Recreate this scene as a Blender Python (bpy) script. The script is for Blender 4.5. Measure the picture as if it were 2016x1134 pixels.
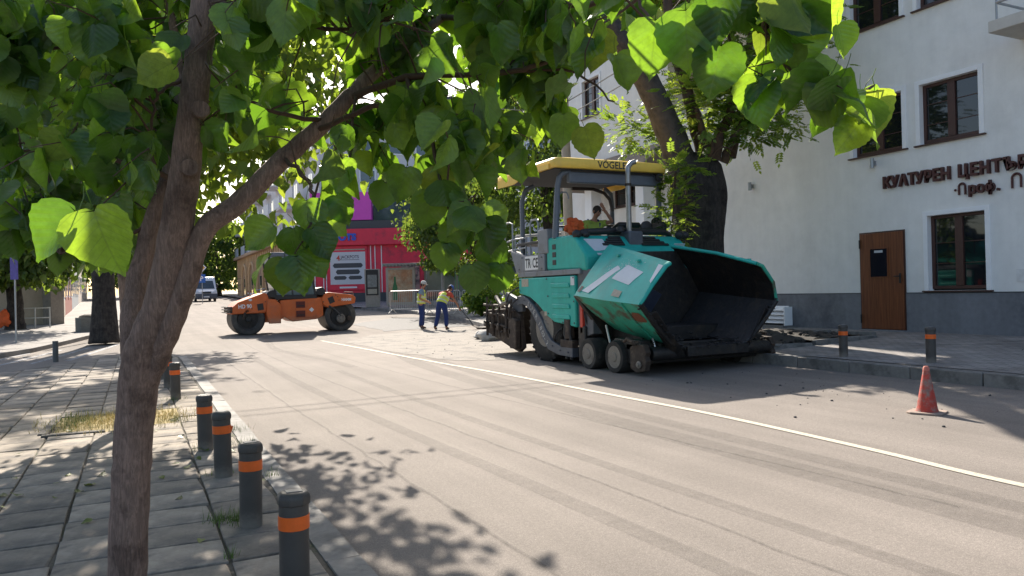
import bpy, bmesh, math, random
import numpy as np
from mathutils import Vector, Matrix, Euler
for o in list(bpy.data.objects): bpy.data.objects.remove(o)
SC = bpy.context.scene
COL = SC.collection
random.seed(7); RNG = np.random.default_rng(11)
rad = math.radians
# ------------------------------------------------------------------ camera
YAW, PITCH, ROLL, FPX, CAM_Z = rad(26.2), rad(0.19), rad(1.4), 1500.0, 1.4
CAM_R = Matrix.Rotation(-YAW, 3, 'Z') @ Matrix.Rotation(math.pi/2 + PITCH, 3, 'X') @ Matrix.Rotation(-ROLL, 3, 'Z')
cd = bpy.data.cameras.new('camera'); cam = bpy.data.objects.new('camera', cd); COL.objects.link(cam)
cd.sensor_width = 36.0; cd.lens = 36.0*FPX/2016.0; cd.clip_start = 0.05; cd.clip_end = 2000
cam.matrix_world = Matrix.Translation((0, 0, CAM_Z)) @ CAM_R.to_4x4()
SC.camera = cam
# ------------------------------------------------------------------ world, sun, exposure
SUN_EL = rad(36.0); SUN_H = Vector((0.192, 0.981, 0)).normalized()
w = bpy.data.worlds.new('World'); SC.world = w; w.use_nodes = True
wn = w.node_tree.nodes; bg = wn['Background']
sky = wn.new('ShaderNodeTexSky'); sky.sky_type = 'NISHITA'; sky.sun_disc = False
sky.sun_elevation = SUN_EL; sky.sun_rotation = math.atan2(SUN_H.x, SUN_H.y)
sky.air_density = 1.0; sky.dust_density = 2.2; sky.ozone_density = 1.0
w.node_tree.links.new(sky.outputs[0], bg.inputs[0]); bg.inputs[1].default_value = 0.10
sl = bpy.data.lights.new('sun', 'SUN'); sl.energy = 5.0; sl.angle = rad(0.6); sl.color = (1.0, 0.91, 0.79)
sun = bpy.data.objects.new('sun', sl); COL.objects.link(sun)
SUN_V = Vector((SUN_H.x*math.cos(SUN_EL), SUN_H.y*math.cos(SUN_EL), math.sin(SUN_EL)))
sun.rotation_euler = SUN_V.to_track_quat('Z', 'Y').to_euler()
SC.view_settings.view_transform = 'Standard'; SC.view_settings.look = 'None'
SC.view_settings.exposure = 1.18; SC.view_settings.gamma = 1.0
SC.view_settings.use_curve_mapping = False
SC.cycles.max_bounces = 8; SC.cycles.transparent_max_bounces = 12
SC.cycles.use_denoising = True

# ------------------------------------------------------------------ helpers
def gz(x, y):
    """height of the road surface"""
    c = x - 7.2
    z = 0.022*(c + math.sqrt(c*c + 1.0))/2 - 0.001
    r = min(max(0.0, y - 22.0), 100.0)
    return z + 0.020*r*r/(r + 6.0)
def P(px, py, d):
    """world point seen at photo pixel (px, py) at d metres from the camera plane"""
    return Vector((0, 0, CAM_Z)) + CAM_R @ Vector(((px-1008)/FPX, -(py-567)/FPX, -1.0))*d

class MB:
    def __init__(s): s.v = []; s.f = []
    def add(s, vs, fs):
        b = len(s.v); s.v += [tuple(p) for p in vs]; s.f += [tuple(b+i for i in f) for f in fs]; return s
    def box(s, x0, x1, y0, y1, z0, z1, m=None):
        vs = [Vector((x, y, z)) for x in (x0, x1) for y in (y0, y1) for z in (z0, z1)]
        if m is not None: vs = [m @ v for v in vs]
        return s.add(vs, [(0,1,3,2),(4,6,7,5),(0,4,5,1),(2,3,7,6),(0,2,6,4),(1,5,7,3)])
    def cbox(s, c, size, rot=(0,0,0)):
        m = Matrix.Translation(c) @ Euler(rot).to_matrix().to_4x4()
        return s.box(-size[0]/2, size[0]/2, -size[1]/2, size[1]/2, -size[2]/2, size[2]/2, m)
    def prism(s, poly, axis, a0, a1):
        """poly: 2-D outline; axis 'x' -> (y,z), 'y' -> (x,z), 'z' -> (x,y)"""
        def mk(p, a): return {'x': (a, p[0], p[1]), 'y': (p[0], a, p[1]), 'z': (p[0], p[1], a)}[axis]
        n = len(poly)
        vs = [mk(p, a0) for p in poly] + [mk(p, a1) for p in poly]
        return s.add(vs, [tuple(range(n)), tuple(range(2*n-1, n-1, -1))] + [(i, (i+1) % n, n+(i+1) % n, n+i) for i in range(n)])
    def loft(s, loops, close=True, cap=True):
        n = len(loops[0]); fs = []
        for k in range(len(loops)-1):
            for i in range(n if close else n-1):
                j = (i+1) % n
                fs.append((k*n+i, k*n+j, (k+1)*n+j, (k+1)*n+i))
        if cap and close:
            fs.append(tuple(range(n-1, -1, -1))); fs.append(tuple((len(loops)-1)*n+i for i in range(n)))
        return s.add([p for l in loops for p in l], fs)
    def tube(s, pts, r, seg=8, cap=True, squash=None):
        pts = [Vector(p) for p in pts]; n = len(pts)
        rs = r if isinstance(r, (list, tuple)) else [r]*n
        loops = []; up = None
        for i, p in enumerate(pts):
            t = (pts[min(i+1, n-1)] - pts[max(i-1, 0)]).normalized()
            if up is None:
                up = Vector((0,0,1)) if abs(t.z) < .9 else Vector((0,1,0))
            a = t.cross(up).normalized(); b = a.cross(t).normalized(); up = b
            loops.append([p + (a*math.cos(q)+b*math.sin(q))*rs[i] for q in [2*math.pi*k/seg for k in range(seg)]])
        return s.loft(loops, True, cap)
    def cyl(s, p0, p1, r0, r1=None, seg=16): return s.tube([p0, p1], [r0, r0 if r1 is None else r1], seg)
    def lathe(s, prof, seg=24, m=None, cap=True):
        """prof: (r, h) pairs round the local Z axis"""
        loops = [[Vector((r*math.cos(2*math.pi*k/seg), r*math.sin(2*math.pi*k/seg), h)) for k in range(seg)] for r, h in prof]
        if m is not None: loops = [[m @ p for p in l] for l in loops]
        return s.loft(loops, True, cap)
    def ell(s, c, r, seg=12, rings=8, m=None):
        c = Vector(c); loops = []
        for i in range(1, rings):
            th = math.pi*i/rings
            l = [Vector((r[0]*math.sin(th)*math.cos(2*math.pi*k/seg), r[1]*math.sin(th)*math.sin(2*math.pi*k/seg), -r[2]*math.cos(th))) for k in range(seg)]
            if m is not None: l = [m @ p for p in l]
            loops.append([p + c for p in l])
        return s.loft(loops, True, True)
    def quad(s, *p): return s.add(p, [tuple(range(len(p)))])
    def mesh(s, name):
        me = bpy.data.meshes.new(name); me.from_pydata([tuple(v) for v in s.v], [], s.f); me.update()
        return me
    def build(s, name, mat, parent=None, smooth=False, bevel=0.0, seg=2, loc=None, angle=40, solid=0.0):
        me = s.mesh(name)
        bm = bmesh.new(); bm.from_mesh(me); bmesh.ops.recalc_face_normals(bm, faces=bm.faces); bm.to_mesh(me); bm.free()
        return obj(name, me, mat, parent, smooth, bevel, seg, loc, angle, solid)
def obj(name, me, mat, parent=None, smooth=False, bevel=0.0, seg=2, loc=None, angle=40, solid=0.0):
    o = bpy.data.objects.new(name, me); COL.objects.link(o)
    if mat is not None: me.materials.append(mat)
    if parent is not None: o.parent = parent
    if loc is not None: o.location = loc
    if solid:
        md = o.modifiers.new('solid', 'SOLIDIFY'); md.thickness = solid; md.offset = 0
    if bevel:
        md = o.modifiers.new('bevel', 'BEVEL'); md.width = bevel; md.segments = seg; md.limit_method = 'ANGLE'; md.angle_limit = rad(35)
    if smooth or bevel:
        for p in me.polygons: p.use_smooth = True
        me.set_sharp_from_angle(angle=rad(angle))
    return o
def tag(o, label=None, cat=None, group=None, kind=None):
    if label: o['label'] = label
    if cat: o['category'] = cat
    if group: o['group'] = group
    if kind: o['kind'] = kind
    return o
def thing(name, label, cat, loc=(0,0,0), rz=0.0, group=None):
    o = bpy.data.objects.new(name, None); COL.objects.link(o)
    o.location = loc; o.rotation_euler = (0, 0, rz); o.empty_display_size = .2
    return tag(o, label, cat, group)
def copy_tree(o, parent=None):
    c = o.copy(); COL.objects.link(c)
    if parent is not None: c.parent = parent
    for ch in [k for k in CH.get(o.name, o.children)]: copy_tree(ch, c)
    return c
CH = {}
def text(name, s, size, mat, parent, m, extrude=.004, bold=0.0, align='LEFT', space=1.0, sx=1.0, shear=0.0):
    cu = bpy.data.curves.new('t', 'FONT'); cu.body = s; cu.size = size; cu.extrude = extrude; cu.offset = bold
    cu.align_x = align; cu.space_character = space; cu.resolution_u = 3; cu.shear = shear
    t = bpy.data.objects.new('t', cu); COL.objects.link(t)
    dg = bpy.context.evaluated_depsgraph_get(); dg.update()
    me = bpy.data.meshes.new_from_object(t.evaluated_get(dg))
    bpy.data.objects.remove(t); me.name = name
    me.transform(m @ Matrix.Diagonal((sx, 1, 1, 1)))
    me.materials.clear()
    return obj(name, me, mat, parent)
def frame_m(origin, xdir, ydir):
    """matrix whose local X/Y axes run along xdir/ydir (for flat lettering on a face)"""
    x = Vector(xdir).normalized(); y = Vector(ydir); z = x.cross(y).normalized(); y = z.cross(x)
    m = Matrix((x, y, z)).transposed().to_4x4(); m.translation = Vector(origin); return m

# ------------------------------------------------------------------ materials
MATS = {}
def mat(name, col, rough=.7, metal=0.0, var=.15, scale=8.0, bump=0.0, bscale=None, col2=None, c2=(.45,.65), s2=2.0, spec=.5, coat=0.0, detail=6, coords='Object', emis=None):
    """base colour with fine noise variation, optional second colour in large blotches (dirt, wear), optional relief"""
    if name in MATS: return MATS[name]
    m = bpy.data.materials.new(name); m.use_nodes = True; MATS[name] = m
    nt = m.node_tree; N = nt.nodes; L = nt.links; b = N['Principled BSDF']
    b.inputs['Roughness'].default_value = rough; b.inputs['Metallic'].default_value = metal
    b.inputs['Specular IOR Level'].default_value = spec
    if coat: b.inputs['Coat Weight'].default_value = coat; b.inputs['Coat Roughness'].default_value = .15
    tc = N.new('ShaderNodeTexCoord'); co = tc.outputs[coords]
    n1 = N.new('ShaderNodeTexNoise'); n1.inputs['Scale'].default_value = scale; n1.inputs['Detail'].default_value = detail; n1.inputs['Roughness'].default_value = .65
    L.new(co, n1.inputs['Vector'])
    mr = N.new('ShaderNodeMapRange'); mr.inputs[1].default_value = .25; mr.inputs[2].default_value = .75
    mr.inputs[3].default_value = 1-var; mr.inputs[4].default_value = 1+var
    L.new(n1.outputs[0], mr.inputs[0])
    mul = N.new('ShaderNodeVectorMath'); mul.operation = 'SCALE'
    if col2 is not None:
        n2 = N.new('ShaderNodeTexNoise'); n2.inputs['Scale'].default_value = s2; n2.inputs['Detail'].default_value = 8; n2.inputs['Roughness'].default_value = .7
        L.new(co, n2.inputs['Vector'])
        r2 = N.new('ShaderNodeMapRange'); r2.interpolation_type = 'SMOOTHSTEP'; r2.inputs[1].default_value = c2[0]; r2.inputs[2].default_value = c2[1]
        L.new(n2.outputs[0], r2.inputs[0])
        mx = N.new('ShaderNodeMix'); mx.data_type = 'RGBA'
        mx.inputs[6].default_value = (*col, 1); mx.inputs[7].default_value = (*col2, 1)
        L.new(r2.outputs[0], mx.inputs[0]); L.new(mx.outputs[2], mul.inputs[0])
    else:
        mul.inputs[0].default_value = col
    L.new(mr.outputs[0], mul.inputs['Scale']); L.new(mul.outputs[0], b.inputs['Base Color'])
    if bump:
        bn = N.new('ShaderNodeTexNoise'); bn.inputs['Scale'].default_value = bscale or scale*3; bn.inputs['Detail'].default_value = 5
        L.new(co, bn.inputs['Vector'])
        bp = N.new('ShaderNodeBump'); bp.inputs['Strength'].default_value = 1.0; bp.inputs['Distance'].default_value = bump
        L.new(bn.outputs[0], bp.inputs['Height']); L.new(bp.outputs[0], b.inputs['Normal'])
    if emis:
        b.inputs['Emission Color'].default_value = (*emis[:3], 1); b.inputs['Emission Strength'].default_value = emis[3]
    return m
def glass_mat(name, col=(.02,.025,.03), rough=.05):
    m = mat(name, col, rough, spec=.9, var=.05); return m
# ------------------------------------------------------------------ ground materials
def asphalt_mat():
    m = bpy.data.materials.new('asphalt'); m.use_nodes = True; nt = m.node_tree; N = nt.nodes; L = nt.links; b = N['Principled BSDF']
    tc = N.new('ShaderNodeTexCoord')
    def noise(scale, detail=6, vec=None, rough=.6):
        n = N.new('ShaderNodeTexNoise'); n.inputs['Scale'].default_value = scale; n.inputs['Detail'].default_value = detail; n.inputs['Roughness'].default_value = rough
        L.new(vec or tc.outputs['Object'], n.inputs['Vector']); return n.outputs[0]
    def rng(s, a, b_, c, d):
        r = N.new('ShaderNodeMapRange'); r.inputs[1].default_value = a; r.inputs[2].default_value = b_; r.inputs[3].default_value = c; r.inputs[4].default_value = d
        L.new(s, r.inputs[0]); return r.outputs[0]
    def mul(a, b_):
        k = N.new('ShaderNodeMath'); k.operation = 'MULTIPLY'; L.new(a, k.inputs[0]); L.new(b_, k.inputs[1]); return k.outputs[0]
    mp = N.new('ShaderNodeMapping'); mp.inputs['Scale'].default_value = (1.3, .05, 1); mp.inputs['Rotation'].default_value = (0, 0, rad(2)); L.new(tc.outputs['Object'], mp.inputs['Vector'])
    streak = rng(noise(1.6, 5, mp.outputs[0]), .3, .7, .86, 1.12)
    grain = rng(noise(160, 3), .3, .7, .72, 1.28)
    grain2 = rng(noise(38, 4), .3, .7, .9, 1.1)
    blot = rng(noise(.55, 6), .3, .7, .88, 1.1)
    # darker fine patches where the milled, freshly tacked lane lies
    vor = N.new('ShaderNodeTexVoronoi'); vor.inputs['Scale'].default_value = 95; L.new(tc.outputs['Object'], vor.inputs['Vector'])
    chip = rng(vor.outputs['Distance'], .05, .55, 1.16, .88)
    k = mul(mul(mul(streak, grain), mul(grain2, blot)), chip)
    sc = N.new('ShaderNodeVectorMath'); sc.operation = 'SCALE'; sc.inputs[0].default_value = (.226, .201, .180); L.new(k, sc.inputs['Scale'])
    L.new(sc.outputs[0], b.inputs['Base Color'])
    b.inputs['Roughness'].default_value = .92; b.inputs['Specular IOR Level'].default_value = .2
    bp = N.new('ShaderNodeBump'); bp.inputs['Distance'].default_value = .0035; bp.inputs['Strength'].default_value = .9
    L.new(noise(120, 4), bp.inputs['Height']); L.new(bp.outputs[0], b.inputs['Normal'])
    return m
M_ASPH = asphalt_mat(); MATS['asphalt'] = M_ASPH
M_MILLED = mat('milled_asphalt', (.23,.21,.185), .95, var=.35, scale=26, bump=.02, bscale=14, col2=(.15,.14,.13), c2=(.5,.62), s2=1.7)
M_DARKASPH = mat('fresh_asphalt', (.06,.06,.062), .85, var=.3, scale=60, bump=.006, bscale=90)
M_TYRE = None
def film_mat(name, col, lo, hi, amt, sc, stretch=(1,1,1)):
    """a thin worn film (tyre rubber, dust, paint) that lets the surface below show through"""
    m = bpy.data.materials.new(name); m.use_nodes = True; nt = m.node_tree; N = nt.nodes; L = nt.links; b = N['Principled BSDF']
    b.inputs['Base Color'].default_value = (*col, 1); b.inputs['Roughness'].default_value = .85
    tc = N.new('ShaderNodeTexCoord'); mp = N.new('ShaderNodeMapping'); mp.inputs['Scale'].default_value = stretch; L.new(tc.outputs['Object'], mp.inputs[0])
    n = N.new('ShaderNodeTexNoise'); n.inputs['Scale'].default_value = sc; n.inputs['Detail'].default_value = 7; n.inputs['Roughness'].default_value = .75; L.new(mp.outputs[0], n.inputs[0])
    r = N.new('ShaderNodeMapRange'); r.inputs[1].default_value = lo; r.inputs[2].default_value = hi; r.inputs[3].default_value = 0; r.inputs[4].default_value = amt; L.new(n.outputs[0], r.inputs[0])
    L.new(r.outputs[0], b.inputs['Alpha']); return m
M_TYREMARK = film_mat('tyre_rubber_film', (.10,.09,.08), .2, .8, .32, 9)
M_LINE = film_mat('line_paint', (.52,.48,.385), .25, .46, .92, 26)
M_ZEBRA = film_mat('zebra_paint', (.6,.61,.63), .3, .6, .6, 9)
M_SLAB = mat('concrete_slab', (.315,.275,.228), .92, var=.22, spec=.2, scale=14, bump=.002, bscale=60, col2=(.17,.155,.14), c2=(.42,.66), s2=2.2)
# each slab its own tone
def per_object_tone(m, lo, hi):
    nt = m.node_tree; N = nt.nodes; L = nt.links; b = N['Principled BSDF']; lk = b.inputs['Base Color'].links[0]; src = lk.from_socket
    oi = N.new('ShaderNodeObjectInfo'); r = N.new('ShaderNodeMapRange'); r.inputs[3].default_value = lo; r.inputs[4].default_value = hi
    L.new(oi.outputs['Random'], r.inputs[0]); s = N.new('ShaderNodeVectorMath'); s.operation = 'SCALE'
    L.new(src, s.inputs[0]); L.new(r.outputs[0], s.inputs['Scale']); L.new(s.outputs[0], b.inputs['Base Color'])
per_object_tone(M_SLAB, .72, 1.2)
M_JOINT = mat('joint_soil', (.105,.093,.076), .95, var=.3, scale=30, bump=.004, bscale=60, col2=(.06,.075,.03), c2=(.52,.66), s2=4)
M_KERB = mat('kerb_stone', (.27,.26,.245), .85, var=.2, scale=18, bump=.003, bscale=50, col2=(.16,.155,.145), c2=(.48,.66), s2=2.5)
per_object_tone(M_KERB, .6, .86)
M_EARTH = mat('earth', (.12,.105,.085), .95, var=.3, scale=6, bump=.02, bscale=12)
M_SOIL = mat('dark_soil', (.045,.04,.034), .95, var=.45, scale=30, bump=.01, bscale=40)
def paver_mat():
    """small concrete paving blocks on the right pavement"""
    m = bpy.data.materials.new('paving_blocks'); m.use_nodes = True; nt = m.node_tree; N = nt.nodes; L = nt.links; b = N['Principled BSDF']
    tc = N.new('ShaderNodeTexCoord'); mp = N.new('ShaderNodeMapping'); mp.inputs['Rotation'].default_value = (0, 0, rad(90)); L.new(tc.outputs['Object'], mp.inputs[0])
    br = N.new('ShaderNodeTexBrick'); br.inputs['Scale'].default_value = 1.0; br.inputs['Brick Width'].default_value = .2; br.inputs['Row Height'].default_value = .1
    br.inputs['Mortar Size'].default_value = .006; br.inputs['Mortar Smooth'].default_value = .3; br.inputs['Bias'].default_value = 0
    br.inputs['Color1'].default_value = (.215,.2,.19,1); br.inputs['Color2'].default_value = (.30,.28,.265,1); br.inputs['Mortar'].default_value = (.085,.08,.072,1)
    L.new(mp.outputs[0], br.inputs[0])
    n = N.new('ShaderNodeTexNoise'); n.inputs['Scale'].default_value = 1.4; n.inputs['Detail'].default_value = 8; L.new(tc.outputs['Object'], n.inputs[0])
    r = N.new('ShaderNodeMapRange'); r.inputs[1].default_value = .3; r.inputs[2].default_value = .7; r.inputs[3].default_value = .72; r.inputs[4].default_value = 1.2; L.new(n.outputs[0], r.inputs[0])
    s = N.new('ShaderNodeVectorMath'); s.operation = 'SCALE'; L.new(br.outputs[0], s.inputs[0]); L.new(r.outputs[0], s.inputs['Scale']); L.new(s.outputs[0], b.inputs['Base Color'])
    b.inputs['Roughness'].default_value = .85
    bp = N.new('ShaderNodeBump'); bp.inputs['Distance'].default_value = .006; bp.invert = True; L.new(br.outputs['Fac'], bp.inputs['Height']); L.new(bp.outputs[0], b.inputs['Normal'])
    return m
M_BLOCKS = paver_mat()

# ------------------------------------------------------------------ ground and road sheets
def sheet(name, xs, ys, zf, material, kind='structure'):
    vs = [(x, y, zf(x, y)) for y in ys for x in xs]; n = len(xs)
    fs = [(j*n+i, j*n+i+1, (j+1)*n+i+1, (j+1)*n+i) for j in range(len(ys)-1) for i in range(n-1)]
    me = bpy.data.meshes.new(name); me.from_pydata(vs, [], fs); me.update()
    o = obj(name, me, material, smooth=True, angle=80); return tag(o, kind=kind)
def gzc(x, y): return gz(min(x, 9.6), y)
gxs = [-600,-250,-120,-60,-30,-15,-8,-4,0,3,5,7,9.6,14,20,30,60,120,250,600]
gys = [-60,-30,-15,-8,0,8,15,22,26,30,35,40,46,54,64,78,95,120,160,230,350,600,1000]
sheet('ground', gxs, gys, lambda x, y: gzc(x, y) - .05, M_EARTH)
sheet('road', [-40,-20,-10,-6,-3,-1,1,3,4,5,6,7,8,9,9.62,11,14,20,30], [-12,-6,0,4,8,12,16,20,22,24,26,28,31,34,38,42,47,53,60,70,82,100,130,170], gzc, M_ASPH)
def ribbon(name, pts, wd, dz, material, kind='structure', label=None):
    """a flat band along pts (x, y) lying dz above the road"""
    pts = [Vector((p[0], p[1], 0)) for p in pts]; n = len(pts); vs = []; fs = []
    for i, p in enumerate(pts):
        t = (pts[min(i+1, n-1)] - pts[max(i-1, 0)]).normalized(); a = Vector((t.y, -t.x, 0))
        ww = wd[i] if isinstance(wd, (list, tuple)) else wd
        for s in (-.5, .5):
            q = p + a*ww*s; vs.append((q.x, q.y, gzc(q.x, q.y) + dz))
    fs = [(2*i, 2*i+1, 2*i+3, 2*i+2) for i in range(n-1)]
    me = bpy.data.meshes.new(name); me.from_pydata(vs, [], fs); me.update()
    return tag(obj(name, me, material), kind=kind)
def spline(pts, k=8):
    out = []; n = len(pts)
    for i in range(n-1):
        p0, p1, p2, p3 = [Vector(pts[max(0, min(n-1, i+j))]) for j in (-1, 0, 1, 2)]
        for q in range(k):
            t = q/k
            out.append(.5*((2*p1) + (p2-p0)*t + (2*p0-5*p1+4*p2-p3)*t*t + (3*p1-p0-3*p2+p3)*t**3))
    out.append(Vector(pts[-1])); return out
ribbon('centre_line', spline([(5.15,-6),(5.25,0),(5.32,3.1),(5.45,4.4),(5.57,6.5),(5.53,8.4),(5.48,11.4),(5.32,14.6),(5.14,19.9),(5.02,23.5)], 6), .09, .006, M_LINE)
# tyre marks swept across the lane by turning machines
for pts, wd in [([(3.6,24.5),(3.25,21),(3.4,18.5),(3.65,16.5),(3.7,14.5)], .22),
                ([(6.3,22.6),(5.6,18),(5.0,14.6),(4.72,11.6),(4.55,8.6),(4.45,5.6),(4.4,2.6),(4.3,0)], .34),
                ([(6.9,22),(6.1,17.6),(5.45,14.2),(5.12,11.4),(4.95,8.6),(4.85,5.6),(4.8,2.6)], .24),
                ([(2.4,20),(2.3,14),(2.35,9),(2.5,5),(2.6,2)], .16),([(3.3,14),(3.25,9),(3.3,5),(3.4,2)], .14)]:
    ribbon('tyre_mark', spline(pts, 8), wd, .004, M_TYREMARK)
for pts in ([(2.9,26),(2.75,18),(2.8,10),(3.0,3),(3.05,-2)],[(1.75,22),(1.7,12),(1.8,4),(1.85,-2)],[(4.1,23),(4.05,16),(4.2,9),(4.5,3)]):
    ribbon('asphalt_seam', [q + Vector((random.gauss(0,.008),0,0)) for q in spline([(a,b,0) for a, b in pts], 30)], .028, .005, film_mat('seam_film', (.05,.045,.04), .3, .7, .4, 14))
# milled strip and fresh patch behind the paver, in front of the two workers
def patch(name, poly, dz, material, zf=gzc, kind='structure'):
    cx = sum(p[0] for p in poly)/len(poly); cy = sum(p[1] for p in poly)/len(poly)
    vs = [(cx, cy, zf(cx, cy)+dz)]; n = len(poly)
    for ring in (.5, 1.0):
        for p in poly:
            x = cx + (p[0]-cx)*ring; y = cy + (p[1]-cy)*ring; vs.append((x, y, zf(x, y)+dz))
    fs = [(0, 1+i, 1+(i+1) % n) for i in range(n)] + [(1+i, 1+n+i, 1+n+(i+1) % n, 1+(i+1) % n) for i in range(n)]
    me = bpy.data.meshes.new(name); me.from_pydata(vs, [], fs); me.update()
    return tag(obj(name, me, material), kind=kind)
def ragged(poly, k=6, amp=.12):
    out = []; n = len(poly)
    for i in range(n):
        a, b = Vector(poly[i]), Vector(poly[(i+1) % n])
        for q in range(k): out.append(tuple(a.lerp(b, q/k) + Vector((random.uniform(-amp, amp), random.uniform(-amp, amp)))))
    return out
patch('milled_strip', ragged([(5.7,14.4),(6.6,13.9),(9.3,14.5),(9.3,19.5),(10.2,23.5),(11.0,26.2),(7.0,25.0),(5.4,22.0),(5.5,18)], 6, .1), .005, M_MILLED)
patch('fresh_asphalt_patch', ragged([(7.9,26.2),(11.4,26.6),(12.8,32),(13.0,35),(10.6,34.5),(8.0,31.5)], 6, .16), .007, M_DARKASPH)
# zebra bars across the side street on the left
for k in range(6):
    x0 = -4.4 + k*.7
    ribbon('zebra_bar', [(x0-.6, 18.6+k*.42), (x0-.1, 21.0+k*.55), (x0+.35, 23.0+k*.7)], .13, .006, M_ZEBRA)

# ------------------------------------------------------------------ left pavement: square concrete slabs
SLAB = .42
def left_edge_end(x):   # where the pavement stops at the side street
    if x < -.5: return 21.3 + (x+.5)*1.62
    return 21.4 - max(0, x-.1)*1.5
lp = patch('left_pavement', [(-9,-6),(.86,-6),(.86,19.8),(.4,21.3),(-.5,21.2),(-2.6,17.9),(-5,14.0),(-9,12)], .005, M_JOINT)
lp.name = 'left_pavement'
def in_pit(x, y): return -.84 < x < .38 and 9.12 < y < 10.5
slabs = []
nx = int((.84+9)/SLAB); j0 = -4
for i in range(0, 22):
    for j in range(-4, 52):
        x1 = .83 - i*SLAB; x0 = x1 - SLAB; y0 = j*SLAB + .05; cx, cy = (x0+x1)/2, y0+SLAB/2
        if cy + .3 > left_edge_end(cx) or in_pit(cx, cy) or x0 < -8.9: continue
        dpt = cx*math.sin(YAW) + cy*math.cos(YAW); lat = cx*math.cos(YAW) - cy*math.sin(YAW)
        vis = dpt > 2.6 and abs(lat/dpt) < .75 and dpt < 25 and (1.4/dpt*1500 < 640)
        slabs.append((not vis, dpt, cx, cy))
slabs.sort()
def slab_mesh(seed):
    r = random.Random(seed); h = SLAB/2 - .006 - r.uniform(0, .004); c = .012
    def rim(k, z): 
        return [(sx*(h-k) + r.uniform(-.002,.002), sy*(h-k) + r.uniform(-.002,.002), z) for sx, sy in ((-1,-1),(1,-1),(1,1),(-1,1))]
    chip = r.random() < .5
    a = rim(0, -.05); b = rim(0, .016); t = rim(.006, .02)
    if chip:
        k = r.randrange(4); b[k] = (b[k][0]*.93, b[k][1]*.95, b[k][2]-.006); t[k] = (t[k][0]*.9, t[k][1]*.93, t[k][2]-.003)
    m = MB().loft([a, b, t], True, True); me = m.mesh('slab'); me.materials.append(M_SLAB); return me
SM = [slab_mesh(k) for k in range(10)]
rest = MB()
for k, (nv, dpt, cx, cy) in enumerate(slabs):
    tilt = (random.gauss(0, .008), random.gauss(0, .008), random.gauss(0, .008)); dz = random.gauss(0, .0025)
    if k < 300 and not nv:
        o = bpy.data.objects.new('slab', SM[k % 10]); COL.objects.link(o); o.parent = lp
        o.location = (cx, cy, dz); o.rotation_euler = tilt
    else:
        h = SLAB/2 - .007
        rest.box(-h, h, -h, h, -.05, .02, Matrix.Translation((cx, cy, dz)) @ Euler(tilt).to_matrix().to_4x4())
if rest.v: tag(rest.build('slabs_beyond', M_SLAB, lp), kind='stuff')
# flush kerb stones along the left pavement
kerb = patch('left_kerb', [(.84,-6),(1.04,-6),(1.04,19.8),(.84,19.8)], -.008, M_JOINT); kerb.name = 'left_kerb'
ks = []
for k in range(4):
    m = MB().box(-.088, .088, -.492, .492, -.1, .012 + .0015*k); me = m.mesh('kerb_stone'); me.materials.append(M_KERB); ks.append(me)
for k in range(0, 26):
    o = bpy.data.objects.new('kerb_stone', ks[k % 4]); COL.objects.link(o); o.parent = kerb
    o.location = (.945 + random.gauss(0, .006), -5.5 + k*1.0, random.gauss(0, .003)); o.rotation_euler = (random.gauss(0,.006), random.gauss(0,.02), random.gauss(0,.008))

# ------------------------------------------------------------------ right pavement with bus bay
EDGE = [(9.5,-12),(9.5,0),(9.5,8),(9.5,14),(9.55,17.5),(10.1,21),(11.1,25),(12.3,30),(12.95,33.5),(13.0,37),(12.9,41),(12.4,45),(11.0,48.5),(9.8,51),(9.4,54),(9.4,62),(9.4,75),(9.4,95),(9.4,125)]
def edge_x(y):
    for (xa, ya), (xb, yb) in zip(EDGE, EDGE[1:]):
        if ya <= y <= yb: return xa + (xb-xa)*(y-ya)/(yb-ya)
    return 9.5
def rz_side(x, y):
    e = edge_x(y); d = max(0.0, x - e); return gzc(e, y) + .17 + min(.036*d, .17)
vs = []; fs = []; offs = [.18, 1.0, 2.2, 4.5, 9, 20]
ysr = [-12,-6,0,4,8,11,14,17.5,19,21,23,25,27.5,30,33.5,37,41,45,48.5,51,54,62,75,95,125]
for y in ysr:
    e = edge_x(y)
    for d in offs: vs.append((e+d, y, rz_side(e+d, y)))
n = len(offs)
fs = [(j*n+i, j*n+i+1, (j+1)*n+i+1, (j+1)*n+i) for j in range(len(ysr)-1) for i in range(n-1)]
me = bpy.data.meshes.new('right_pavement'); me.from_pydata(vs, [], fs); me.update(); tag(obj('right_pavement', me, M_BLOCKS, smooth=True), kind='structure')
rk = bpy.data.objects.new('right_kerb', None); COL.objects.link(rk); tag(rk, kind='structure')
# kerb stones follow the edge
acc = [Vector((p[0], p[1], 0)) for p in EDGE]
def along(step):
    out = []; rem = 0.0
    for a, b in zip(acc, acc[1:]):
        L_ = (b-a).length; t = rem
        while t < L_: out.append(a.lerp(b, t/L_)); t += step
        rem = t - L_
    return out
kp = along(1.0)
for i in range(len(kp)-1):
    a, b = kp[i], kp[i+1]
    if a.y > 60: break
    d = (b-a); ang = math.atan2(d.y, d.x); Ls = d.length
    za, zb = gzc(a.x, a.y), gzc(b.x, b.y)
    drop = -.09 if 45.2 < a.y < 46.8 else 0
    m = MB().box(0, Ls-.012, -.19, 0, -.15, .17+drop, Matrix.Rotation(0, 4, 'Z'))
    o = m.build('kerb_stone', M_KERB, rk, bevel=.012, seg=2)
    o.location = (a.x, a.y, za + random.gauss(0, .004)); o.rotation_euler = (random.gauss(0,.01), -math.atan2(zb-za, Ls), ang + random.gauss(0,.006))

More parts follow.
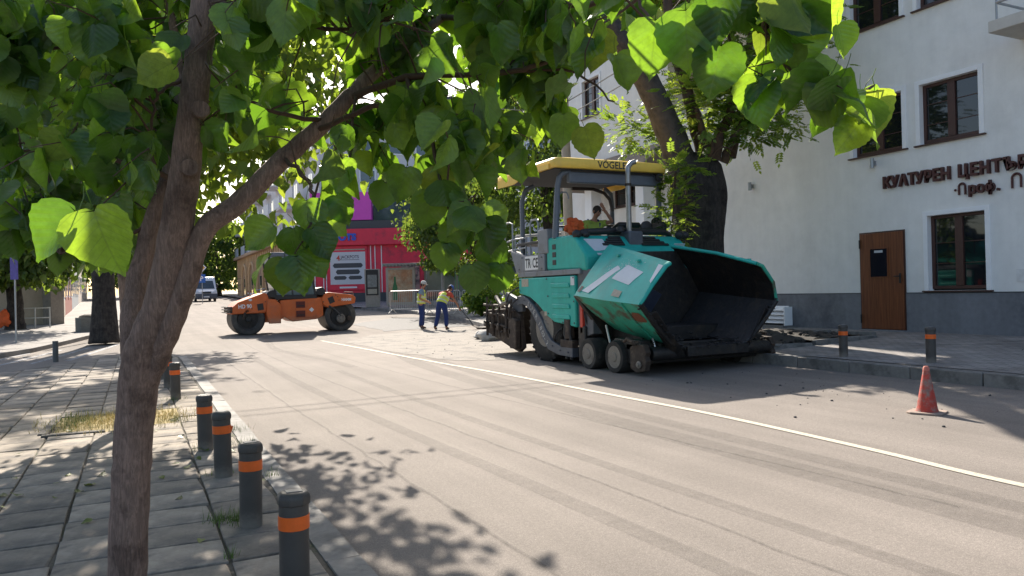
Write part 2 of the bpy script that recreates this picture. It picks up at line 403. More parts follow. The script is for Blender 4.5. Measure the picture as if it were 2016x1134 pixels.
# ------------------------------------------------------------------ far pavement on the left corner
LE = [(-30,18.2),(-9,20.2),(-5,21.4),(-3.3,22.6),(-2.6,24.6),(-2.1,27),(-1.3,31),(-.75,35),(-.6,42),(-.6,60),(-.6,90),(-.6,125)]
vs = []; fs = []
for i, (x, y) in enumerate(LE):
    z = gzc(x, y)
    vs += [(x, y, z-.05), (x, y, z+.125), (x-.16, y+(.12 if i < 4 else 0), z+.13), (x-(14 if i > 3 else 2), y+(60-8*i if i < 4 else .5), z+.16)]
for i in range(len(LE)-1):
    for k in range(3): fs.append((4*i+k, 4*i+k+1, 4*i+5+k, 4*i+4+k))
me = bpy.data.meshes.new('far_pavement'); me.from_pydata(vs, [], fs); me.update(); tag(obj('far_pavement', me, mat('far_paving', (.23,.215,.2), .9, var=.2, scale=5, bump=.004, bscale=20, col2=(.16,.15,.14), c2=(.45,.65), s2=.8)), kind='structure')
# ------------------------------------------------------------------ culture centre (facade in the plane x = 13.9, facing the road)
FX = 13.9
M_WALL = mat('white_render', (.84,.825,.79), .9, var=.06, scale=3, bump=.0025, bscale=70, col2=(.76,.74,.70), c2=(.46,.75), s2=.5)
def streaks(m, lo=.9):
    nt = m.node_tree; N = nt.nodes; L = nt.links; b = N['Principled BSDF']; tc = N.new('ShaderNodeTexCoord'); mp = N.new('ShaderNodeMapping'); mp.inputs['Scale'].default_value = (1.1,1.1,.13); L.new(tc.outputs['Object'], mp.inputs[0])
    n = N.new('ShaderNodeTexNoise'); n.inputs['Scale'].default_value = 1.6; n.inputs['Detail'].default_value = 9; n.inputs['Roughness'].default_value = .7; L.new(mp.outputs[0], n.inputs[0])
    r = N.new('ShaderNodeMapRange'); r.inputs[1].default_value = .3; r.inputs[2].default_value = .6; r.inputs[3].default_value = lo; r.inputs[4].default_value = 1.03; L.new(n.outputs[0], r.inputs[0])
    s = N.new('ShaderNodeVectorMath'); s.operation = 'SCALE'; L.new(b.inputs['Base Color'].links[0].from_socket, s.inputs[0]); L.new(r.outputs[0], s.inputs['Scale']); L.new(s.outputs[0], b.inputs['Base Color'])
streaks(M_WALL, .945)
M_PLINTH = mat('grey_plinth', (.20,.205,.22), .85, var=.12, scale=9, bump=.002, bscale=60, col2=(.12,.125,.14), c2=(.5,.68), s2=.8)
streaks(M_PLINTH, .8)
M_WHITE = mat('white_trim', (.88,.88,.88), .7, var=.04, scale=6)
M_BROWN = mat('brown_frame', (.07,.028,.02), .45, var=.2, scale=14)
M_GLASS = mat('window_glass', (.012,.014,.016), .04, spec=.8, var=.05)
M_CURT = mat('net_curtain', (.30,.30,.29), .9, var=.15, scale=20)
M_DOOR = None
def wood_mat():
    m = bpy.data.materials.new('door_wood'); m.use_nodes = True; nt = m.node_tree; N = nt.nodes; L = nt.links; b = N['Principled BSDF']
    tc = N.new('ShaderNodeTexCoord'); mp = N.new('ShaderNodeMapping'); mp.inputs['Scale'].default_value = (14, 14, .7); L.new(tc.outputs['Object'], mp.inputs[0])
    n = N.new('ShaderNodeTexNoise'); n.inputs['Scale'].default_value = 2.2; n.inputs['Detail'].default_value = 8; n.inputs['Distortion'].default_value = .6; L.new(mp.outputs[0], n.inputs[0])
    cr = N.new('ShaderNodeValToRGB'); cr.color_ramp.elements[0].position = .3; cr.color_ramp.elements[1].position = .72
    cr.color_ramp.elements[0].color = (.11,.03,.01,1); cr.color_ramp.elements[1].color = (.24,.075,.025,1)
    L.new(n.outputs[0], cr.inputs[0]); L.new(cr.outputs[0], b.inputs['Base Color']); b.inputs['Roughness'].default_value = .42
    return m
M_DOOR = wood_mat()
bld = thing('culture_building', 'white rendered building with brown windows, grey plinth and raised brown lettering', 'building', (FX, 0, 0))
BH = 12.6; Y0, Y1 = -8.0, 23.6
REVEAL = .16
wins = []   # (y0, y1, z0, z1) opening in the wall
for z0, z1 in ((4.06,5.24),(6.72,7.98),(9.4,10.6)):
    for yc in (11.0-.16, 9.28, 6.2, 4.5, 1.0):
        wins.append((yc-.6, yc+.6, z0, z1))
wins.append((8.62, 9.78, 1.2, 2.66)); wins.append((4.4, 5.56, 1.2, 2.66)); wins.append((1.2, 2.36, 1.2, 2.66))
far = [(19.0,20.7,3.97,5.3),(21.3,22.4,7.22,8.5),(16.4,17.6,9.4,10.6)]
niche = (15.9,17.7,6.25,9.1)
wins += far
door = (10.26, 11.33, .39, 2.44)
# front wall cut into cells around the openings
ycuts = sorted(set([Y0, Y1] + [a for w_ in wins+[door, niche] for a in w_[:2]])); zcuts = sorted(set([1.15, BH] + [a for w_ in wins+[niche] for a in w_[2:]] + [2.44]))
wb = MB()
def hole(y, z):
    return any(a < y < b and c < z < d for a, b, c, d in wins+[door, niche])
for ya, yb in zip(ycuts, ycuts[1:]):
    for za, zb in zip(zcuts, zcuts[1:]):
        if not hole((ya+yb)/2, (za+zb)/2): wb.quad((0,ya,za),(0,ya,zb),(0,yb,zb),(0,yb,za))
for a, b, c, d in wins:   # reveals
    r = REVEAL
    wb.quad((0,a,c),(r,a,c),(r,a,d),(0,a,d)); wb.quad((0,b,c),(0,b,d),(r,b,d),(r,b,c)); wb.quad((0,a,d),(r,a,d),(r,b,d),(0,b,d)); wb.quad((0,a,c),(0,b,c),(r,b,c),(r,a,c))
a, b, c, d = door
wb.quad((0,a,1.15),(.06,a,1.15),(.06,a,d),(0,a,d)); wb.quad((0,b,1.15),(0,b,d),(.06,b,d),(.06,b,1.15)); wb.quad((0,a,d),(.06,a,d),(.06,b,d),(0,b,d))
wb.quad((0,Y1,0),(10,Y1,0),(10,Y1,BH),(0,Y1,BH)); wb.quad((0,Y0,0),(0,Y0,BH),(10,Y0,BH),(10,Y0,0)); wb.quad((10,Y0,0),(10,Y0,BH),(10,Y1,BH),(10,Y1,0))
a, b, c, d = niche; r = .7
wb.quad((0,a,c),(r,a,c),(r,a,d),(0,a,d)); wb.quad((0,b,c),(0,b,d),(r,b,d),(r,b,c)); wb.quad((0,a,d),(r,a,d),(r,b,d),(0,b,d)); wb.quad((0,a,c),(0,b,c),(r,b,c),(r,a,c))
MB().quad((r,a,c),(r,a,d),(r,b,d),(r,b,c)).build('niche_back', mat('niche_beige',(.36,.30,.24),.9,var=.1), bld)
me = wb.mesh('wall'); obj('wall', me, M_WALL, bld)
MB().box(-.35, 10.3, Y0-.3, Y1+.3, BH, BH+.25).build('roof', mat('roof_tile',(.22,.1,.07),.8), bld)
# plinth, split at the door
mat('trim_dark', (.05,.052,.058), .6)
for ya, yb in ((Y0, door[0]), (door[1], Y1)):
    q = MB().box(-.02, .12, ya, yb, -.1, 1.15).build('plinth', M_PLINTH, bld, bevel=.004)
    MB().box(-.026, .02, ya, yb, 1.151, 1.166).build('plinth_trim', MATS['trim_dark'], q)
def window(y0, y1, z0, z1, curtain):
    y0 += .01; y1 -= .01
    s = MB(); t = .085; e = -.028   # white surround, proud of the wall
    s.box(e, -.001, y0-t, y0-.004, z0-.02, z1+t); s.box(e, -.001, y1+.004, y1+t, z0-.02, z1+t); s.box(e, -.001, y0-.004, y1+.004, z1+.004, z1+t)
    # white lining of the reveal
    s.box(e, REVEAL-.02, y0-.004, y0+.006, z0, z1+.004); s.box(e, REVEAL-.02, y1-.006, y1+.004, z0, z1+.004); s.box(e, REVEAL-.02, y0+.006, y1-.006, z1-.004, z1+.004)
    f = MB(); x0, x1 = REVEAL-.07, REVEAL
    ya, yb, za, zb = y0+.008, y1-.008, z0+.03, z1-.008; fw = .06
    f.box(x0, x1, ya, ya+fw, za, zb); f.box(x0, x1, yb-fw, yb, za, zb); f.box(x0, x1, ya+fw, yb-fw, zb-fw, zb); f.box(x0, x1, ya+fw, yb-fw, za, za+fw)
    mid = (ya+yb)/2; f.box(x0-.012, x1, mid-.075, mid+.075, za+fw, zb-fw)
    w_ = f.build('window', M_BROWN, bld, bevel=.005)
    s.build('surround', M_WHITE, w_, bevel=.003)
    MB().box(-.06, REVEAL-.06, y0-t-.03, y1+t+.03, z0-.03, z0-.002).build('sill', M_BROWN, w_, bevel=.004)
    for p0, p1 in ((ya+fw, mid-.075), (mid+.075, yb-fw)):
        MB().box(x0+.03, x0+.04, p0, p1, za+fw, zb-fw).build('pane', M_GLASS, w_)
        for zz in ((za+zb)/2+.18, (za+zb)/2-.22): MB().box(x0+.018, x0+.028, p0, p1, zz-.007, zz+.007).build('glazing_bar', M_BROWN, w_)
    if curtain:
        n = 26; pts = []
        for k in range(n+1):
            y = ya + (yb-ya)*k/n; pts.append((x1+.06+.018*math.sin(k*2.3)+.008*math.sin(k*5.1), y))
        m = MB(); m.add([(p[0], p[1], za+.05) for p in pts]+[(p[0], p[1], zb) for p in pts], [(k, k+1, n+2+k, n+1+k) for k in range(n)])
        m.build('curtain', M_CURT, w_, smooth=True)
for k, (y0, y1, z0, z1) in enumerate(wins): window(y0, y1, z0, z1, True)
# inner darkness behind panes: room boxes
for a, b, c, d in wins: MB().box(REVEAL+.001, 1.2, a-.05, b+.05, c-.05, d+.05).build('room', mat('room', (.05,.048,.045), .9), bld)
# door
dm = MB(); a, b, c, d = door
dr = MB().box(-.035, .0, a+.03, b-.03, c+.02, d-.03).build('door', M_DOOR, bld, bevel=.004)
fm = MB(); fm.box(-.02, .06, a, a+.028, c, d); fm.box(-.02, .06, b-.028, b, c, d); fm.box(-.02, .06, a+.028, b-.028, d-.028, d); fm.build('door_frame', M_BROWN, dr)
yc = (a+b)/2+.06
MB().box(-.042, -.033, yc-.2, yc+.2, 1.5, 2.08).build('door_pane', mat('door_glass',(.012,.013,.02),.12,spec=.8), dr)
g = MB(); g.box(-.046,-.036,yc-.22,yc-.2,1.48,2.1); g.box(-.046,-.036,yc+.2,yc+.22,1.48,2.1); g.box(-.046,-.036,yc-.2,yc+.2,1.48,1.5); g.box(-.046,-.036,yc-.2,yc+.2,2.08,2.1)
g.build('pane_frame', M_DOOR, dr)
MB().box(-.045, -.0425, yc-.1, yc+.1, 2.0, 2.05).build('sticker', mat('sticker',(.55,.57,.6),.5), dr)
h = MB(); h.box(-.05,-.03,a+.09,a+.13,1.36,1.56); h.tube([(-.05,a+.11,1.5),(-.085,a+.11,1.5),(-.085,a+.22,1.5)], .011); h.build('handle', mat('black_iron',(.02,.02,.02),.5), dr, bevel=.003)
for zz in (.62, 2.2): MB().cyl((-.045,b-.02,zz-.09),(-.045,b-.02,zz+.09),.014,seg=8).build('hinge', MATS['black_iron'], dr)
MB().box(-.12,.05,a-.05,b+.05,.3,.4).build('door_step', M_PLINTH, bld, bevel=.01)
# balcony slab with rail at the frame's right edge
bal = MB().box(-.9, 0, 5.4, 7.95, 5.55, 5.75).build('balcony', mat('balcony_slab',(.55,.52,.47),.85,var=.1), bld, bevel=.012)
rl = MB(); rl.tube([(0,7.85,6.05),(-.82,7.85,6.05),(-.82,5.4,6.05)], .025); rl.tube([(-.82,7.85,6.6),(-.82,5.4,6.6)], .025)
for yy in (7.85,7.0,6.2,5.5): rl.cyl((-.82,yy,5.75),(-.82,yy,6.6),.018,seg=8)
rl.build('rail', mat('grey_metal',(.35,.36,.37),.4,metal=.6), bal)
# raised lettering
sg = thing('wall_lettering', 'raised dark brown Cyrillic lettering fixed on the white facade above door', 'lettering', (FX, 0, 0))
M_LET = mat('letter_brown', (.075,.018,.014), .5, var=.1)
ml = lambda y, z: frame_m((-.045, y, z), (0,-1,0), (0,0,1))
x = 0.0; y_ = 10.70; base = 3.315
for ch, adv in zip("КУΛТУРЕН ЦЕНТЪР", [.19,.185,.195,.165,.185,.175,.165,.22,.12,.23,.18,.225,.205,.245,.2]):
    if ch != ' ': text('letter', ch, .315, M_LET, sg, ml(y_, base), extrude=.035, bold=.011, sx=.87)
    y_ -= adv
def arch_letter(y, z, wd, ht):
    p = [(-.03,y,z)]; p += [(-.03, y, z+ht-wd/2)] + [(-.03, y-wd/2+wd/2*math.cos(q), z+ht-wd/2+wd/2*math.sin(q)) for q in [rad(t) for t in range(15,180,15)]] + [(-.03, y-wd, z+ht-wd/2), (-.03, y-wd, z)]
    MB().tube(p, .021, 8).build('letter', M_LET, sg, smooth=True)
MB().ell((-.03,9.17,3.085),(.02,.025,.025)).build('letter', M_LET, sg, smooth=True)
arch_letter(9.10, 2.985, .12, .21)
y_ = 8.91
for ch, adv in zip("роф.", [.155,.16,.205,.075]):
    text('letter', ch, .27, M_LET, sg, ml(y_, 2.985), extrude=.03, bold=.008, sx=.95); y_ -= adv
arch_letter(8.13, 2.985, .15, .25)
# small up-and-down wall lamps
for yy, zz, lb in ((14.44,3.86,'small grey cylindrical wall lamp on white facade beside big dark tree trunk'),(10.91,3.87,'small grey cylindrical wall lamp under window above brown door')):
    t = thing('wall_lamp', lb, 'wall lamp', (FX, yy, zz), 0, 'wall lamps on the white facade')
    MB().cyl((-.1,0,-.1),(-.1,0,.1),.045,seg=14).build('lamp_body', MATS['grey_metal'], t, smooth=True)
    MB().box(-.06,-.001,-.03,.03,-.05,.05).build('bracket', MATS['grey_metal'], t)
nb = MB().box(-.012,-.001,-.13,.13,-.11,.11).build('notice_plate', mat('paper',(.72,.71,.69),.7), loc=(FX,7.98,1.33+.12)); tag(nb, 'small pale notice plate on white wall at the right edge', 'plate')
# louvred cover of the basement light well
lv = thing('louvre_vent', 'white louvred vent cover standing against grey plinth behind soil pit', 'vent', (FX-.02, 13.75, .40))
for k in range(4): MB().cbox((-.16+.0*k, 0, .12+.1*k), (.17,1.0,.018), (0,rad(-38),0)).build('slat', M_WHITE, lv, bevel=.004)
for q in (.5,-.53): MB().box(-.27,-.02,q,q+.03,.02,.46).build('frame_side', M_WHITE, lv)
MB().box(-.36,-.005,-.55,.6,-.06,.02).build('base', M_KERB, lv, bevel=.01)
# ------------------------------------------------------------------ road paver
M_TEAL = mat('teal_paint', (.014,.43,.36), .5, var=.12, scale=5, coat=.0, col2=(.05,.33,.27), c2=(.5,.74), s2=1.8)
streaks(M_TEAL, .8)
M_TEALDIRT = mat('teal_paint_dirty', (.03,.37,.26), .6, var=.2, scale=7, col2=(.10,.085,.055), c2=(.5,.64), s2=2.6)
M_PGREY = mat('paver_grey', (.085,.095,.115), .5, var=.15, scale=8, col2=(.13,.13,.13), c2=(.5,.7), s2=2)
M_PGREYL = mat('paver_grey_light', (.2,.215,.24), .5, var=.12, scale=8, col2=(.15,.14,.13), c2=(.5,.7), s2=3)
M_YEL = mat('canopy_yellow', (.95,.62,.10), .5, var=.08, scale=4, col2=(.85,.55,.13), c2=(.5,.7), s2=2)
M_BLACKM = mat('black_tar_metal', (.014,.013,.013), .55, var=.5, scale=12, bump=.012, bscale=18, col2=(.035,.027,.02), c2=(.5,.65), s2=5)
M_RUSTM = mat('rusty_dark_metal', (.045,.03,.022), .75, var=.4, scale=14, bump=.008, bscale=26, col2=(.10,.075,.055), c2=(.5,.66), s2=6)
M_RUB = mat('black_rubber', (.022,.021,.02), .8, var=.25, scale=10, bump=.004, bscale=40, col2=(.07,.062,.055), c2=(.5,.7), s2=3)
streaks(M_TEALDIRT, .7); streaks(M_YEL, .88)
M_RIM = mat('dusty_rim', (.22,.195,.165), .7, var=.25, scale=12, col2=(.11,.09,.075), c2=(.5,.66), s2=6)
M_STEEL = mat('bright_steel', (.5,.5,.5), .3, metal=.9, var=.15)
M_EXH = mat('exhaust_steel', (.32,.31,.30), .4, metal=.85, var=.2, scale=12)
M_BLK = mat('black_plastic', (.02,.02,.022), .5, var=.2)
M_STICK = mat('sticker_white', (.62,.66,.7), .5, var=.06)
M_PALE = mat('worn_pale_sticker', (.42,.38,.3), .7, var=.25, scale=20)
M_RUSTP = mat('rust_patch', (.17,.06,.03), .85, var=.4, scale=25)
M_RED = mat('red_reflector', (.55,.05,.03), .4, var=.1)
M_LENS = mat('lamp_lens', (.75,.78,.8), .08, spec=.9, var=.1, scale=40)
PV = thing('road_paver', 'large teal road paver with yellow canopy and black open hopper', 'road paver', (8.345, 9.91, .0), 0)
PV.scale = (.98,.98,.98)
def pv(mb, name, m, **k): return mb.build(name, m, k.pop('parent', PV), **k)
# --- push beam with two long rollers and end blocks
pv(MB().box(-1.3,1.32,-.02,.35,.18,.52), 'push_beam', M_BLACKM, bevel=.02)
for x0, x1 in ((-1.2,-.02),(.02,1.36)):
    pv(MB().tube([(x0,-.17,.36),(x0+.05,-.17,.36),(x1-.05,-.17,.36),(x1,-.17,.36)], [.10,.115,.115,.10], 20), 'push_roller', M_BLACKM, smooth=True)
for sx in (-1, 1):
    e = pv(MB().prism([(-.25,.1),(-.02,.06),(.14,.12),(.14,.46),(.02,.53),(-.22,.52),(-.3,.4),(-.26,.33),(-.3,.26)], 'x', sx*1.27, sx*1.37), 'beam_end_plate', M_RUSTM, bevel=.012)
    pv(MB().lathe([(.055,0),(.06,.02),(.03,.03),(.03,.05)], 14, Matrix.Translation((sx*1.375,-.12,.2)) @ Matrix.Rotation(sx*rad(90),4,'Y')), 'ring', M_RIM, parent=e, smooth=True)
    pv(MB().tube([(sx*1.39,-.02,.5),(sx*1.42,-.02,.56),(sx*1.4,.16,.6),(sx*1.36,.3,.55)], .03, 8), 'hook', M_RUSTM, parent=e, smooth=True)
    pv(MB().box(min(sx*1.1,sx*1.3),max(sx*1.1,sx*1.3),-.05,.7,.4,.58), 'beam_arm', M_BLACKM, bevel=.02)
# --- front bogie wheels
def wheel(name, c, r, wd, sx, rimr, parent=PV, hub=True):
    m = Matrix.Translation(c) @ Matrix.Rotation(sx*rad(90), 4, 'Y')
    w_ = MB().lathe([(rimr,wd/2-.015),(rimr+.01,wd/2),(r*.93,wd/2),(r,wd/2-.05),(r,-wd/2+.05),(r*.93,-wd/2),(rimr,-wd/2)], 36, m, cap=False).build(name, M_RUB, parent, smooth=True, angle=50)
    MB().lathe([(rimr+.004,wd/2-.004),(rimr-.03,wd/2-.012),(rimr-.05,wd/2-.05),(rimr*.55,wd/2-.035),(rimr*.45,wd/2-.0),(rimr*.4,wd/2+.01),(.015,wd/2+.014)], 28, m).build('rim', M_RIM, w_, smooth=True, angle=30)
    if hub:
        for k in range(8):
            q = 2*math.pi*k/8; MB().lathe([(.018,wd/2-.06),(.018,wd/2-.012),(.01,wd/2-.008)], 7, m @ Matrix.Translation((rimr*.66*math.cos(q), rimr*.66*math.sin(q), 0))).build('wheel_bolt', M_RUSTM, w_)
    return w_
for sx in (-1, 1):
    for yy in (.58, 1.40): wheel('front_wheel', (sx*1.22, yy, .275), .28, .34, sx, .185)
pv(MB().box(-1.0,1.0,.4,1.6,.22,.42), 'bogie_axle', M_BLACKM, bevel=.02)
# --- rear drive wheels with treaded tyres
for sx in (-1, 1):
    w_ = wheel('drive_wheel', (sx*1.06, 3.2, .66), .66, .42, sx, .36, hub=True)
    tr = MB()
    for k in range(30):
        q = 2*math.pi*k/30
        for h in (-1, 1):
            m = Matrix.Translation((sx*1.06,3.2,.66)) @ Matrix.Rotation(q+h*.06,4,'X') @ Matrix.Translation((h*.1,0,.655)) @ Matrix.Rotation(h*.5,4,'Z')
            tr.box(-.11,.11,-.028,.028,-.02,.02,m)
    tag(tr.build('tread_lugs', M_RUB, w_, bevel=.004), kind='stuff')
# --- chassis and dark engine bay
pv(MB().box(-.85,.85,.5,4.3,.32,.75), 'chassis', M_BLACKM, bevel=.02)
pv(MB().box(-1.0,1.0,1.55,4.15,.7,1.75), 'engine_bay', M_BLACKM, bevel=.02)
# grey bulkhead between hopper and engine
pv(MB().prism([(1.42,.62),(1.92,.5),(1.92,1.78),(1.42,1.78)], 'x', -1.25, 1.25), 'bulkhead', M_PGREY, bevel=.015)
# --- side panels (teal, with pressed louvres)
for sx in (-1, 1):
    X = sx*1.30
    o = [(1.93,1.68),(4.22,1.68),(4.22,1.36),(4.1,1.34),(3.75,1.28),(3.4,1.13),(3.05,.92),(2.75,.8),(2.3,.76),(1.93,.72)]
    sp = pv(MB().prism(o, 'x', X-sx*.12, X), 'side_panel', M_TEAL, bevel=.03, seg=3)
    for k in range(4):
        z = 1.52 - k*.2; y0, y1 = 2.12, 2.78+.06*(k == 0)
        lv_ = MB().prism([(y0,z-.055),(y1-.04,z-.055),(y1,z-.02),(y1,z+.03),(y0+.04,z+.03),(y0,z)], 'x', X-sx*.004, X+sx*.022); lv_.build('louvre', M_TEAL, sp, bevel=.018, seg=3)
    MB().box(min(X,X+sx*.004),max(X,X+sx*.004),3.78,4.08,1.5,1.66).build('sticker', M_PALE, sp)
    MB().box(min(X,X+sx*.0045),max(X,X+sx*.0045),1.95,2.08,1.5,1.66).build('sticker', M_STICK, sp)
    MB().box(min(X,X+sx*.0045),max(X,X+sx*.0045),3.02,3.12,.92,1.0).build('sticker', M_PALE, sp)
    # grey ledge above the panel
    pv(MB().box(min(X,X-sx*.3),max(X,X-sx*.3),1.75,4.25,1.70,1.80), 'ledge', M_PGREYL, bevel=.012)
    # curved grey fender band running down in front of the drive wheel
    c = [(4.3,1.3),(4.05,1.32),(3.8,1.25),(3.5,1.08),(3.25,.86),(3.05,.62),(2.85,.44),(2.55,.36),(2.05,.34)]
    c2 = [(4.3,1.13),(4.05,1.14),(3.87,1.1),(3.62,.94),(3.4,.72),(3.2,.46),(2.98,.26),(2.6,.18),(2.05,.16)]
    lp_ = [[(X+sx*.02,a[0],a[1]),(X+sx*.02,b[0],b[1]),(X-sx*.2,b[0],b[1]),(X-sx*.2,a[0],a[1])] for a, b in zip(c, c2)]
    fb = pv(MB().loft(lp_), 'fender_band', M_PGREY, smooth=True, bevel=.01)
    if sx < 0:
        # lettering climbs down the band, letter by letter
        path = spline([(3.83,1.15,0),(3.58,.99,0),(3.36,.77,0),(3.15,.5,0),(2.95,.32,0),(2.7,.25,0)], 10)
        s = "SUPER 1803-2"; acc_ = 0; k = 0; want = 0
        for i in range(1, len(path)):
            acc_ += (path[i]-path[i-1]).length
            while k < len(s) and acc_ > want:
                t = (path[i]-path[i-1]).normalized(); p = path[i]
                if s[k] != ' ': text('letter', s[k], .14, MATS.get('faded_white') or mat('faded_white',(.4,.4,.39),.7,var=.3,scale=30), fb, frame_m((X-.0245,p.x-.0*t.x,p.y-.02),(0,t.x,t.y),(0,t.y,-t.x) if False else Vector((0,-t.y,t.x))*-1), extrude=.001, bold=.003)
                k += 1; want += .098
    # red reflector bar and steel rod between panel and hopper
    pv(MB().box(min(X,X-sx*.1),max(X,X-sx*.1),1.70,1.79,.62,1.42), 'side_reflector', M_RED, bevel=.01)
    pv(MB().cyl((X-sx*.05,1.72,.62),(X-sx*.05,1.70,.12),.02,seg=8), 'rod', M_STEEL, smooth=True)
    pv(MB().box(min(X,X-sx*.2),max(X,X-sx*.2),1.62,1.86,.1,.75), 'strut_bracket', M_BLACKM, bevel=.02)
    for y2 in (2.15, 2.32): pv(MB().tube([(X-sx*.02,y2,.9),(X,y2+.02,.6),(X-sx*.03,y2-.05,.3),(X-sx*.02,y2,.12)], .035, 8), 'hydraulic_hose', M_BLK, smooth=True)
    pv(MB().box(min(X+sx*.02,X-sx*.12),max(X+sx*.02,X-sx*.12),2.05,2.5,.32,.48), 'tow_bracket', M_RUSTM, bevel=.015)
    pv(MB().box(min(X+sx*.03,X-sx*.1),max(X+sx*.03,X-sx*.1),2.14,2.3,.5,.86), 'tow_guide', M_RUSTM, bevel=.015)
# --- upper hood in front of the deck
hood = [(1.55,1.74),(1.58,2.05),(1.95,2.40),(2.2,2.44),(3.05,2.44),(3.05,1.80),(1.9,1.78)]
hd = pv(MB().prism(hood, 'x', -1.27, 1.15), 'hood', M_TEAL, bevel=.05, seg=3)
for k in range(4):   # dark air slots across the sloping front
    t = .52 + k*.13; y = 1.58+.37*t; z = 2.05+.35*t
    for x0, x1 in ((-.78+.07*k,-.3),(.1,.72-.07*k)):
        pv(MB().cbox(((x0+x1)/2, y-.012, z+.012), (x1-x0,.05,.02), (rad(43),0,0)), 'air_slot', M_BLK, parent=hd)
pv(MB().loft([[(-1.0,1.595,2.02),(-.62,1.6,2.02),(-.72,1.90,2.33),(-1.12,1.90,2.33)],[(-1.0,1.575,2.04),(-.62,1.58,2.04),(-.72,1.88,2.35),(-1.12,1.88,2.35)]]), 'grey_plate', M_STICK, parent=hd)
pv(MB().cbox((.93,1.72,2.21),(.26,.006,.13),(rad(43),0,0)), 'sticker', M_STICK, parent=hd)
for k in range(3): pv(MB().box(-1.278,-1.262,2.66,2.8,1.9+.15*k,2.0+.15*k), 'side_slot', M_BLK, parent=hd, bevel=.008)
# grey cheek and name plate by the stairs
ck = pv(MB().prism([(3.1,1.80),(4.35,1.80),(4.62,2.28),(3.95,2.14),(3.1,2.14)], 'x', -1.29, -1.1), 'stair_cheek', M_PGREYL, bevel=.015)
pl = pv(MB().box(-1.298,-1.291,3.35,3.92,1.84,2.12), 'name_plate', mat('plate_white',(.75,.76,.76),.5,var=.06), parent=ck)
M_INK = mat('black_ink',(.03,.035,.04),.6,var=.05)
for s, y in (('TR',3.9),('CE',3.585)): text('letter', s, .27, M_INK, pl, frame_m((-1.2995,y,1.885),(0,-1,0),(0,0,1)), extrude=.0005, bold=.006, sx=.72)
text('letter', 'A', .27, mat('faint_ink',(.55,.57,.58),.6), pl, frame_m((-1.2995,3.69,1.885),(0,-1,0),(0,0,1)), extrude=.0005, bold=.002, sx=.5)
pv(MB().box(-1.29,-1.1,2.95,3.35,2.14,2.62), 'deck_locker', M_PGREYL, bevel=.02)
pv(MB().box(-1.25,1.25,2.3,4.4,2.36,2.42), 'deck_edge', M_BLK, bevel=.01)
pv(MB().box(-1.05,1.25,2.6,4.6,1.82,1.9), 'deck_floor', M_BLK)
# black padded dashboard line on the hood
pv(MB().tube([(-1.1,2.2,2.46),(-.95,2.15,2.5),(-.4,2.12,2.52),(.9,2.12,2.52),(1.15,2.25,2.46)], [.04,.06,.07,.07,.04], 10), 'dash_pad', M_BLK, smooth=True)
# --- control console and seats
cs = pv(MB().prism([(2.75,2.5),(3.05,2.5),(3.0,2.66),(2.68,2.76),(2.62,2.7)], 'x', .2, .72), 'control_console', M_BLK, bevel=.02)
pv(MB().cyl((.45,2.85,2.42),(.45,2.85,2.6),.09,seg=12), 'console_foot', M_BLK)
for x in (-.06, .85):
    st = pv(MB().box(x-.24,x+.24,3.2,3.65,2.05,2.18), 'seat', M_BLK, bevel=.05, seg=3)
    pv(MB().cbox((x,3.72,2.5),(.46,.1,.62),(rad(-8),0,0)), 'seat_back', M_BLK, parent=st, bevel=.05, seg=3)
for x in (.62,.98):
    t = pv(MB().lathe([(.115,-.015),(.13,0),(.13,.05),(.115,.06)], 20, Matrix.Translation((x,2.35,2.62)) @ Matrix.Rotation(rad(90),4,'X')), 'mirror', M_BLK, smooth=True)
pv(MB().lathe([(.13,-.02),(.13,.02)], 20, Matrix.Translation((.86,2.3,2.66)) @ Matrix.Rotation(rad(80),4,'X') @ Matrix.Diagonal((1,1.3,1,1))), 'mirror_glass', M_GLASS, smooth=True)
# --- roof frame: posts, arch and front beam
M_POST = mat('post_grey', (.12,.14,.175), .45, var=.1)
for sx in (-1, 1):
    X = sx*1.2
    pv(MB().tube([(X*1.03,2.72,2.42),(X*1.02,2.70,2.8),(X,2.66,3.42),(X*.985,2.62,3.58),(X*.93,2.6,3.67),(X*.8,2.58,3.70)], [.065,.06,.055,.055,.055,.05], 10), 'roof_post', M_POST, smooth=True)
    pv(MB().tube([(X*.95,4.3,1.9),(X*.95,4.3,3.32),(X*.9,4.25,3.54),(X*.75,4.2,3.64)], .05, 10), 'rear_post', M_POST, smooth=True)
pv(MB().box(-1.02,1.16,2.52,2.64,3.48,3.70), 'roof_beam', M_POST, bevel=.03)
pv(MB().tube([(-.35,3.55,3.52),(.15,3.5,3.52),(.38,3.45,3.44),(.5,3.42,3.3),(.55,3.4,3.05)], .035, 10), 'grab_arch', mat('dark_brown_metal',(.05,.035,.03),.5), smooth=True)
pv(MB().tube([(-1.1,2.75,2.9),(-1.1,2.78,3.28),(-1.02,2.8,3.33),(-.92,2.8,3.33),(-.88,2.8,3.25),(-.88,2.8,3.2)], .014, 8), 'grab_handle', M_PGREYL, smooth=True)
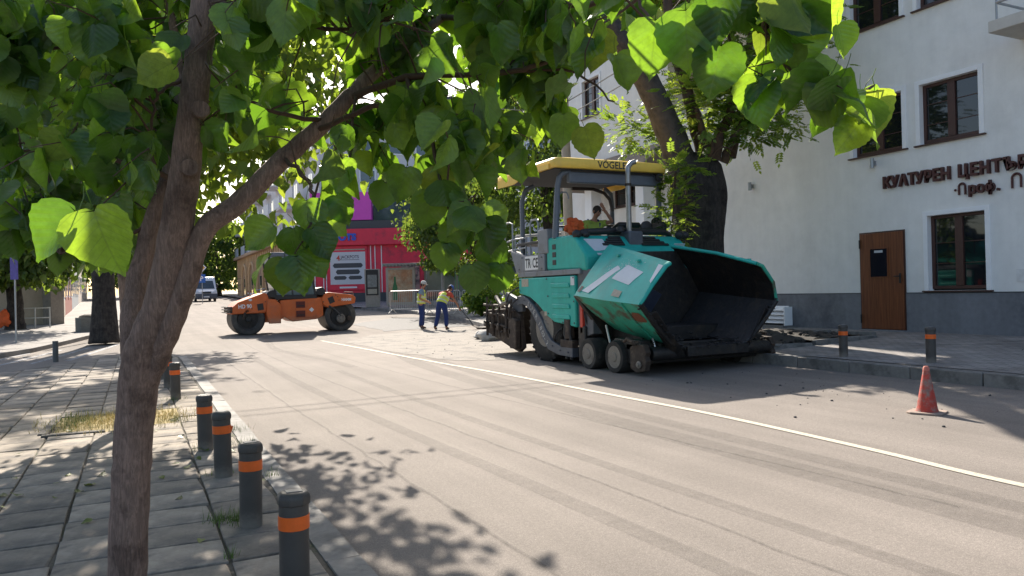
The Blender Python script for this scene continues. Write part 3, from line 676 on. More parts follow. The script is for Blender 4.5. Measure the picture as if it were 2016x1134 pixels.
# --- canopy: yellow moulded roof with a fascia, hollow below
CX0, CX1, CY0, CY1 = -1.45, 1.2, 2.35, 4.9
cy_ = MB()
def ring(ix, y0, y1, z, rr):   # rounded rectangle
    out = []
    for (cx, cyy, a0) in ((CX1-ix-rr, y1-rr, 0), (CX0+ix+rr, y1-rr, 90), (CX0+ix+rr, y0+rr, 180), (CX1-ix-rr, y0+rr, 270)):
        for k in range(5):
            q = rad(a0 + 22.5*k); out.append((cx+rr*math.cos(q), cyy+rr*math.sin(q), z + .035*math.sin(math.pi*(cx-CX0)/(CX1-CX0))))
    return out
cy_.loft([ring(.02,CY0+.02,CY1-.02,3.735,.1), ring(0,CY0,CY1,3.76,.12), ring(.0,CY0,CY1,3.87,.12), ring(.05,CY0+.04,CY1-.05,3.92,.12), ring(.3,CY0+.2,CY1-.3,3.95,.12)], True, True)
cn = pv(cy_, 'canopy', M_YEL, smooth=True, angle=50)
# drooping wavy side valances
for sx in (-1, 1):
    X = CX0-.006 if sx < 0 else CX1+.006
    ys = [CY0+.15+(CY1-CY0-.3)*k/24 for k in range(25)]
    lo = [3.72 - .10*math.exp(-((y-4.1)/.5)**2) - .13*max(0,(y-4.2)) + .05*math.exp(-((y-3.4)/.35)**2) for y in ys]
    m = MB(); m.loft([[(X,y,3.82 - .06*max(0,y-4.0)),(X+sx*.03,y,3.82-.06*max(0,y-4.0)),(X+sx*.03,y,l),(X,y,l)] for y, l in zip(ys, lo)])
    pv(m, 'side_valance', M_YEL, parent=cn, smooth=True, angle=40)
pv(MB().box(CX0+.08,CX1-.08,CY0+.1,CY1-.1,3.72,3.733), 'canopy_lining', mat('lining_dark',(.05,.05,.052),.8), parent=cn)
text('lettering', 'VÖGELE', .19, M_INK, cn, frame_m((-.47,CY0-.004,3.765),(1,0,0),(0,0,1)), extrude=.001, bold=.003, sx=.95)
pv(MB().lathe([(.05,0),(.085,.01),(.085,.05),(.03,.07)], 16, Matrix.Translation((1.02,2.42,3.65)) @ Matrix.Rotation(rad(100),4,'X')), 'work_lamp', M_RUB, parent=cn, smooth=True)
# --- exhaust
ex = pv(MB().tube([(-.02,2.0,2.40),(-.02,2.0,3.62),(-.01,2.0,3.74),(.05,1.98,3.82),(.13,1.96,3.85)], [.052,.052,.052,.05,.05], 16), 'exhaust_pipe', M_EXH, smooth=True)
pv(MB().box(-.17,.15,1.78,2.12,2.18,2.5), 'exhaust_box', M_PGREY, parent=ex, bevel=.03)
pv(MB().lathe([(.062,0),(.062,.05)], 16, Matrix.Translation((-.02,2.0,3.38))), 'clamp', M_RUSTM, parent=ex, smooth=True)
pv(MB().lathe([(.075,0),(.075,.05),(.06,.09)], 16, Matrix.Translation((-.26,1.95,2.5))), 'filler_cap', M_BLK, smooth=True)
# --- head lamps on stalks
for x, y in ((-1.2,1.98),(-1.03,1.98),(1.10,1.9),(1.22,1.9)):
    st = pv(MB().cyl((x,y+.02,2.08),(x,y,2.40),.014,seg=8), 'lamp_stalk', M_BLK)
    pv(MB().lathe([(.03,.09),(.075,.06),(.098,0),(.1,-.012),(.09,-.02)], 20, Matrix.Translation((x,y,2.44)) @ Matrix.Rotation(rad(-90),4,'X') @ Matrix.Rotation(math.pi,4,'X') @ Matrix.Diagonal((1,.85,1,1))), 'head_lamp', M_BLK, parent=st, smooth=True)
    pv(MB().lathe([(.082,-.021),(.05,-.033),(.01,-.037)], 20, Matrix.Translation((x,y,2.44)) @ Matrix.Rotation(rad(90),4,'X') @ Matrix.Rotation(math.pi,4,'X') @ Matrix.Diagonal((1,.85,1,1))), 'lamp_lens', M_LENS, parent=st, smooth=True)
# --- hopper wings: folded sheet-steel sections, open to the front
def wing(sx):
    # section points at the back and the front: floor, lower corner, crease, top
    if sx < 0:
        back  = [(-.45,1.30,.60),(-.80,1.34,.70),(-1.22,1.36,.98),(-1.62,1.38,1.32),(-1.30,1.36,1.72),(-.95,1.34,2.14),(-.90,1.34,2.18)]
        mid   = [(-.55,.40,.50),(-.90,.40,.60),(-1.28,.40,.88),(-1.64,.42,1.24),(-1.38,.42,1.62),(-1.06,.42,1.97),(-.99,.42,2.0)]
        front = [(-.62,-.28,.42),(-.95,-.34,.56),(-1.28,-.42,.84),(-1.60,-.50,1.17),(-1.38,-.52,1.46),(-1.10,-.50,1.75),(-1.0,-.48,1.79)]
    else:
        back  = [(-.45,1.30,.60),(-.62,1.34,.70),(-.9,1.36,.98),(-1.16,1.38,1.32),(-.92,1.42,1.78),(-.62,1.46,2.16),(-.56,1.46,2.19)]
        mid   = [(-.55,.40,.50),(-.75,.40,.60),(-1.0,.40,.88),(-1.24,.42,1.22),(-1.08,.42,1.62),(-.82,.42,1.97),(-.74,.42,2.0)]
        front = [(-.62,-.28,.42),(-.80,-.34,.56),(-1.0,-.42,.84),(-1.2,-.50,1.15),(-1.12,-.52,1.46),(-.90,-.50,1.74),(-.80,-.48,1.78)]
    def L_(a, b, t): return tuple(a[i]+(b[i]-a[i])*t for i in range(3))
    rows = [back] + [[L_(a, b, t) for a, b in zip(back, mid)] for t in (.5,)] + [mid] + [[L_(a, b, t) for a, b in zip(mid, front)] for t in (.5,)] + [front]
    rows = [[(-sx*p[0] if sx > 0 else p[0], p[1], p[2]) for p in r] for r in rows]
    n = 7
    def sheet_(off, cols):
        out = []
        for r in rows:
            for c in cols:
                a = Vector(r[max(c-1,0)]); b = Vector(r[min(c+1,n-1)]); t = (b-a).normalized(); nv = Vector((t.z,0,-t.x))*(-1 if sx < 0 else 1)
                if sx < 0: nv = Vector((-t.z,0,t.x))
                out.append(tuple(Vector(r[c]) + Vector((nv.x,0,nv.z))*off))
        return out
    def build(cols, off0, off1, name, m, par, **k):
        a = sheet_(off0, cols); b = sheet_(off1, cols); q = len(cols); R_ = len(rows); mb = MB(); N_ = len(a); fs = []
        for j in range(R_-1):
            for i in range(q-1):
                fs.append((j*q+i, j*q+i+1, (j+1)*q+i+1, (j+1)*q+i)); fs.append((N_+j*q+i, N_+(j+1)*q+i, N_+(j+1)*q+i+1, N_+j*q+i+1))
        for i in range(q-1):
            fs.append((i, N_+i, N_+i+1, i+1)); j = (R_-1)*q; fs.append((j+i, j+i+1, N_+j+i+1, N_+j+i))
        for j in range(R_-1):
            fs.append((j*q, (j+1)*q, N_+(j+1)*q, N_+j*q)); e = q-1; fs.append((j*q+e, N_+j*q+e, N_+(j+1)*q+e, (j+1)*q+e))
        mb.add(a+b, fs); return mb.build(name, m, par, smooth=True, angle=20, **k)
    return rows, build
for sx in (-1, 1):
    rows, bld_ = wing(sx); s_ = -1 if sx < 0 else 1
    up = bld_([3,4,5,6], .0, .035, 'hopper_wing', M_TEAL, PV)
    lo = bld_([0,1,2,3], .0, .03, 'lower_plate', M_TEALDIRT, up)
    inn = bld_([0,1,2,3,4,5,6], -.035, -.003, 'hopper_liner', M_BLACKM, up)
    # rolled top rim and front rim
    MB().tube([r[6] for r in rows], .03, 8).build('top_rim', M_TEAL, up, smooth=True)
    fr_ = [rows[-1][k] for k in (6,5,4,3)]
    MB().tube(fr_, [.03,.034,.03,.028], 8).build('front_rim', M_TEAL if sx < 0 else M_TEALDIRT, up, smooth=True)
    MB().tube([rows[-1][k] for k in (3,2,1,0)], .045, 8).build('front_edge', M_BLACKM, up, smooth=True)
    # stay rib under the crease
    MB().tube([tuple(Vector(rows[3][k]) + Vector((s_*.03,0,-.02))) for k in (3,2,1)], .022, 8).build('rib', M_TEALDIRT, up, smooth=True)
    MB().cyl((s_*1.02,.05,.72),(s_*.98,-.02,.42),.022,seg=8).build('ram', M_STEEL, up, smooth=True)
    MB().cyl((s_*1.12,1.2,.78),(s_*1.1,1.1,.42),.022,seg=8).build('ram', M_STEEL, up, smooth=True)
    for p in ((.75,),(.1,)):
        MB().cbox((s_*(1.13 if p[0] > .4 else 1.18), p[0], 1.985 if p[0] > .4 else 1.87), (.05,.07,.04)).build('bracket', M_TEAL, up, bevel=.006)
    if sx < 0:
        # flat decals on the upper wing face
        A, B, C_, D = [Vector(p) for p in (rows[0][3], rows[-1][3], rows[-1][5], rows[0][5])]
        def on(u, v, off=.04):
            # u: back->front, v: crease->top, following the slightly bent face
            rowsf = u*(len(rows)-1); i = min(int(rowsf), len(rows)-2); f = rowsf-i
            colf = 3+v*2; c = min(int(colf), 4); g = colf-c
            p = (Vector(rows[i][c])*(1-f)+Vector(rows[i+1][c])*f)*(1-g) + (Vector(rows[i][c+1])*(1-f)+Vector(rows[i+1][c+1])*f)*g
            t = ((Vector(rows[i][c+1])-Vector(rows[i][c])).normalized()); nv = Vector((-t.z,0,t.x)); return p + nv*off
        def decal(name, uv, m, k=6):
            mb = MB(); top = []; bot = []
            (a, b, c, d) = uv; L2 = lambda p, q, t: (p[0]+(q[0]-p[0])*t, p[1]+(q[1]-p[1])*t)
            g = [[on(*L2(L2(a, b, i/k), L2(d, c, i/k), j/k)) for i in range(k+1)] for j in range(k+1)]
            n_ = k+1; mb.add([p for r in g for p in r], [(j*n_+i, j*n_+i+1, (j+1)*n_+i+1, (j+1)*n_+i) for j in range(k) for i in range(k)])
            return mb.build(name, m, up)
        decal('sticker', ((.46,.42),(.74,.36),(.82,.70),(.56,.76)), M_STICK)
        decal('stripe', ((.09,.08),(.22,.06),(.5,.64),(.42,.70)), M_STICK)
        decal('sticker', ((.58,.08),(.70,.06),(.70,.2),(.58,.22)), M_PALE)
        decal('slot', ((.02,.06),(.07,.05),(.085,.17),(.035,.18)), M_BLK)
        decal('corner_plate', ((.965,.55),(.995,.5),(.995,.97),(.93,.97)), M_STICK)
        dots = MB(); rr = random.Random(4)
        for k in range(150):
            t = rr.random()**.8; u = .30+.36*t + rr.gauss(0,.045); v = .52+.34*t + rr.gauss(0,.05)
            if not (.05 < u < .9 and .05 < v < .95): continue
            s2 = .007+.006*rr.random(); ex_ = on(u, v); e2 = on(u+s2*.45, v); e3 = on(u+s2*.45, v+s2); e4 = on(u, v+s2); dots.quad(ex_, e2, e3, e4)
        tag(dots.build('dot_pattern', M_STICK, up), kind='stuff')
        # rust blister on the lower plate
        rp = MB(); pts = []
        a, b = Vector(rows[3][3]), Vector(rows[3][1]); f0, f1 = Vector(rows[4][3]), Vector(rows[4][1])
        def low(u, v): 
            i = 3; p = Vector(rows[3][3])*(1-u)+Vector(rows[4][3])*u; q = Vector(rows[3][2])*(1-u)+Vector(rows[4][2])*u; r_ = p*(1-v)+q*v
            t = (q-p).normalized(); return r_ + Vector((t.z,0,-t.x))*-.036 if False else r_ + Vector((-.022,0,-.026))*1.0
        ring_ = [low(.42+.36*math.cos(q)*(1+.2*math.sin(3*q)), .62+.30*math.sin(q)*(1+.25*math.cos(2*q))) for q in [2*math.pi*k/18 for k in range(18)]]
        rp.add([low(.42,.62)+Vector((-.004,0,-.004))]+ring_, [(0,1+k,1+(k+1) % 18) for k in range(18)]); rp.build('rust_patch', M_RUSTP, up)
# hopper floor, back wall and conveyor
pv(MB().box(-.95,.95,-.1,1.45,.42,.52), 'hopper_floor', M_BLACKM, bevel=.02)
pv(MB().prism([(-.95,.5),(.8,.5),(1.2,1.3),(.62,2.1),(-.95,2.08),(-1.6,1.3)], 'y', 1.40, 1.5), 'hopper_back', M_BLACKM, bevel=.01)
pv(MB().cbox((-.52,1.0,1.0),(.5,.02,.9),(rad(28),rad(18),rad(20))), 'deflector_plate', mat('worn_steel_plate',(.09,.11,.17),.35,metal=.5,var=.2,scale=9))
for sx, w1 in ((-1,1.44),(1,1.08)):   # hinged front aprons
    pv(MB().loft([[(sx*w1,-.44,1.0),(sx*(w1-.14),-.52,1.06),(sx*.62,-.36,.30),(sx*.72,-.24,.26)],[(sx*(w1+.02),-.38,1.0),(sx*(w1-.12),-.46,1.06),(sx*.64,-.30,.30),(sx*.74,-.18,.26)]]), 'hopper_apron', M_BLACKM, bevel=.015)
pv(MB().box(-.62,.66,-.4,-.34,.3,.46), 'front_flap', M_BLACKM, bevel=.01)
# --- rails at the rear deck
M_RAIL = mat('rail_paint', (.28,.31,.34), .45, var=.15)
for x in (-1.22,):
    for pts in ([(x,3.45,2.15),(x,3.45,2.78),(x,3.52,2.86),(x,3.75,2.86),(x,3.8,2.8),(x,3.8,2.1)],
                [(x,4.0,2.1),(x,4.0,2.52),(x,4.6,2.52),(x,5.0,2.48)],[(x,4.0,2.32),(x,4.95,2.28)],[(x,4.5,2.2),(x,4.5,2.52)],[(x,5.0,2.0),(x,5.0,2.72)],
                [(x,4.62,2.25),(x,4.62,2.86),(x,4.75,2.9),(x,5.0,2.9)]):
        pv(MB().tube(pts, .019, 8), 'guard_rail', M_RAIL, smooth=True)
for zz in (2.62,2.42): pv(MB().tube([(-1.0,4.9,zz),(.2,5.0,zz+.08)], .03, 8), 'rear_rail', mat('rail_white',(.6,.6,.58),.5), smooth=True)
pv(MB().tube([(-.62,3.9,2.15),(-.62,3.9,2.68),(-.5,3.9,2.76),(.2,3.9,2.76)], .024, 8), 'seat_rail', M_PGREY, smooth=True)
# --- screed at the rear: side plate, spindles, tubes, walkway
sc_ = pv(MB().prism([(4.15,.22),(4.35,.12),(4.75,.2),(6.0,.5),(6.05,.62),(5.9,1.0),(4.6,1.05),(4.25,.9)], 'x', -1.28, -1.18), 'screed_end_plate', M_RUSTM, bevel=.015)
pv(MB().prism([(4.75,.24),(6.0,.52),(6.0,.95),(5.2,1.1),(4.75,1.05)], 'x', -1.2, 1.2), 'screed_body', M_RUSTM, bevel=.02)
pv(MB().prism([(4.2,.2),(4.5,.2),(4.55,.75),(4.35,.86),(4.18,.8)], 'x', -1.42, -1.3), 'screed_shoe', M_RUSTM, bevel=.02)
for y, r0 in ((4.5,.03),(4.72,.035),(5.1,.03),(5.42,.04),(5.75,.03)):
    pv(MB().tube([(-1.36,y,.42),(-1.36,y+.01,.8),(-1.34,y+.02,1.22+.08*math.sin(y*9))], [r0,r0,r0*.8], 8), 'spindle', M_RUSTM, smooth=True)
    pv(MB().box(-1.42,-1.3,y-.06,y+.06,.5+.1*(y-4.5),.62+.1*(y-4.5)), 'spindle_block', M_RUSTM, bevel=.012)
for k, z in enumerate((.55,.78,.98)): pv(MB().tube([(-1.33,4.4,z),(-1.35,5.0,z+.12),(-1.34,5.95,z+.14)], .028, 8), 'screed_tube', M_RUSTM, smooth=True)
pv(MB().tube([(-1.35,4.7,1.18),(-1.4,4.9,1.12),(-1.38,5.2,1.3)], .045, 8), 'gas_bottle_tube', M_RIM, smooth=True)
for y in (4.6,5.0,5.55): pv(MB().tube([(-1.34,y,1.2),(-1.4,y+.15,.95),(-1.35,y+.12,.6)], .016, 6), 'hose', M_BLK, smooth=True)
pv(MB().box(-1.42,1.2,5.9,6.25,.55,.6), 'walkway', M_RUSTM, bevel=.01)
pv(MB().prism([(4.2,.98),(4.5,.95),(5.0,1.25),(5.0,1.4),(4.4,1.25),(4.2,1.2)], 'x', -1.25, -1.15), 'tow_arm', M_PGREY, bevel=.02)
pv(MB().tube([(-1.25,4.9,1.15),(-1.25,5.2,1.6),(-1.25,5.6,1.72)], .02, 8), 'grab_bar', M_RIM, smooth=True)
pv(MB().box(-1.3,-1.12,5.2,5.5,1.75,2.05), 'control_box', mat('blue_box',(.03,.12,.4),.5), bevel=.02)

# --- bolts, hoses and asphalt crust
bolt_me = MB().lathe([(.016,0),(.016,.012),(.008,.016)], 7, Matrix.Rotation(rad(-90),4,'Y')).mesh('bolt'); bolt_me.materials.append(M_PGREY)
def bolt(x, y, z):
    o = bpy.data.objects.new('bolt', bolt_me); COL.objects.link(o); o.parent = PV; o.location = (x,y,z)
for y, z in ((1.98,1.64),(1.98,1.2),(1.98,.8),(2.4,.8),(4.16,1.64),(3.0,1.64),(4.16,1.42),(2.96,1.3),(2.96,.96)): bolt(-1.302,y,z)
for y, z in ((3.95,1.22),(2.5,.27),(2.2,.25),(2.8,.34)): bolt(-1.325,y,z)
for y, z in ((3.2,1.85),(3.2,2.08),(4.2,1.86),(4.05,2.1)): bolt(-1.292,y,z)
for pts in ([(-1.1,1.72,1.3),(-1.28,1.66,1.0),(-1.2,1.6,.7),(-1.05,1.5,.6)],[(-1.0,1.68,1.2),(-1.2,1.6,.85),(-1.1,1.45,.62)],[(-1.15,2.55,.75),(-1.32,2.6,.6),(-1.3,2.75,.45),(-1.1,2.9,.5)],[(-1.28,4.25,1.5),(-1.4,4.5,1.35),(-1.34,4.8,1.1)],[(-1.28,4.2,1.3),(-1.42,4.4,1.1),(-1.36,4.6,.85)]):
    MB().tube(spline(pts, 5), .016, 6).build('hydraulic_hose', M_BLK, PV, smooth=True)
cr_ = MB(); rr = random.Random(12)
def crust(a, b, n, spread=.03):
    a, b = Vector(a), Vector(b)
    for k in range(n):
        c = a.lerp(b, rr.random()) + Vector((rr.gauss(0,spread), rr.gauss(0,spread), rr.gauss(0,spread*.6))); r = rr.uniform(.008,.03)
        cr_.ell(c, (r*rr.uniform(.8,1.8), r*rr.uniform(.8,1.6), r*.8), 6, 4)
crust((-1.2,-.17,.48),(1.3,-.17,.48),60,.04); crust((-1.3,.0,.53),(1.3,.05,.53),60,.05); crust((-.62,-.36,.45),(.66,-.36,.45),40,.03)
crust((-1.6,-.5,1.15),(-.7,-.32,.45),50,.03); crust((1.2,-.5,1.15),(.7,-.32,.45),50,.03); crust((-.6,.2,.54),(.7,.9,.56),70,.16); crust((-1.3,4.5,.6),(-1.36,5.9,.75),50,.06)
tag(cr_.build('asphalt_crust', M_BLACKM, PV), kind='stuff')
# ------------------------------------------------------------------ tandem roller
M_ORG = mat('roller_orange', (.62,.13,.025), .45, var=.1, scale=5, col2=(.5,.13,.05), c2=(.5,.72), s2=2)
streaks(M_ORG, .82)
M_DRUM = mat('drum_steel', (.06,.057,.055), .55, metal=.3, var=.3, scale=9, col2=(.1,.09,.08), c2=(.5,.68), s2=3)
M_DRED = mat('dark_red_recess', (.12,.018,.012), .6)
M_CABG = mat('cab_glass', (.10,.14,.15), .06, spec=.9, var=.2, scale=3)
RO = thing('tandem_roller', 'orange tandem road roller with glazed cab standing across the road', 'road roller', (3.45, 28.6, gz(5.2,28.6)-.02), rad(1.5)); RO.scale = (.95,.95,.97)
def ro(mb, name, m, **k): return mb.build(name, m, k.pop('parent', RO), **k)
def drum(x):
    m = Matrix.Translation((x, .55, .6)) @ Matrix.Rotation(rad(90),4,'X')
    d = MB().lathe([(.35,1.2),(.42,1.27),(.55,1.27),(.6,1.24),(.6,-.04),(.55,-.08),(.42,-.08),(.35,0)], 48, m).build('drum', M_DRUM, RO, smooth=True, angle=30)
    MB().lathe([(.38,1.18),(.36,1.2),(.12,1.23),(.1,1.3),(.02,1.3)], 24, m).build('drum_plate', M_BLACKM, d, smooth=True, angle=30)
    return d
d1 = drum(0.0); d2 = drum(3.42)
for k in range(5):
    q = rad(100+18*k); MB().cyl((.0+.3*math.cos(q)*.6,-.72,.6+.3*math.sin(q)),(.0+.3*math.cos(q)*.6,-.78,.6+.3*math.sin(q)),.05,seg=8).build('drum_bolt', M_RUSTM, d1)
MB().lathe([(.155,0),(.165,.02),(.165,.12),(.13,.15),(.12,.13),(.06,.13),(.05,.17),(.01,.17)], 24, Matrix.Translation((3.40,-.72,.5)) @ Matrix.Rotation(rad(90),4,'X')).build('drive_motor', M_RIM, d2, smooth=True, angle=30)
MB().cyl((3.75,-.72,.5),(3.75,-.84,.5),.1,seg=14).build('motor_cover', M_RUSTM, d2, smooth=True)
MB().tube([(2.95,-.8,.98),(3.15,-.82,.86),(3.4,-.84,.6)], .035, 8).build('brace', M_DRUM, d2, smooth=True)
Y0_, Y1_ = -.78, .78
def hood_(o, name='hood'): return ro(MB().prism(o, 'y', Y0_, Y1_), name, M_ORG, bevel=.035, seg=3)
h1 = hood_([(-.60,.78),(-.62,.98),(-.36,1.20),(.56,1.53),(.66,1.50),(.74,1.3),(.62,.80)])
h2 = hood_([(2.74,1.02),(2.92,.92),(3.98,1.05),(4.02,1.28),(3.9,1.38),(2.93,1.50),(2.78,1.42),(2.68,1.26)])
for h, x, z, s in ((h1,.42,1.02,-8),(h2,3.05,1.2,-22)):
    MB().cbox((x,Y0_-.003,z),(.22,.012,.24),(0,rad(s),0)).build('vent', M_BLK, h, bevel=.01)
    for dx, dz in ((.42,.2),(.5,-.02),(.3,.3),(-.5,-.1)): MB().cyl((x+dx*.6,Y0_-.01,z+dz*.6),(x+dx*.6,Y0_+.02,z+dz*.6),.022,seg=8).build('bolt', M_BLK, h)
M_WLET = mat('white_letters', (.75,.76,.78), .5, var=.05)
text('lettering', 'HD 90', .2, M_WLET, h1, frame_m((-.36,Y0_-.004,.98),(1,0,.03),(0,0,1)), extrude=.001, bold=.006, sx=.86)
text('lettering', 'HAMM', .15, M_WLET, h2, frame_m((3.45,Y0_-.004,1.16),(1,0,-.02),(0,0,1)), extrude=.001, bold=.005, sx=.86)
MB().ell((.07,Y0_+.02,1.28),(.07,.05,.05)).build('lamp', M_LENS, h1, smooth=True)
MB().box(-.66,-.56,-.8,.8,.82,1.06).build('bumper', M_RUSTM, h1, bevel=.02)
for z in (.84,.94,1.04): MB().tube([(-.64,-.8,z),(-.74,-.78,z),(-.74,.78,z),(-.64,.8,z)], .018, 6).build('bumper_rail', M_RIM, h1, smooth=True)
MB().tube([(3.55,-.7,1.42),(3.58,-.7,1.5),(3.92,-.7,1.48),(3.95,-.7,1.36)], .015, 6).build('hood_rail', M_RIM, h2, smooth=True)
# fender plates and centre frame
ro(MB().prism([(.66,1.30),(.96,1.28),(1.14,1.08),(1.14,.40),(.72,.40),(.62,.76)], 'y', -.86, -.7), 'fender_plate', M_ORG, bevel=.02)
ro(MB().prism([(.66,1.30),(.96,1.28),(1.14,1.08),(1.14,.40),(.72,.40),(.62,.76)], 'y', .7, .86), 'fender_plate', M_ORG, bevel=.02)
fr_ = ro(MB().prism([(1.14,.52),(1.3,.62),(1.5,.5),(1.6,.44),(2.5,.5),(2.75,.62),(2.75,1.32),(1.14,1.24)], 'y', -.72, .72), 'centre_frame', M_ORG, bevel=.03)
MB().box(1.70,2.52,-.74,-.70,.58,1.24).build('service_door', M_ORG, fr_, bevel=.015)
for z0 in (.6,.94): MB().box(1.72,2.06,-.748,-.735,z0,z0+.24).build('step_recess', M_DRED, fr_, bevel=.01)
for z0 in (.66,1.0): MB().box(1.76,2.02,-.765,-.74,z0,z0+.035).build('step', M_BLK, fr_)
MB().cbox((2.3,-.743,.86),(.13,.004,.13),(0,rad(45),0)).build('emblem', M_WLET, fr_)
MB().box(1.1,1.45,-.6,.6,.66,1.2).build('joint_cover', M_DRUM, fr_)
# engine hood bits in black next to the cab, hand rails
for x0, x1, z0, z1 in ((.62,1.02,1.38,1.62),(2.45,2.85,1.42,1.7)):
    ro(MB().prism([(x0,z0),(x1,z0-.06),(x1,z1-.1),(x1-.12,z1),(x0+.1,z1-.05)], 'y', -.72, .72), 'air_intake', M_BLK, bevel=.02)
ro(MB().tube([(.05,-.7,1.4),(.3,-.7,1.62),(.6,-.7,1.68)], .02, 6), 'hand_rail', M_STEEL, smooth=True)
# cab: floor pan, pillars, glass, roof
cb = ro(MB().prism([(.92,1.26),(2.55,1.26),(2.5,1.44),(.98,1.44)], 'y', -.72, .72), 'cab_floor', M_BLK, bevel=.03)
bot = [(1.0,-.70,1.42),(2.46,-.70,1.42),(2.46,.70,1.42),(1.0,.70,1.42)]; top = [(.78,-.66,2.86),(2.28,-.66,2.86),(2.28,.66,2.86),(.78,.66,2.86)]
for a, b in zip(bot, top): MB().tube([a, b], .04, 8).build('cab_pillar', M_BLK, cb, smooth=True)
MB().tube([(1.62,-.70,1.42),(1.5,-.66,2.86)], .03, 8).build('cab_pillar', M_BLK, cb, smooth=True)
for i in range(4):
    j = (i+1) % 4; a, b, c, d = [Vector(p) for p in (bot[i], bot[j], top[j], top[i])]
    MB().quad(a, b, c, d).build('cab_pane', M_CABG, cb, solid=.012)
MB().prism([(.72,2.84),(2.34,2.84),(2.32,2.94),(2.2,3.0),(.88,3.0),(.74,2.94)], 'y', -.74, .74).build('cab_roof', mat('cab_roof_grey',(.13,.15,.19),.5), cb, bevel=.03)
MB().prism([(1.5,1.44),(1.95,1.44),(1.9,1.62),(1.62,1.62),(1.58,2.2),(1.45,2.2)], 'y', -.25, .25).build('cab_seat', M_BLK, cb, bevel=.04)
MB().tube([(2.0,-.1,1.44),(2.08,-.1,1.9)], .04, 8).build('steering_column', M_BLK, cb)

# ------------------------------------------------------------------ white van
M_VAN = mat('van_white', (.85,.86,.87), .3, var=.04, coat=.3)
M_VGL = mat('van_glass', (.05,.07,.085), .05, spec=.9, var=.3, scale=2)
VN = thing('white_van', 'white high roof van with dark bumper coming down the sunny street', 'van', (6.0, 79, gz(6,79)), rad(2))
# profile along y (front at y=0, facing the camera), z up
prof = [(.0,.42),(-.02,.75),(.12,1.02),(.62,1.22),(1.25,2.02),(1.6,2.38),(2.2,2.46),(5.3,2.46),(5.4,2.3),(5.42,.45)]
def vrow(x, k): return [(x, y, .42+(z-.42)*k) for y, z in prof]
body = MB().loft([vrow(-.96,.97), vrow(-1.0,.985), vrow(-.9,1.0), vrow(.9,1.0), vrow(1.0,.985), vrow(.96,.97)], True, True)
vb = body.build('body', M_VAN, VN, bevel=.05, seg=3)
MB().loft([[(-.84,.66,1.27),(.84,.66,1.27),(.76,1.24,2.03),(-.76,1.24,2.03)],[(-.84,.64,1.29),(.84,.64,1.29),(.76,1.22,2.05),(-.76,1.22,2.05)]]).build('windscreen', M_VGL, VN)
bmp = MB().prism([(-.1,.3),(-.12,.6),(-.03,.78),(.3,.78),(.3,.3)], 'x', -.99, .99).build('bumper', M_PGREY, VN, bevel=.04)
MB().box(-.42,.42,-.08,-.02,.8,.97).build('grille', M_BLK, VN, bevel=.02); MB().box(-.26,.26,-.135,-.12,.42,.54).build('number_plate', M_WHITE, bmp)
for sx in (-1,1):
    MB().loft([[(sx*.55,-.02,.84),(sx*.93,.02,.88),(sx*.97,.25,1.13),(sx*.72,.14,1.06)],[(sx*.55,-.05,.84),(sx*.94,-.01,.88),(sx*.985,.23,1.14),(sx*.72,.1,1.08)]]).build('headlight', M_LENS, VN, bevel=.01)
    MB().box(min(sx*1.02,sx*1.2),max(sx*1.02,sx*1.2),.85,1.0,1.35,1.72).build('wing_mirror', M_BLK, VN, bevel=.03)
    MB().prism([(.95,1.35),(1.45,2.0),(2.2,2.0),(2.2,1.35)], 'x', sx*1.0, sx*1.006).build('side_window', M_VGL, VN)
    for yy in (.95,4.4): 
        w_ = MB().lathe([(.2,.1),(.31,.1),(.33,.07),(.33,-.1)], 24, Matrix.Translation((sx*.88,yy,.33)) @ Matrix.Rotation(sx*rad(90),4,'Y')).build('wheel', M_RUB, VN, smooth=True)
        MB().lathe([(.2,.09),(.05,.11),(.01,.11)], 16, Matrix.Translation((sx*.88,yy,.33)) @ Matrix.Rotation(sx*rad(90),4,'Y')).build('rim', M_STEEL, w_, smooth=True)
VN.rotation_euler.z = rad(3)

# ------------------------------------------------------------------ bollards
M_BOLL = mat('bollard_plastic', (.064,.059,.055), .55, var=.18, scale=9, col2=(.11,.10,.09), c2=(.5,.7), s2=4)
M_BORG = mat('reflective_orange', (.85,.14,.012), .5, var=.08, scale=30)
def dust(m, z0, z1, col):
    """road dust caught on the foot of a thing"""
    nt = m.node_tree; N = nt.nodes; L = nt.links; b = N['Principled BSDF']; tc = N.new('ShaderNodeTexCoord'); sx = N.new('ShaderNodeSeparateXYZ'); L.new(tc.outputs['Object'], sx.inputs[0])
    n = N.new('ShaderNodeTexNoise'); n.inputs['Scale'].default_value = 14; n.inputs['Detail'].default_value = 8; n.inputs['Roughness'].default_value = .75; L.new(tc.outputs['Object'], n.inputs[0])
    ad = N.new('ShaderNodeMath'); ad.operation = 'MULTIPLY_ADD'; ad.inputs[1].default_value = (z1-z0)*1.6; L.new(n.outputs[0], ad.inputs[0]); L.new(sx.outputs['Z'], ad.inputs[2])
    r = N.new('ShaderNodeMapRange'); r.interpolation_type = 'SMOOTHSTEP'; r.inputs[1].default_value = z0+(z1-z0)*.8; r.inputs[2].default_value = z1+(z1-z0)*.9; r.inputs[3].default_value = .75; r.inputs[4].default_value = 0; L.new(ad.outputs[0], r.inputs[0])
    mx = N.new('ShaderNodeMix'); mx.data_type = 'RGBA'; L.new(r.outputs[0], mx.inputs[0]); L.new(b.inputs['Base Color'].links[0].from_socket, mx.inputs[6]); mx.inputs[7].default_value = (*col,1); L.new(mx.outputs[2], b.inputs['Base Color'])
dust(M_BOLL, 0, .1, (.2,.18,.155)); dust(M_ORG, .35, .7, (.3,.2,.14)); streaks(M_BORG, .8)
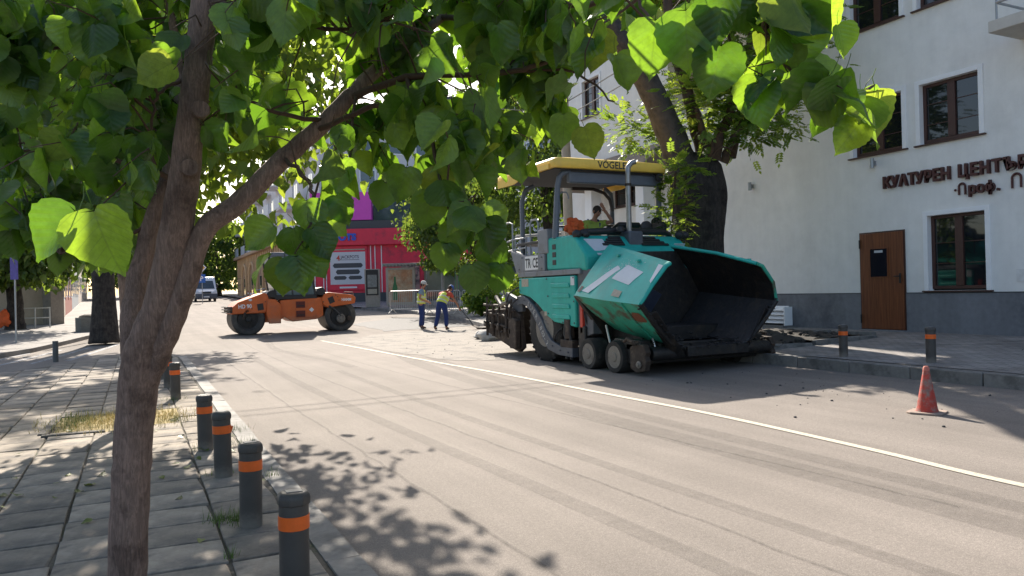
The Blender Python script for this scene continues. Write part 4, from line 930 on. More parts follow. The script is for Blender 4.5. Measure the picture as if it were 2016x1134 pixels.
def bollard(x, y, z, label, group='orange banded bollards along the left kerb', band=True, h=.5, r=.066, lean=(0,0), m=None, cap=True):
    t = thing('bollard', label, 'bollard', (x, y, z), random.uniform(0,6), group)
    t.rotation_euler = (lean[0], lean[1], 0)
    b = MB().lathe([(r*1.0,-.05),(r,.0),(r,h-.035)], 32, cap=True).build('post', m or M_BOLL, t, smooth=True, angle=40)
    if cap:
        c = MB().lathe([(r,h-.06),(r*1.13,h-.055),(r*1.16,h-.03),(r*1.1,h-.012),(r*.9,h),(r*.3,h+.002)], 8, Matrix.Rotation(.39,4,'Z')).build('cap', m or M_BOLL, t, bevel=.004)
        MB().box(-r*.55,r*.55,-r*.45,r*.45,h-.002,h+.004).build('cap_plate', mat('cap_grey',(.12,.12,.125),.35), c, bevel=.004)
    if band:
        MB().lathe([(r+.0005,h-.165),(r+.003,h-.163),(r+.003,h-.105),(r+.0005,h-.103)], 32, cap=False).build('reflective_band', M_BORG, t, smooth=True)
    return t
names = ['nearest orange banded bollard cut by the bottom edge','second bollard from the camera, its flat cap catching the sky','third bollard from the camera with orange tape frayed at its edge','fourth bollard from the camera, in front of the grassy tree pit','fifth bollard from the camera, standing in full sun','sixth bollard from the camera, close behind the fifth','farthest orange banded bollard, half hidden behind the tree trunk']
for (x, y, ln), nm in zip([(.61,3.53,(.0,.008)),(.59,4.85,(.0,.012)),(.57,6.28,(0,-.014)),(.53,7.46,(0,-.008)),(.45,11.5,(0,-.012)),(.41,13.07,(0,-.01)),(.37,14.6,(0,-.01))], names):
    b = bollard(x, y, .02, nm, lean=ln)
    if nm.startswith('third'): MB().cbox((.0685,-.01,.36),(.012,.02,.05),(0,rad(20),0)).build('tape_end', M_BORG, b)
bollard(-1.73, 20.6, .02, 'plain grey bollard without a band near the zebra crossing', None, False, .5, .06, m=mat('grey_post',(.11,.11,.11),.6), cap=False)
bollard(9.93, 8.45, rz_side(9.93,8.45), 'dark bollard with orange band at right kerb, nearer the soil pit', 'bollards on the right pavement', h=.5, lean=(0,.0))
bollard(10.03, 7.05, rz_side(10.03,7.05), 'dark bollard with orange band at right kerb, behind the traffic cone', 'bollards on the right pavement', h=.5, lean=(0,.0))
# ------------------------------------------------------------------ traffic cone
TCN = thing('traffic_cone', 'worn dirty red traffic cone standing on the road', 'traffic cone', (7.4, 5.26, gz(7.4,5.26)))
M_CONE = mat('cone_red', (.42,.045,.028), .7, var=.3, scale=20, col2=(.22,.165,.14), c2=(.42,.6), s2=7)
MB().lathe([(.112,.018),(.108,.03),(.1,.05),(.028,.465),(.022,.48),(.012,.485)], 28).build('cone', M_CONE, TCN, smooth=True)
MB().lathe([(.024,.44),(.034,.445),(.03,.475),(.02,.49)], 20).build('cone_top', mat('cone_pale',(.5,.16,.12),.7,var=.3,scale=30), TCN, smooth=True)
MB().prism([(-.17,-.12),(-.12,-.17),(.12,-.17),(.17,-.12),(.17,.12),(.12,.17),(-.12,.17),(-.17,.12)], 'z', .0, .02).build('base', mat('cone_base',(.30,.23,.19),.8,var=.2,scale=20), TCN, bevel=.006)
TCN.rotation_euler.z = rad(20)
# ------------------------------------------------------------------ foliage materials
def leaf_mat(name, top, back, trans, tw=.5, rough=.42, veins=True, spec=.35, var=.3):
    m = bpy.data.materials.new(name); m.use_nodes = True; nt = m.node_tree; N = nt.nodes; L = nt.links
    b = N['Principled BSDF']; out = N['Material Output']; b.inputs['Roughness'].default_value = rough; b.inputs['Specular IOR Level'].default_value = spec
    def math_(op, a, b_=None, c=None):
        k = N.new('ShaderNodeMath'); k.operation = op
        for i, v in enumerate((a, b_, c)):
            if v is None: continue
            if isinstance(v, (int, float)): k.inputs[i].default_value = v
            else: L.new(v, k.inputs[i])
        return k.outputs[0]
    oi = N.new('ShaderNodeObjectInfo'); at = N.new('ShaderNodeAttribute'); at.attribute_name = 'tint'
    rnd = math_('FRACT', math_('ADD', oi.outputs['Random'], at.outputs['Fac']))
    tone = math_('MULTIPLY_ADD', rnd, 2*var, 1-var)
    geo = N.new('ShaderNodeNewGeometry')
    mx = N.new('ShaderNodeMix'); mx.data_type = 'RGBA'; mx.inputs[6].default_value = (*top, 1); mx.inputs[7].default_value = (*back, 1); L.new(geo.outputs['Backfacing'], mx.inputs[0])
    s = N.new('ShaderNodeVectorMath'); s.operation = 'SCALE'; L.new(mx.outputs[2], s.inputs[0]); L.new(tone, s.inputs['Scale'])
    col = s.outputs[0]
    tr = N.new('ShaderNodeBsdfTranslucent'); ts = N.new('ShaderNodeVectorMath'); ts.operation = 'SCALE'; ts.inputs[0].default_value = trans; L.new(tone, ts.inputs['Scale'])
    # a little yellowing on some leaves
    hs = N.new('ShaderNodeHueSaturation'); L.new(ts.outputs[0], hs.inputs['Color']); L.new(math_('MULTIPLY_ADD', rnd, -.035, .515), hs.inputs['Hue'])
    tcol = hs.outputs[0]
    if veins:
        uv = N.new('ShaderNodeUVMap'); uv.uv_map = 'UVMap'; sx = N.new('ShaderNodeSeparateXYZ'); L.new(uv.outputs[0], sx.inputs[0])
        av = math_('ABSOLUTE', sx.outputs['Y'])
        q = math_('FRACT', math_('MULTIPLY', math_('SUBTRACT', sx.outputs['X'], math_('MULTIPLY', av, .85)), 6.5))
        side = math_('LESS_THAN', math_('ABSOLUTE', math_('SUBTRACT', q, .5)), .045)
        midr = math_('LESS_THAN', av, .014)
        vein = math_('MAXIMUM', side, midr)
        v2 = N.new('ShaderNodeMix'); v2.data_type = 'RGBA'; L.new(math_('MULTIPLY', vein, .26), v2.inputs[0]); L.new(col, v2.inputs[6]); v2.inputs[7].default_value = (.2,.26,.09,1); col = v2.outputs[2]
        v3 = N.new('ShaderNodeMix'); v3.data_type = 'RGBA'; L.new(math_('MULTIPLY', vein, .38), v3.inputs[0]); L.new(tcol, v3.inputs[6]); v3.inputs[7].default_value = (.12,.2,.02,1); tcol = v3.outputs[2]
        bp = N.new('ShaderNodeBump'); bp.inputs['Distance'].default_value = .003; bp.inputs['Strength'].default_value = .7
        L.new(math_('ABSOLUTE', math_('SUBTRACT', q, .5)), bp.inputs['Height']); L.new(bp.outputs[0], b.inputs['Normal'])
    tcx = N.new('ShaderNodeTexCoord'); nn = N.new('ShaderNodeTexNoise'); nn.inputs['Scale'].default_value = 5.0; nn.inputs['Detail'].default_value = 6; nn.inputs['Roughness'].default_value = .7; L.new(tcx.outputs['Object'], nn.inputs[0])
    mrn = N.new('ShaderNodeMapRange'); mrn.inputs[1].default_value = .3; mrn.inputs[2].default_value = .7; mrn.inputs[3].default_value = .78; mrn.inputs[4].default_value = 1.22; L.new(nn.outputs[0], mrn.inputs[0])
    for i_, c_ in enumerate((col, tcol)):
        sv_ = N.new('ShaderNodeVectorMath'); sv_.operation = 'SCALE'; L.new(c_, sv_.inputs[0]); L.new(mrn.outputs[0], sv_.inputs['Scale'])
        if i_ == 0: col = sv_.outputs[0]
        else: tcol = sv_.outputs[0]
    L.new(col, b.inputs['Base Color']); L.new(tcol, tr.inputs['Color'])
    ms = N.new('ShaderNodeMixShader'); ms.inputs[0].default_value = tw; L.new(b.outputs[0], ms.inputs[1]); L.new(tr.outputs[0], ms.inputs[2]); L.new(ms.outputs[0], out.inputs['Surface'])
    return m
M_LEAF = leaf_mat('linden_leaf', (.036,.094,.028), (.08,.155,.045), (.25,.45,.025), .5, rough=.33, spec=.6, var=.42)
M_LEAFY = leaf_mat('linden_leaf_pale', (.045,.10,.02), (.085,.14,.04), (.31,.43,.035), .48)
M_LEAFD = leaf_mat('street_tree_leaf', (.04,.085,.02), (.06,.11,.03), (.20,.30,.035), .4, veins=False)
M_LEAFP = leaf_mat('pinnate_leaf', (.05,.12,.02), (.09,.16,.04), (.36,.50,.05), .48, veins=False)
M_BARK = mat('linden_bark', (.29,.195,.155), .9, var=.25, scale=14, bump=.004, bscale=26, col2=(.14,.09,.07), c2=(.46,.64), s2=7)
M_BARKD = mat('old_bark', (.055,.046,.04), .95, var=.45, scale=7, bump=.03, bscale=9, col2=(.028,.024,.022), c2=(.45,.62), s2=5)
M_BARKL = mat('peeled_bark', (.11,.068,.045), .9, var=.35, scale=10, bump=.012, bscale=18, col2=(.055,.038,.03), c2=(.48,.62), s2=5)
M_TWIG = mat('twig', (.085,.05,.032), .85, var=.25, scale=30)
def bark_lines(m, rs=(5,5,40), amt=.01, dist=.4):
    """horizontal cracks of young linden bark"""
    nt = m.node_tree; N = nt.nodes; L = nt.links; b = N['Principled BSDF']
    tc = N.new('ShaderNodeTexCoord'); mp = N.new('ShaderNodeMapping'); mp.inputs['Scale'].default_value = rs; L.new(tc.outputs['Object'], mp.inputs[0])
    n = N.new('ShaderNodeTexNoise'); n.inputs['Scale'].default_value = 3; n.inputs['Detail'].default_value = 8; n.inputs['Roughness'].default_value = .7; n.inputs['Distortion'].default_value = dist; L.new(mp.outputs[0], n.inputs[0])
    r = N.new('ShaderNodeMapRange'); r.inputs[1].default_value = .42; r.inputs[2].default_value = .62; r.inputs[3].default_value = .62; r.inputs[4].default_value = 1.12; L.new(n.outputs[0], r.inputs[0])
    s = N.new('ShaderNodeVectorMath'); s.operation = 'SCALE'; src = b.inputs['Base Color'].links[0].from_socket; L.new(src, s.inputs[0]); L.new(r.outputs[0], s.inputs['Scale']); L.new(s.outputs[0], b.inputs['Base Color'])
    bp = N.new('ShaderNodeBump'); bp.inputs['Distance'].default_value = amt; L.new(n.outputs[0], bp.inputs['Height']); old = b.inputs['Normal'].links[0].from_socket; L.new(old, bp.inputs['Normal']); L.new(bp.outputs[0], b.inputs['Normal'])
bark_lines(M_BARK, (24,24,3.2), .006, 1.6)
bark_lines(M_BARKD, (7,7,1.2), .03)
# ------------------------------------------------------------------ leaf shapes
def leaf_shape(seed, fine=True):
    r = random.Random(seed); asym = r.uniform(-.04,.04); fold = r.choice((r.uniform(.05,.5),r.uniform(.4,1.0))); curl = r.uniform(.05,.9); wav = r.uniform(.01,.09); cup = r.uniform(-.25,.25)
    st = [(-.06,.16),(-.01,.33),(.06,.42),(.13,.455),(.2,.505),(.28,.495),(.36,.53),(.44,.49),(.52,.495),(.6,.43),(.67,.405),(.74,.32),(.81,.265),(.87,.17),(.93,.11),(.985,.04),(1.05,.003)] if fine else [(-.04,.2),(.2,.46),(.6,.33),(1.0,.01)]
    cols = (-1,-.55,0,.55,1) if fine else (-1,0,1)
    vs = []; uv = []; fs = []
    for i, (x, h) in enumerate(st):
        for c in cols:
            jj = r.uniform(-.01,.01) if abs(c) == 1 and fine else 0
            y = c*h*(1+asym*c) ; xx = x + (.07 if c == 0 and i == 0 else 0) + jj
            z = fold*abs(y) - curl*xx*abs(xx)*.55 + wav*math.sin(9*xx+2*c)*abs(c) + cup*y*y
            vs.append((xx, y+jj, z)); uv.append((xx, y))
    n = len(cols)
    for i in range(len(st)-1):
        for k in range(n-1): fs.append((i*n+k, (i+1)*n+k, (i+1)*n+k+1, i*n+k+1))
    if fine:   # petiole
        b = len(vs); p = [(.0,0,0),(-.12,.0,.03),(-.28,r.uniform(-.05,.05),.12),(-.42,r.uniform(-.08,.08),.24)]
        for q in p:
            vs += [(q[0],q[1]-.009,q[2]),(q[0],q[1]+.009,q[2]),(q[0],q[1],q[2]-.014)]; uv += [(.05,0.0)]*3
        for i in range(3):
            for k in range(3): fs.append((b+i*3+k, b+i*3+(k+1) % 3, b+(i+1)*3+(k+1) % 3, b+(i+1)*3+k))
    return np.array(vs), fs, np.array(uv)
LEAVES = [leaf_shape(k) for k in range(20)]; LEAVES_S = [leaf_shape(50+k, False) for k in range(6)]
def set_uv(me, uv):
    lay = me.uv_layers.new(name='UVMap'); li = np.empty(len(me.loops), dtype=np.int32); me.loops.foreach_get('vertex_index', li)
    lay.data.foreach_set('uv', np.asarray(uv, dtype=np.float32)[li].ravel())
def leaf_meshes(m, nm):
    out = []
    for vs, fs, uv in LEAVES:
        me = bpy.data.meshes.new(nm); me.from_pydata([tuple(v) for v in vs], [], fs); me.update(); set_uv(me, uv); me.materials.append(m)
        for p in me.polygons: p.use_smooth = True
        out.append(me)
    return out
def joined(name, shapes, items, m, parent):
    """items: (shape index, 4x4 numpy matrix); all in one mesh of kind stuff"""
    V = []; F = []; U = []; T = []; off = 0
    for k, M_ in items:
        vs, fs, uv = shapes[k % len(shapes)]
        V.append(vs @ M_[:3,:3].T + M_[:3,3]); U.append(uv); T.append(np.full(len(vs), random.random()))
        F += [tuple(off+i for i in f) for f in fs]; off += len(vs)
    if not V: return None
    me = bpy.data.meshes.new(name); me.from_pydata(np.concatenate(V).tolist(), [], F); me.update(); set_uv(me, np.concatenate(U))
    a = me.attributes.new('tint', 'FLOAT', 'POINT'); a.data.foreach_set('value', np.concatenate(T).astype(np.float32))
    me.polygons.foreach_set('use_smooth', np.ones(len(me.polygons), dtype=bool))
    return tag(obj(name, me, m, parent), kind='stuff')
def leaf_matrix(p, d, nrm, size):
    d = Vector(d).normalized(); n = Vector(nrm); n = (n - d*n.dot(d)); n = n.normalized() if n.length > 1e-4 else d.orthogonal().normalized()
    y = n.cross(d); m = Matrix((d, y, n)).transposed()*size; m = m.to_4x4(); m.translation = p; return m
def rvec(s=1.0): return Vector((random.gauss(0,s), random.gauss(0,s), random.gauss(0,s)))

# ------------------------------------------------------------------ the near linden, built limb by limb
T1 = thing('linden_tree', 'near young linden with forked brown trunk at left, broad leaves overhanging the road', 'tree', (0,0,0))
base = P(250, 1254, 3.2); base.z = 0.0
def limb(name, pts, rs, m=M_BARK, parent=T1, seg=14, k=5, wob=.0022):
    sp = spline([tuple(p) for p in pts], k); n = len(sp); rr = []
    for i in range(n):
        t = i/(n-1)*(len(rs)-1); j = min(int(t), len(rs)-2); rr.append(rs[j]+(rs[j+1]-rs[j])*(t-j))
    sp = [p + rvec(wob)*(0 if i in (0,n-1) else 1) for i, p in enumerate(sp)]
    MB().tube(sp, rr, seg).build(name, m, parent, smooth=True, angle=70)
    return sp, rr
SK = []   # skeleton points for twigs: (point)
tr_pts = [Vector((base.x-.01, base.y, -.05)), P(250,1134,3.2), P(258,950,3.2), P(266,820,3.19), P(282,700,3.17), P(318,600,3.14), P(347,450,3.1), P(372,270,3.05), P(392,110,3.02), P(402,0,3.0), P(420,-220,3.0), P(450,-520,3.1)]
sp, _ = limb('trunk', tr_pts, [.094,.077,.075,.076,.08,.07,.064,.055,.052,.05,.042,.02], k=7, wob=.0016, seg=20); SK += sp[40:]
br = [P(276,800,3.2), P(300,735,3.17), P(338,640,3.13), P(371,545,3.12), P(402,455,3.12), P(478,392,3.15), P(560,310,3.2), P(640,240,3.26), P(700,180,3.32), P(775,105,3.42), P(870,35,3.6), P(950,-60,3.8), P(1010,-160,4.0)]
sp, _ = limb('limb', br, [.03,.042,.045,.044,.043,.042,.039,.036,.033,.028,.02,.014,.007], k=5); SK += sp[15:]
lf = [P(275,800,3.2), P(262,735,3.26), P(258,640,3.32), P(272,545,3.38), P(300,440,3.42), P(330,350,3.45), P(352,260,3.5), P(350,120,3.55), P(320,-80,3.6)]
sp, _ = limb('limb', lf, [.03,.042,.046,.044,.04,.034,.028,.022,.01]); SK += sp[14:]
BR2 = [([P(690,192,3.3),P(800,152,3.2),P(905,148,3.1),P(985,140,3.0),P(1060,128,2.9),P(1112,92,2.85),P(1180,40,2.8)],[.017,.015,.012,.011,.009,.006,.003]),
       ([P(985,140,3.0),P(1060,138,2.95),P(1135,146,2.9),P(1210,200,2.85)],[.008,.006,.005,.003]),
       ([P(385,95,3.03),P(300,85,3.1),P(220,105,3.1),P(120,95,3.05),P(20,110,3.0)],[.016,.013,.01,.007,.004]),
       ([P(372,150,3.05),P(330,170,2.95),P(305,200,2.9),P(300,250,2.88),P(310,345,2.9)],[.008,.007,.006,.005,.003]),
       ([P(340,350,3.4),P(260,328,3.2),P(190,300,3.1),P(120,287,3.05),P(30,300,3.0)],[.014,.011,.008,.006,.004]),
       ([P(640,240,3.26),P(560,225,3.1),P(500,200,3.0),P(440,170,2.95)],[.012,.009,.006,.003]),
       ([P(620,262,3.24),P(720,215,3.1),P(800,210,3.0),P(900,230,2.9),P(960,270,2.85),P(985,330,2.8)],[.013,.011,.009,.007,.005,.003]),
       ([P(560,310,3.2),P(600,350,2.9),P(618,390,2.6),P(612,440,2.45),P(580,500,2.4)],[.01,.008,.006,.004,.002]),
       ([P(402,0,3.0),P(520,25,2.8),P(640,60,2.6),P(760,40,2.5)],[.014,.011,.008,.003]),
       ([P(870,35,3.6),P(980,30,3.1),P(1100,20,2.7),P(1250,-15,2.35),P(1400,10,2.1),P(1500,60,2.0),P(1565,150,1.95),P(1640,232,1.92),P(1690,290,1.9)],[.014,.012,.010,.009,.008,.006,.005,.004,.002]),
       ([P(1250,-15,2.35),P(1290,60,2.2),P(1330,120,2.1)],[.006,.004,.002]),
       ([P(1400,10,2.1),P(1440,90,2.05),P(1480,190,2.0)],[.006,.004,.002]),
       ([P(800,152,3.2),P(850,280,2.9),P(880,400,2.75),P(930,490,2.7)],[.01,.008,.005,.003]),
       ([P(700,180,3.32),P(690,290,3.0),P(690,360,2.9)],[.008,.005,.003]),
       ([P(300,440,3.42),P(210,480,3.3),P(120,500,3.3)],[.01,.007,.003])]
TW = []
for pts, rs in BR2:
    sp, _ = limb('branch', pts, rs, M_TWIG, seg=7, k=5, wob=.004); SK += sp; TW.append(sp)
for px, py, d in ((395,215,3.02),(373,330,3.06)):   # healed branch scars
    c = P(px, py, d-.06); dd = (Vector((0,0,CAM_Z))-c).normalized()
    MB().lathe([(.032,-.01),(.036,.008),(.026,.018),(.018,.006),(.004,.0)], 14, frame_m(c, dd.cross(Vector((0,0,1))), Vector((0,0,1)))).build('branch_scar', M_BARK, T1, smooth=True)
def inpoly(x, y, poly):
    c = False; n = len(poly); j = n-1
    for i in range(n):
        xi, yi = poly[i]; xj, yj = poly[j]
        if (yi > y) != (yj > y) and x < (xj-xi)*(y-yi)/(yj-yi)+xi: c = not c
        j = i
    return c
def px_of(p):
    q = CAM_R.transposed() @ (Vector(p) - Vector((0,0,CAM_Z))); d = -q.z
    return 1008+FPX*q.x/d, 567-FPX*q.y/d, d
STEMS = [[(250,1134),(258,950),(268,820),(290,700),(322,600),(347,450),(372,270),(392,110),(402,-60)], [(322,735),(385,545),(408,455),(478,392),(560,310),(700,180),(775,105),(870,35)]]
def near_stem(x, y, w_):
    for s in STEMS:
        for (ax, ay), (bx, by) in zip(s, s[1:]):
            t = max(0, min(1, ((x-ax)*(bx-ax)+(y-ay)*(by-ay))/((bx-ax)**2+(by-ay)**2)))
            if math.hypot(x-ax-t*(bx-ax), y-ay-t*(by-ay)) < w_: return True
    return False
CAN = [(-80,-60),(1230,-60),(1235,60),(1195,120),(1215,190),(1120,200),(1120,290),(1060,330),(985,330),(985,450),(950,540),(895,490),(850,400),(790,430),(720,400),(680,330),(640,350),(560,340),(500,300),(440,300),(420,360),(330,390),(255,430),(240,500),(120,520),(-80,440)]
RGT = [(1190,-40),(1620,-40),(1610,60),(1580,110),(1640,140),(1730,235),(1660,290),(1580,270),(1545,190),(1490,180),(1440,140),(1380,110),(1300,140),(1255,80)]
HOLES = [(615,105,55,40),(640,210,40,26),(915,185,26,18),(640,450,60,40),(760,440,30,20),(1150,250,28,40),(1290,170,60,40),(160,560,60,20)]
leaves = []; twigs = []
def add_leaf(p, size, face=None):
    x, y, d = px_of(p)
    if d < 1.0: return
    hang = Vector((0,0,-1))*random.uniform(.35,1.1) + Vector((random.gauss(0,.5), random.gauss(0,.5), 0))
    nrm = Vector((random.gauss(0,.6), random.gauss(0,.6), random.uniform(.15,1.0)))
    cen = p + hang.normalized()*size*.5
    cx, cy, cd_ = px_of(cen)
    if d < 3.25 and near_stem(cx, cy, 34+size*.28*FPX/d): return
    for hx, hy, hw, hh in HOLES:
        if abs(cx-hx) < hw+12 and abs(cy-hy) < hh+12: return
    if 0 < cx < 2016 and cy > 560 and not (480 < cx < 660): return
    leaves.append((p, hang, nrm, size))
SKN = np.array([tuple(p) for p in SK])
def twig_to(p, nl, size, jit=.05):
    a = np.array(tuple(p)); i = int(np.argmin(((SKN-a)**2).sum(1) + RNG.random(len(SKN))*.06)); s = Vector(SKN[i])
    L_ = (p-s).length
    if L_ > 1.5: s = p + (s-p)*1.0/L_*.9
    mid = (s+p)/2 + Vector((random.gauss(0,.05), random.gauss(0,.05), .06+.05*L_))
    pts = [s.lerp(mid, .0), s.lerp(mid,.5)+rvec(.01), mid, mid.lerp(p,.5)+rvec(.012)+Vector((0,0,.01)), p]
    twigs.append((pts, [.0045,.004,.0032,.0025,.0015]))
    for k in range(nl):
        t = .35+.65*(k+random.random()*.5)/nl; q = spline([tuple(x) for x in pts], 4); q = q[min(int(t*(len(q)-1)), len(q)-1)]
        add_leaf(q + rvec(jit)*.7 + Vector((0,0,-.02)), size*random.uniform(.78,1.18))
random.seed(21)
n = 0
while n < 335:
    x, y = random.uniform(-80,1235), random.uniform(-60,540)
    if not inpoly(x, y, CAN): continue
    if x > 560 and random.random() < .3: continue
    d = random.choice((random.uniform(2.35,3.1), random.uniform(3.0,4.4), random.uniform(3.4,5.2), random.uniform(3.6,5.6)))
    if x > 700 and d > 4: d -= 1
    twig_to(P(x, y-35, d), random.randint(5,8), .118); n += 1
n = 0
while n < 17:
    x, y = random.uniform(1190,1740), random.uniform(-40,290)
    if not inpoly(x, y, RGT): continue
    twig_to(P(x, y-30, random.uniform(1.75,2.2)), random.randint(2,4), .115, .04); n += 1
n = 0
while n < 60:   # lower left fringe, a little farther off
    x, y = random.uniform(-60,330), random.uniform(330,545)
    if near_stem(x, y, 20): continue
    twig_to(P(x, y-25, random.uniform(3.7,5.8)), random.randint(5,7), .13); n += 1
n = 0
while n < 34:   # top middle
    x, y = random.uniform(560,1260), random.uniform(-60,60)
    twig_to(P(x, y-25, random.uniform(2.3,3.6)), random.randint(4,6), .12); n += 1
# the hanging cluster in front of the roller's cab
for x, y, d, sx, sy, nx_, ny_, s in ((604,395,2.45,.1,-1,.3,-.6,.11),(540,445,2.4,-.75,-.6,.1,-.5,.115),(578,450,2.42,.05,-1,-.2,-.8,.11),(615,450,2.4,.5,-.8,.5,-.3,.11),(530,505,2.4,-.8,-.7,-.6,.3,.11),(560,510,2.38,-.1,-1,.2,-.9,.115),(585,505,2.36,.15,-1,0,-.9,.12),(600,490,2.4,.7,-.8,.7,-.1,.11),(625,415,2.5,.8,-.55,.1,-.6,.115),(662,385,2.5,.3,-.9,-.1,-.8,.10)):
    R_ = CAM_R @ Vector((1,0,0)); U_ = Vector((0,0,1)); B_ = CAM_R @ Vector((0,0,1))
    leaves.append((P(x,y,d), R_*sx+U_*sy, B_*.8*(1 if ny_ < 0 else .3)+R_*nx_+U_*.3, s))
# low leaves over the paver's left side
for x, y, d, sx, sy, s in ((905,440,2.7,-.1,-1,0.127),(850,380,2.7,-.2,-1,0.131),(965,470,2.7,.15,-1,0.123),(930,520,2.65,.05,-1,0.115),(985,520,2.7,.0,-1,0.107),(800,330,2.8,-.2,-1,0.127),(880,480,2.7,-.1,-1,0.107),(1150,250,2.7,.25,-1,0.115),(1110,225,2.75,.1,-1,0.115),(960,400,2.75,.1,-1,0.123),(860,330,2.8,.15,-1,0.131),(760,360,2.85,-.1,-1,0.107)):
    leaves.append((P(x,y,d), R_*sx+U_*sy+rvec(.1), B_*.9+R_*random.uniform(-.4,.4)+U_*.25, s))
# two big pale leaves close to the lens on the left, and the drooping ones on the right
for x, y, d, sx, sy, s in ((150,418,1.45,-.55,-.75,0.113),(185,415,1.42,.35,-.9,0.122),(1290,40,2.0,.0,-1,0.144),(1350,20,1.95,.05,-1,0.153),(1420,90,1.95,-.2,-1,0.135),(1560,20,1.9,.1,-1,0.153),(1500,150,1.95,-.05,-1,0.135),(1590,130,1.9,.75,-.5,0.144),(1600,185,1.95,.0,-1,0.113),(1665,215,1.92,.8,-.4,0.117),(1690,245,1.9,-.55,-.6,0.090),(1212,110,2.3,.25,-1,0.117),(1500,-10,2.0,.3,-1,0.135),(1650,50,1.95,.3,-.6,0.081),(1165,60,2.5,-.1,-1,0.135),(1090,40,2.6,.1,-1,0.135)):
    leaves.append((P(x,y,d), R_*sx+U_*sy+rvec(.07), B_*(.85 if x < 400 else .7)+R_*random.uniform(-.4,.4)+U_*(.5 if x < 400 else .72), s))
# the rest of the crown above the picture
for k in range(70):
    q = random.choice(SK[-260:]) if random.random() < .3 else P(random.uniform(-200,700), random.uniform(-900,-40), random.uniform(2.6,4.6))
    x, y, d = px_of(q)
    if y > -10: continue
    for j in range(6): leaves.append((q + rvec(.13), Vector((random.gauss(0,.6), random.gauss(0,.6), -.7)), Vector((random.gauss(0,.5), random.gauss(0,.5), 1)), random.uniform(.1,.15)))
def score(l):
    x, y, d = px_of(l[0]); return l[3]/d if -20 < x < 2036 and -40 < y < 1134 else l[3]/d*1e-3
leaves.sort(key=score, reverse=True)
LM = leaf_meshes(M_LEAF, 'leaf'); LMY = leaf_meshes(M_LEAFY, 'leaf')
restl = []
for k, (p, d, nr, s) in enumerate(leaves):
    M_ = leaf_matrix(p, d, nr, s); v = random.randrange(20)
    if k < 300:
        o = bpy.data.objects.new('leaf', (LMY if random.random() < .12 else LM)[v]); COL.objects.link(o); o.parent = T1; o.matrix_local = M_
    else: restl.append((v, np.array(M_)))
joined('foliage', LEAVES, restl, M_LEAF, T1)
tm_ = MB()
for pts, rs in twigs: tm_.tube(pts, rs, 5)
tag(tm_.build('twigs', M_TWIG, T1, smooth=True), kind='stuff')
print('leaves', len(leaves), 'rest', len(restl))

# ------------------------------------------------------------------ other broad-leaved trees
def fork(p0, p1, r0, r1, name, parent, m, seg=10, wob=.03, k=4):
    mid = p0.lerp(p1,.5) + rvec((p1-p0).length*.05)
    return limb(name, [p0, p0.lerp(mid,.5)+rvec(wob*.3), mid, mid.lerp(p1,.5)+rvec(wob*.4), p1], [r0, r0*.9, (r0+r1)/2, r1*1.15, r1], m, parent, seg, k, wob*.2)
def tree(name, label, base, h_trunk, r_trunk, crown_c, crown_r, nleaf, size, leafm, barkm, group=None, nlimb=6, clump=90, shapes=None, top=None, cspread=.38, low=None):
    t = thing(name, label, 'tree', tuple(base), 0, group); b = Vector((0,0,0)); c = Vector(crown_c) - Vector(base)
    tp = Vector((c.x*.25, c.y*.25, h_trunk))
    limb('trunk', [b+Vector((0,0,-.1)), b+Vector((0,0,h_trunk*.12)), b.lerp(tp,.5)+rvec(r_trunk*.4), tp], [r_trunk*1.35, r_trunk*1.05, r_trunk*.92, r_trunk*.8], barkm, t, 16, 5, r_trunk*.03)
    lim = []
    for k in range(nlimb):
        q = 2*math.pi*(k+random.random()*.6)/nlimb; e = c + Vector((crown_r[0]*.62*math.cos(q), crown_r[1]*.62*math.sin(q), crown_r[2]*random.uniform(-.25,.55)))
        sp, _ = fork(tp*random.uniform(.85,1.0), e, r_trunk*.45, r_trunk*.1, 'limb', t, barkm, 8); lim += sp[6:]
    items = []; sh = shapes or LEAVES_S
    cl = []
    for k in range(clump):
        v = rvec().normalized()*random.uniform(.45,1.0)**.6
        cl.append((c + Vector((v.x*crown_r[0], v.y*crown_r[1], v.z*crown_r[2])), random.uniform(.6,1.3)))
    for k in range(nleaf):
        cc, cs = random.choice(cl); p = cc + Vector((random.gauss(0,cspread*cs), random.gauss(0,cspread*cs), random.gauss(0,cspread*.75*cs)))
        if low is not None and p.z+base[2] < low: continue
        d = Vector((random.gauss(0,.7), random.gauss(0,.7), -.6)); nr = Vector((random.gauss(0,.6), random.gauss(0,.6), .8))
        items.append((random.randrange(6), np.array(leaf_matrix(p, d, nr, size*random.uniform(.7,1.25)))))
    joined('crown', sh, items, leafm, t); return t
random.seed(5)
tree('linden_tree', 'second linden rooted in the grassy pit, hidden behind the near trunk', (.02,9.85,.0), 2.4, .1, (-.5,10.2,4.7), (3.25,2.6,2.3), 10000, .145, M_LEAFY, M_BARK, 'lindens of the left pavement', 7, 150, low=2.1)
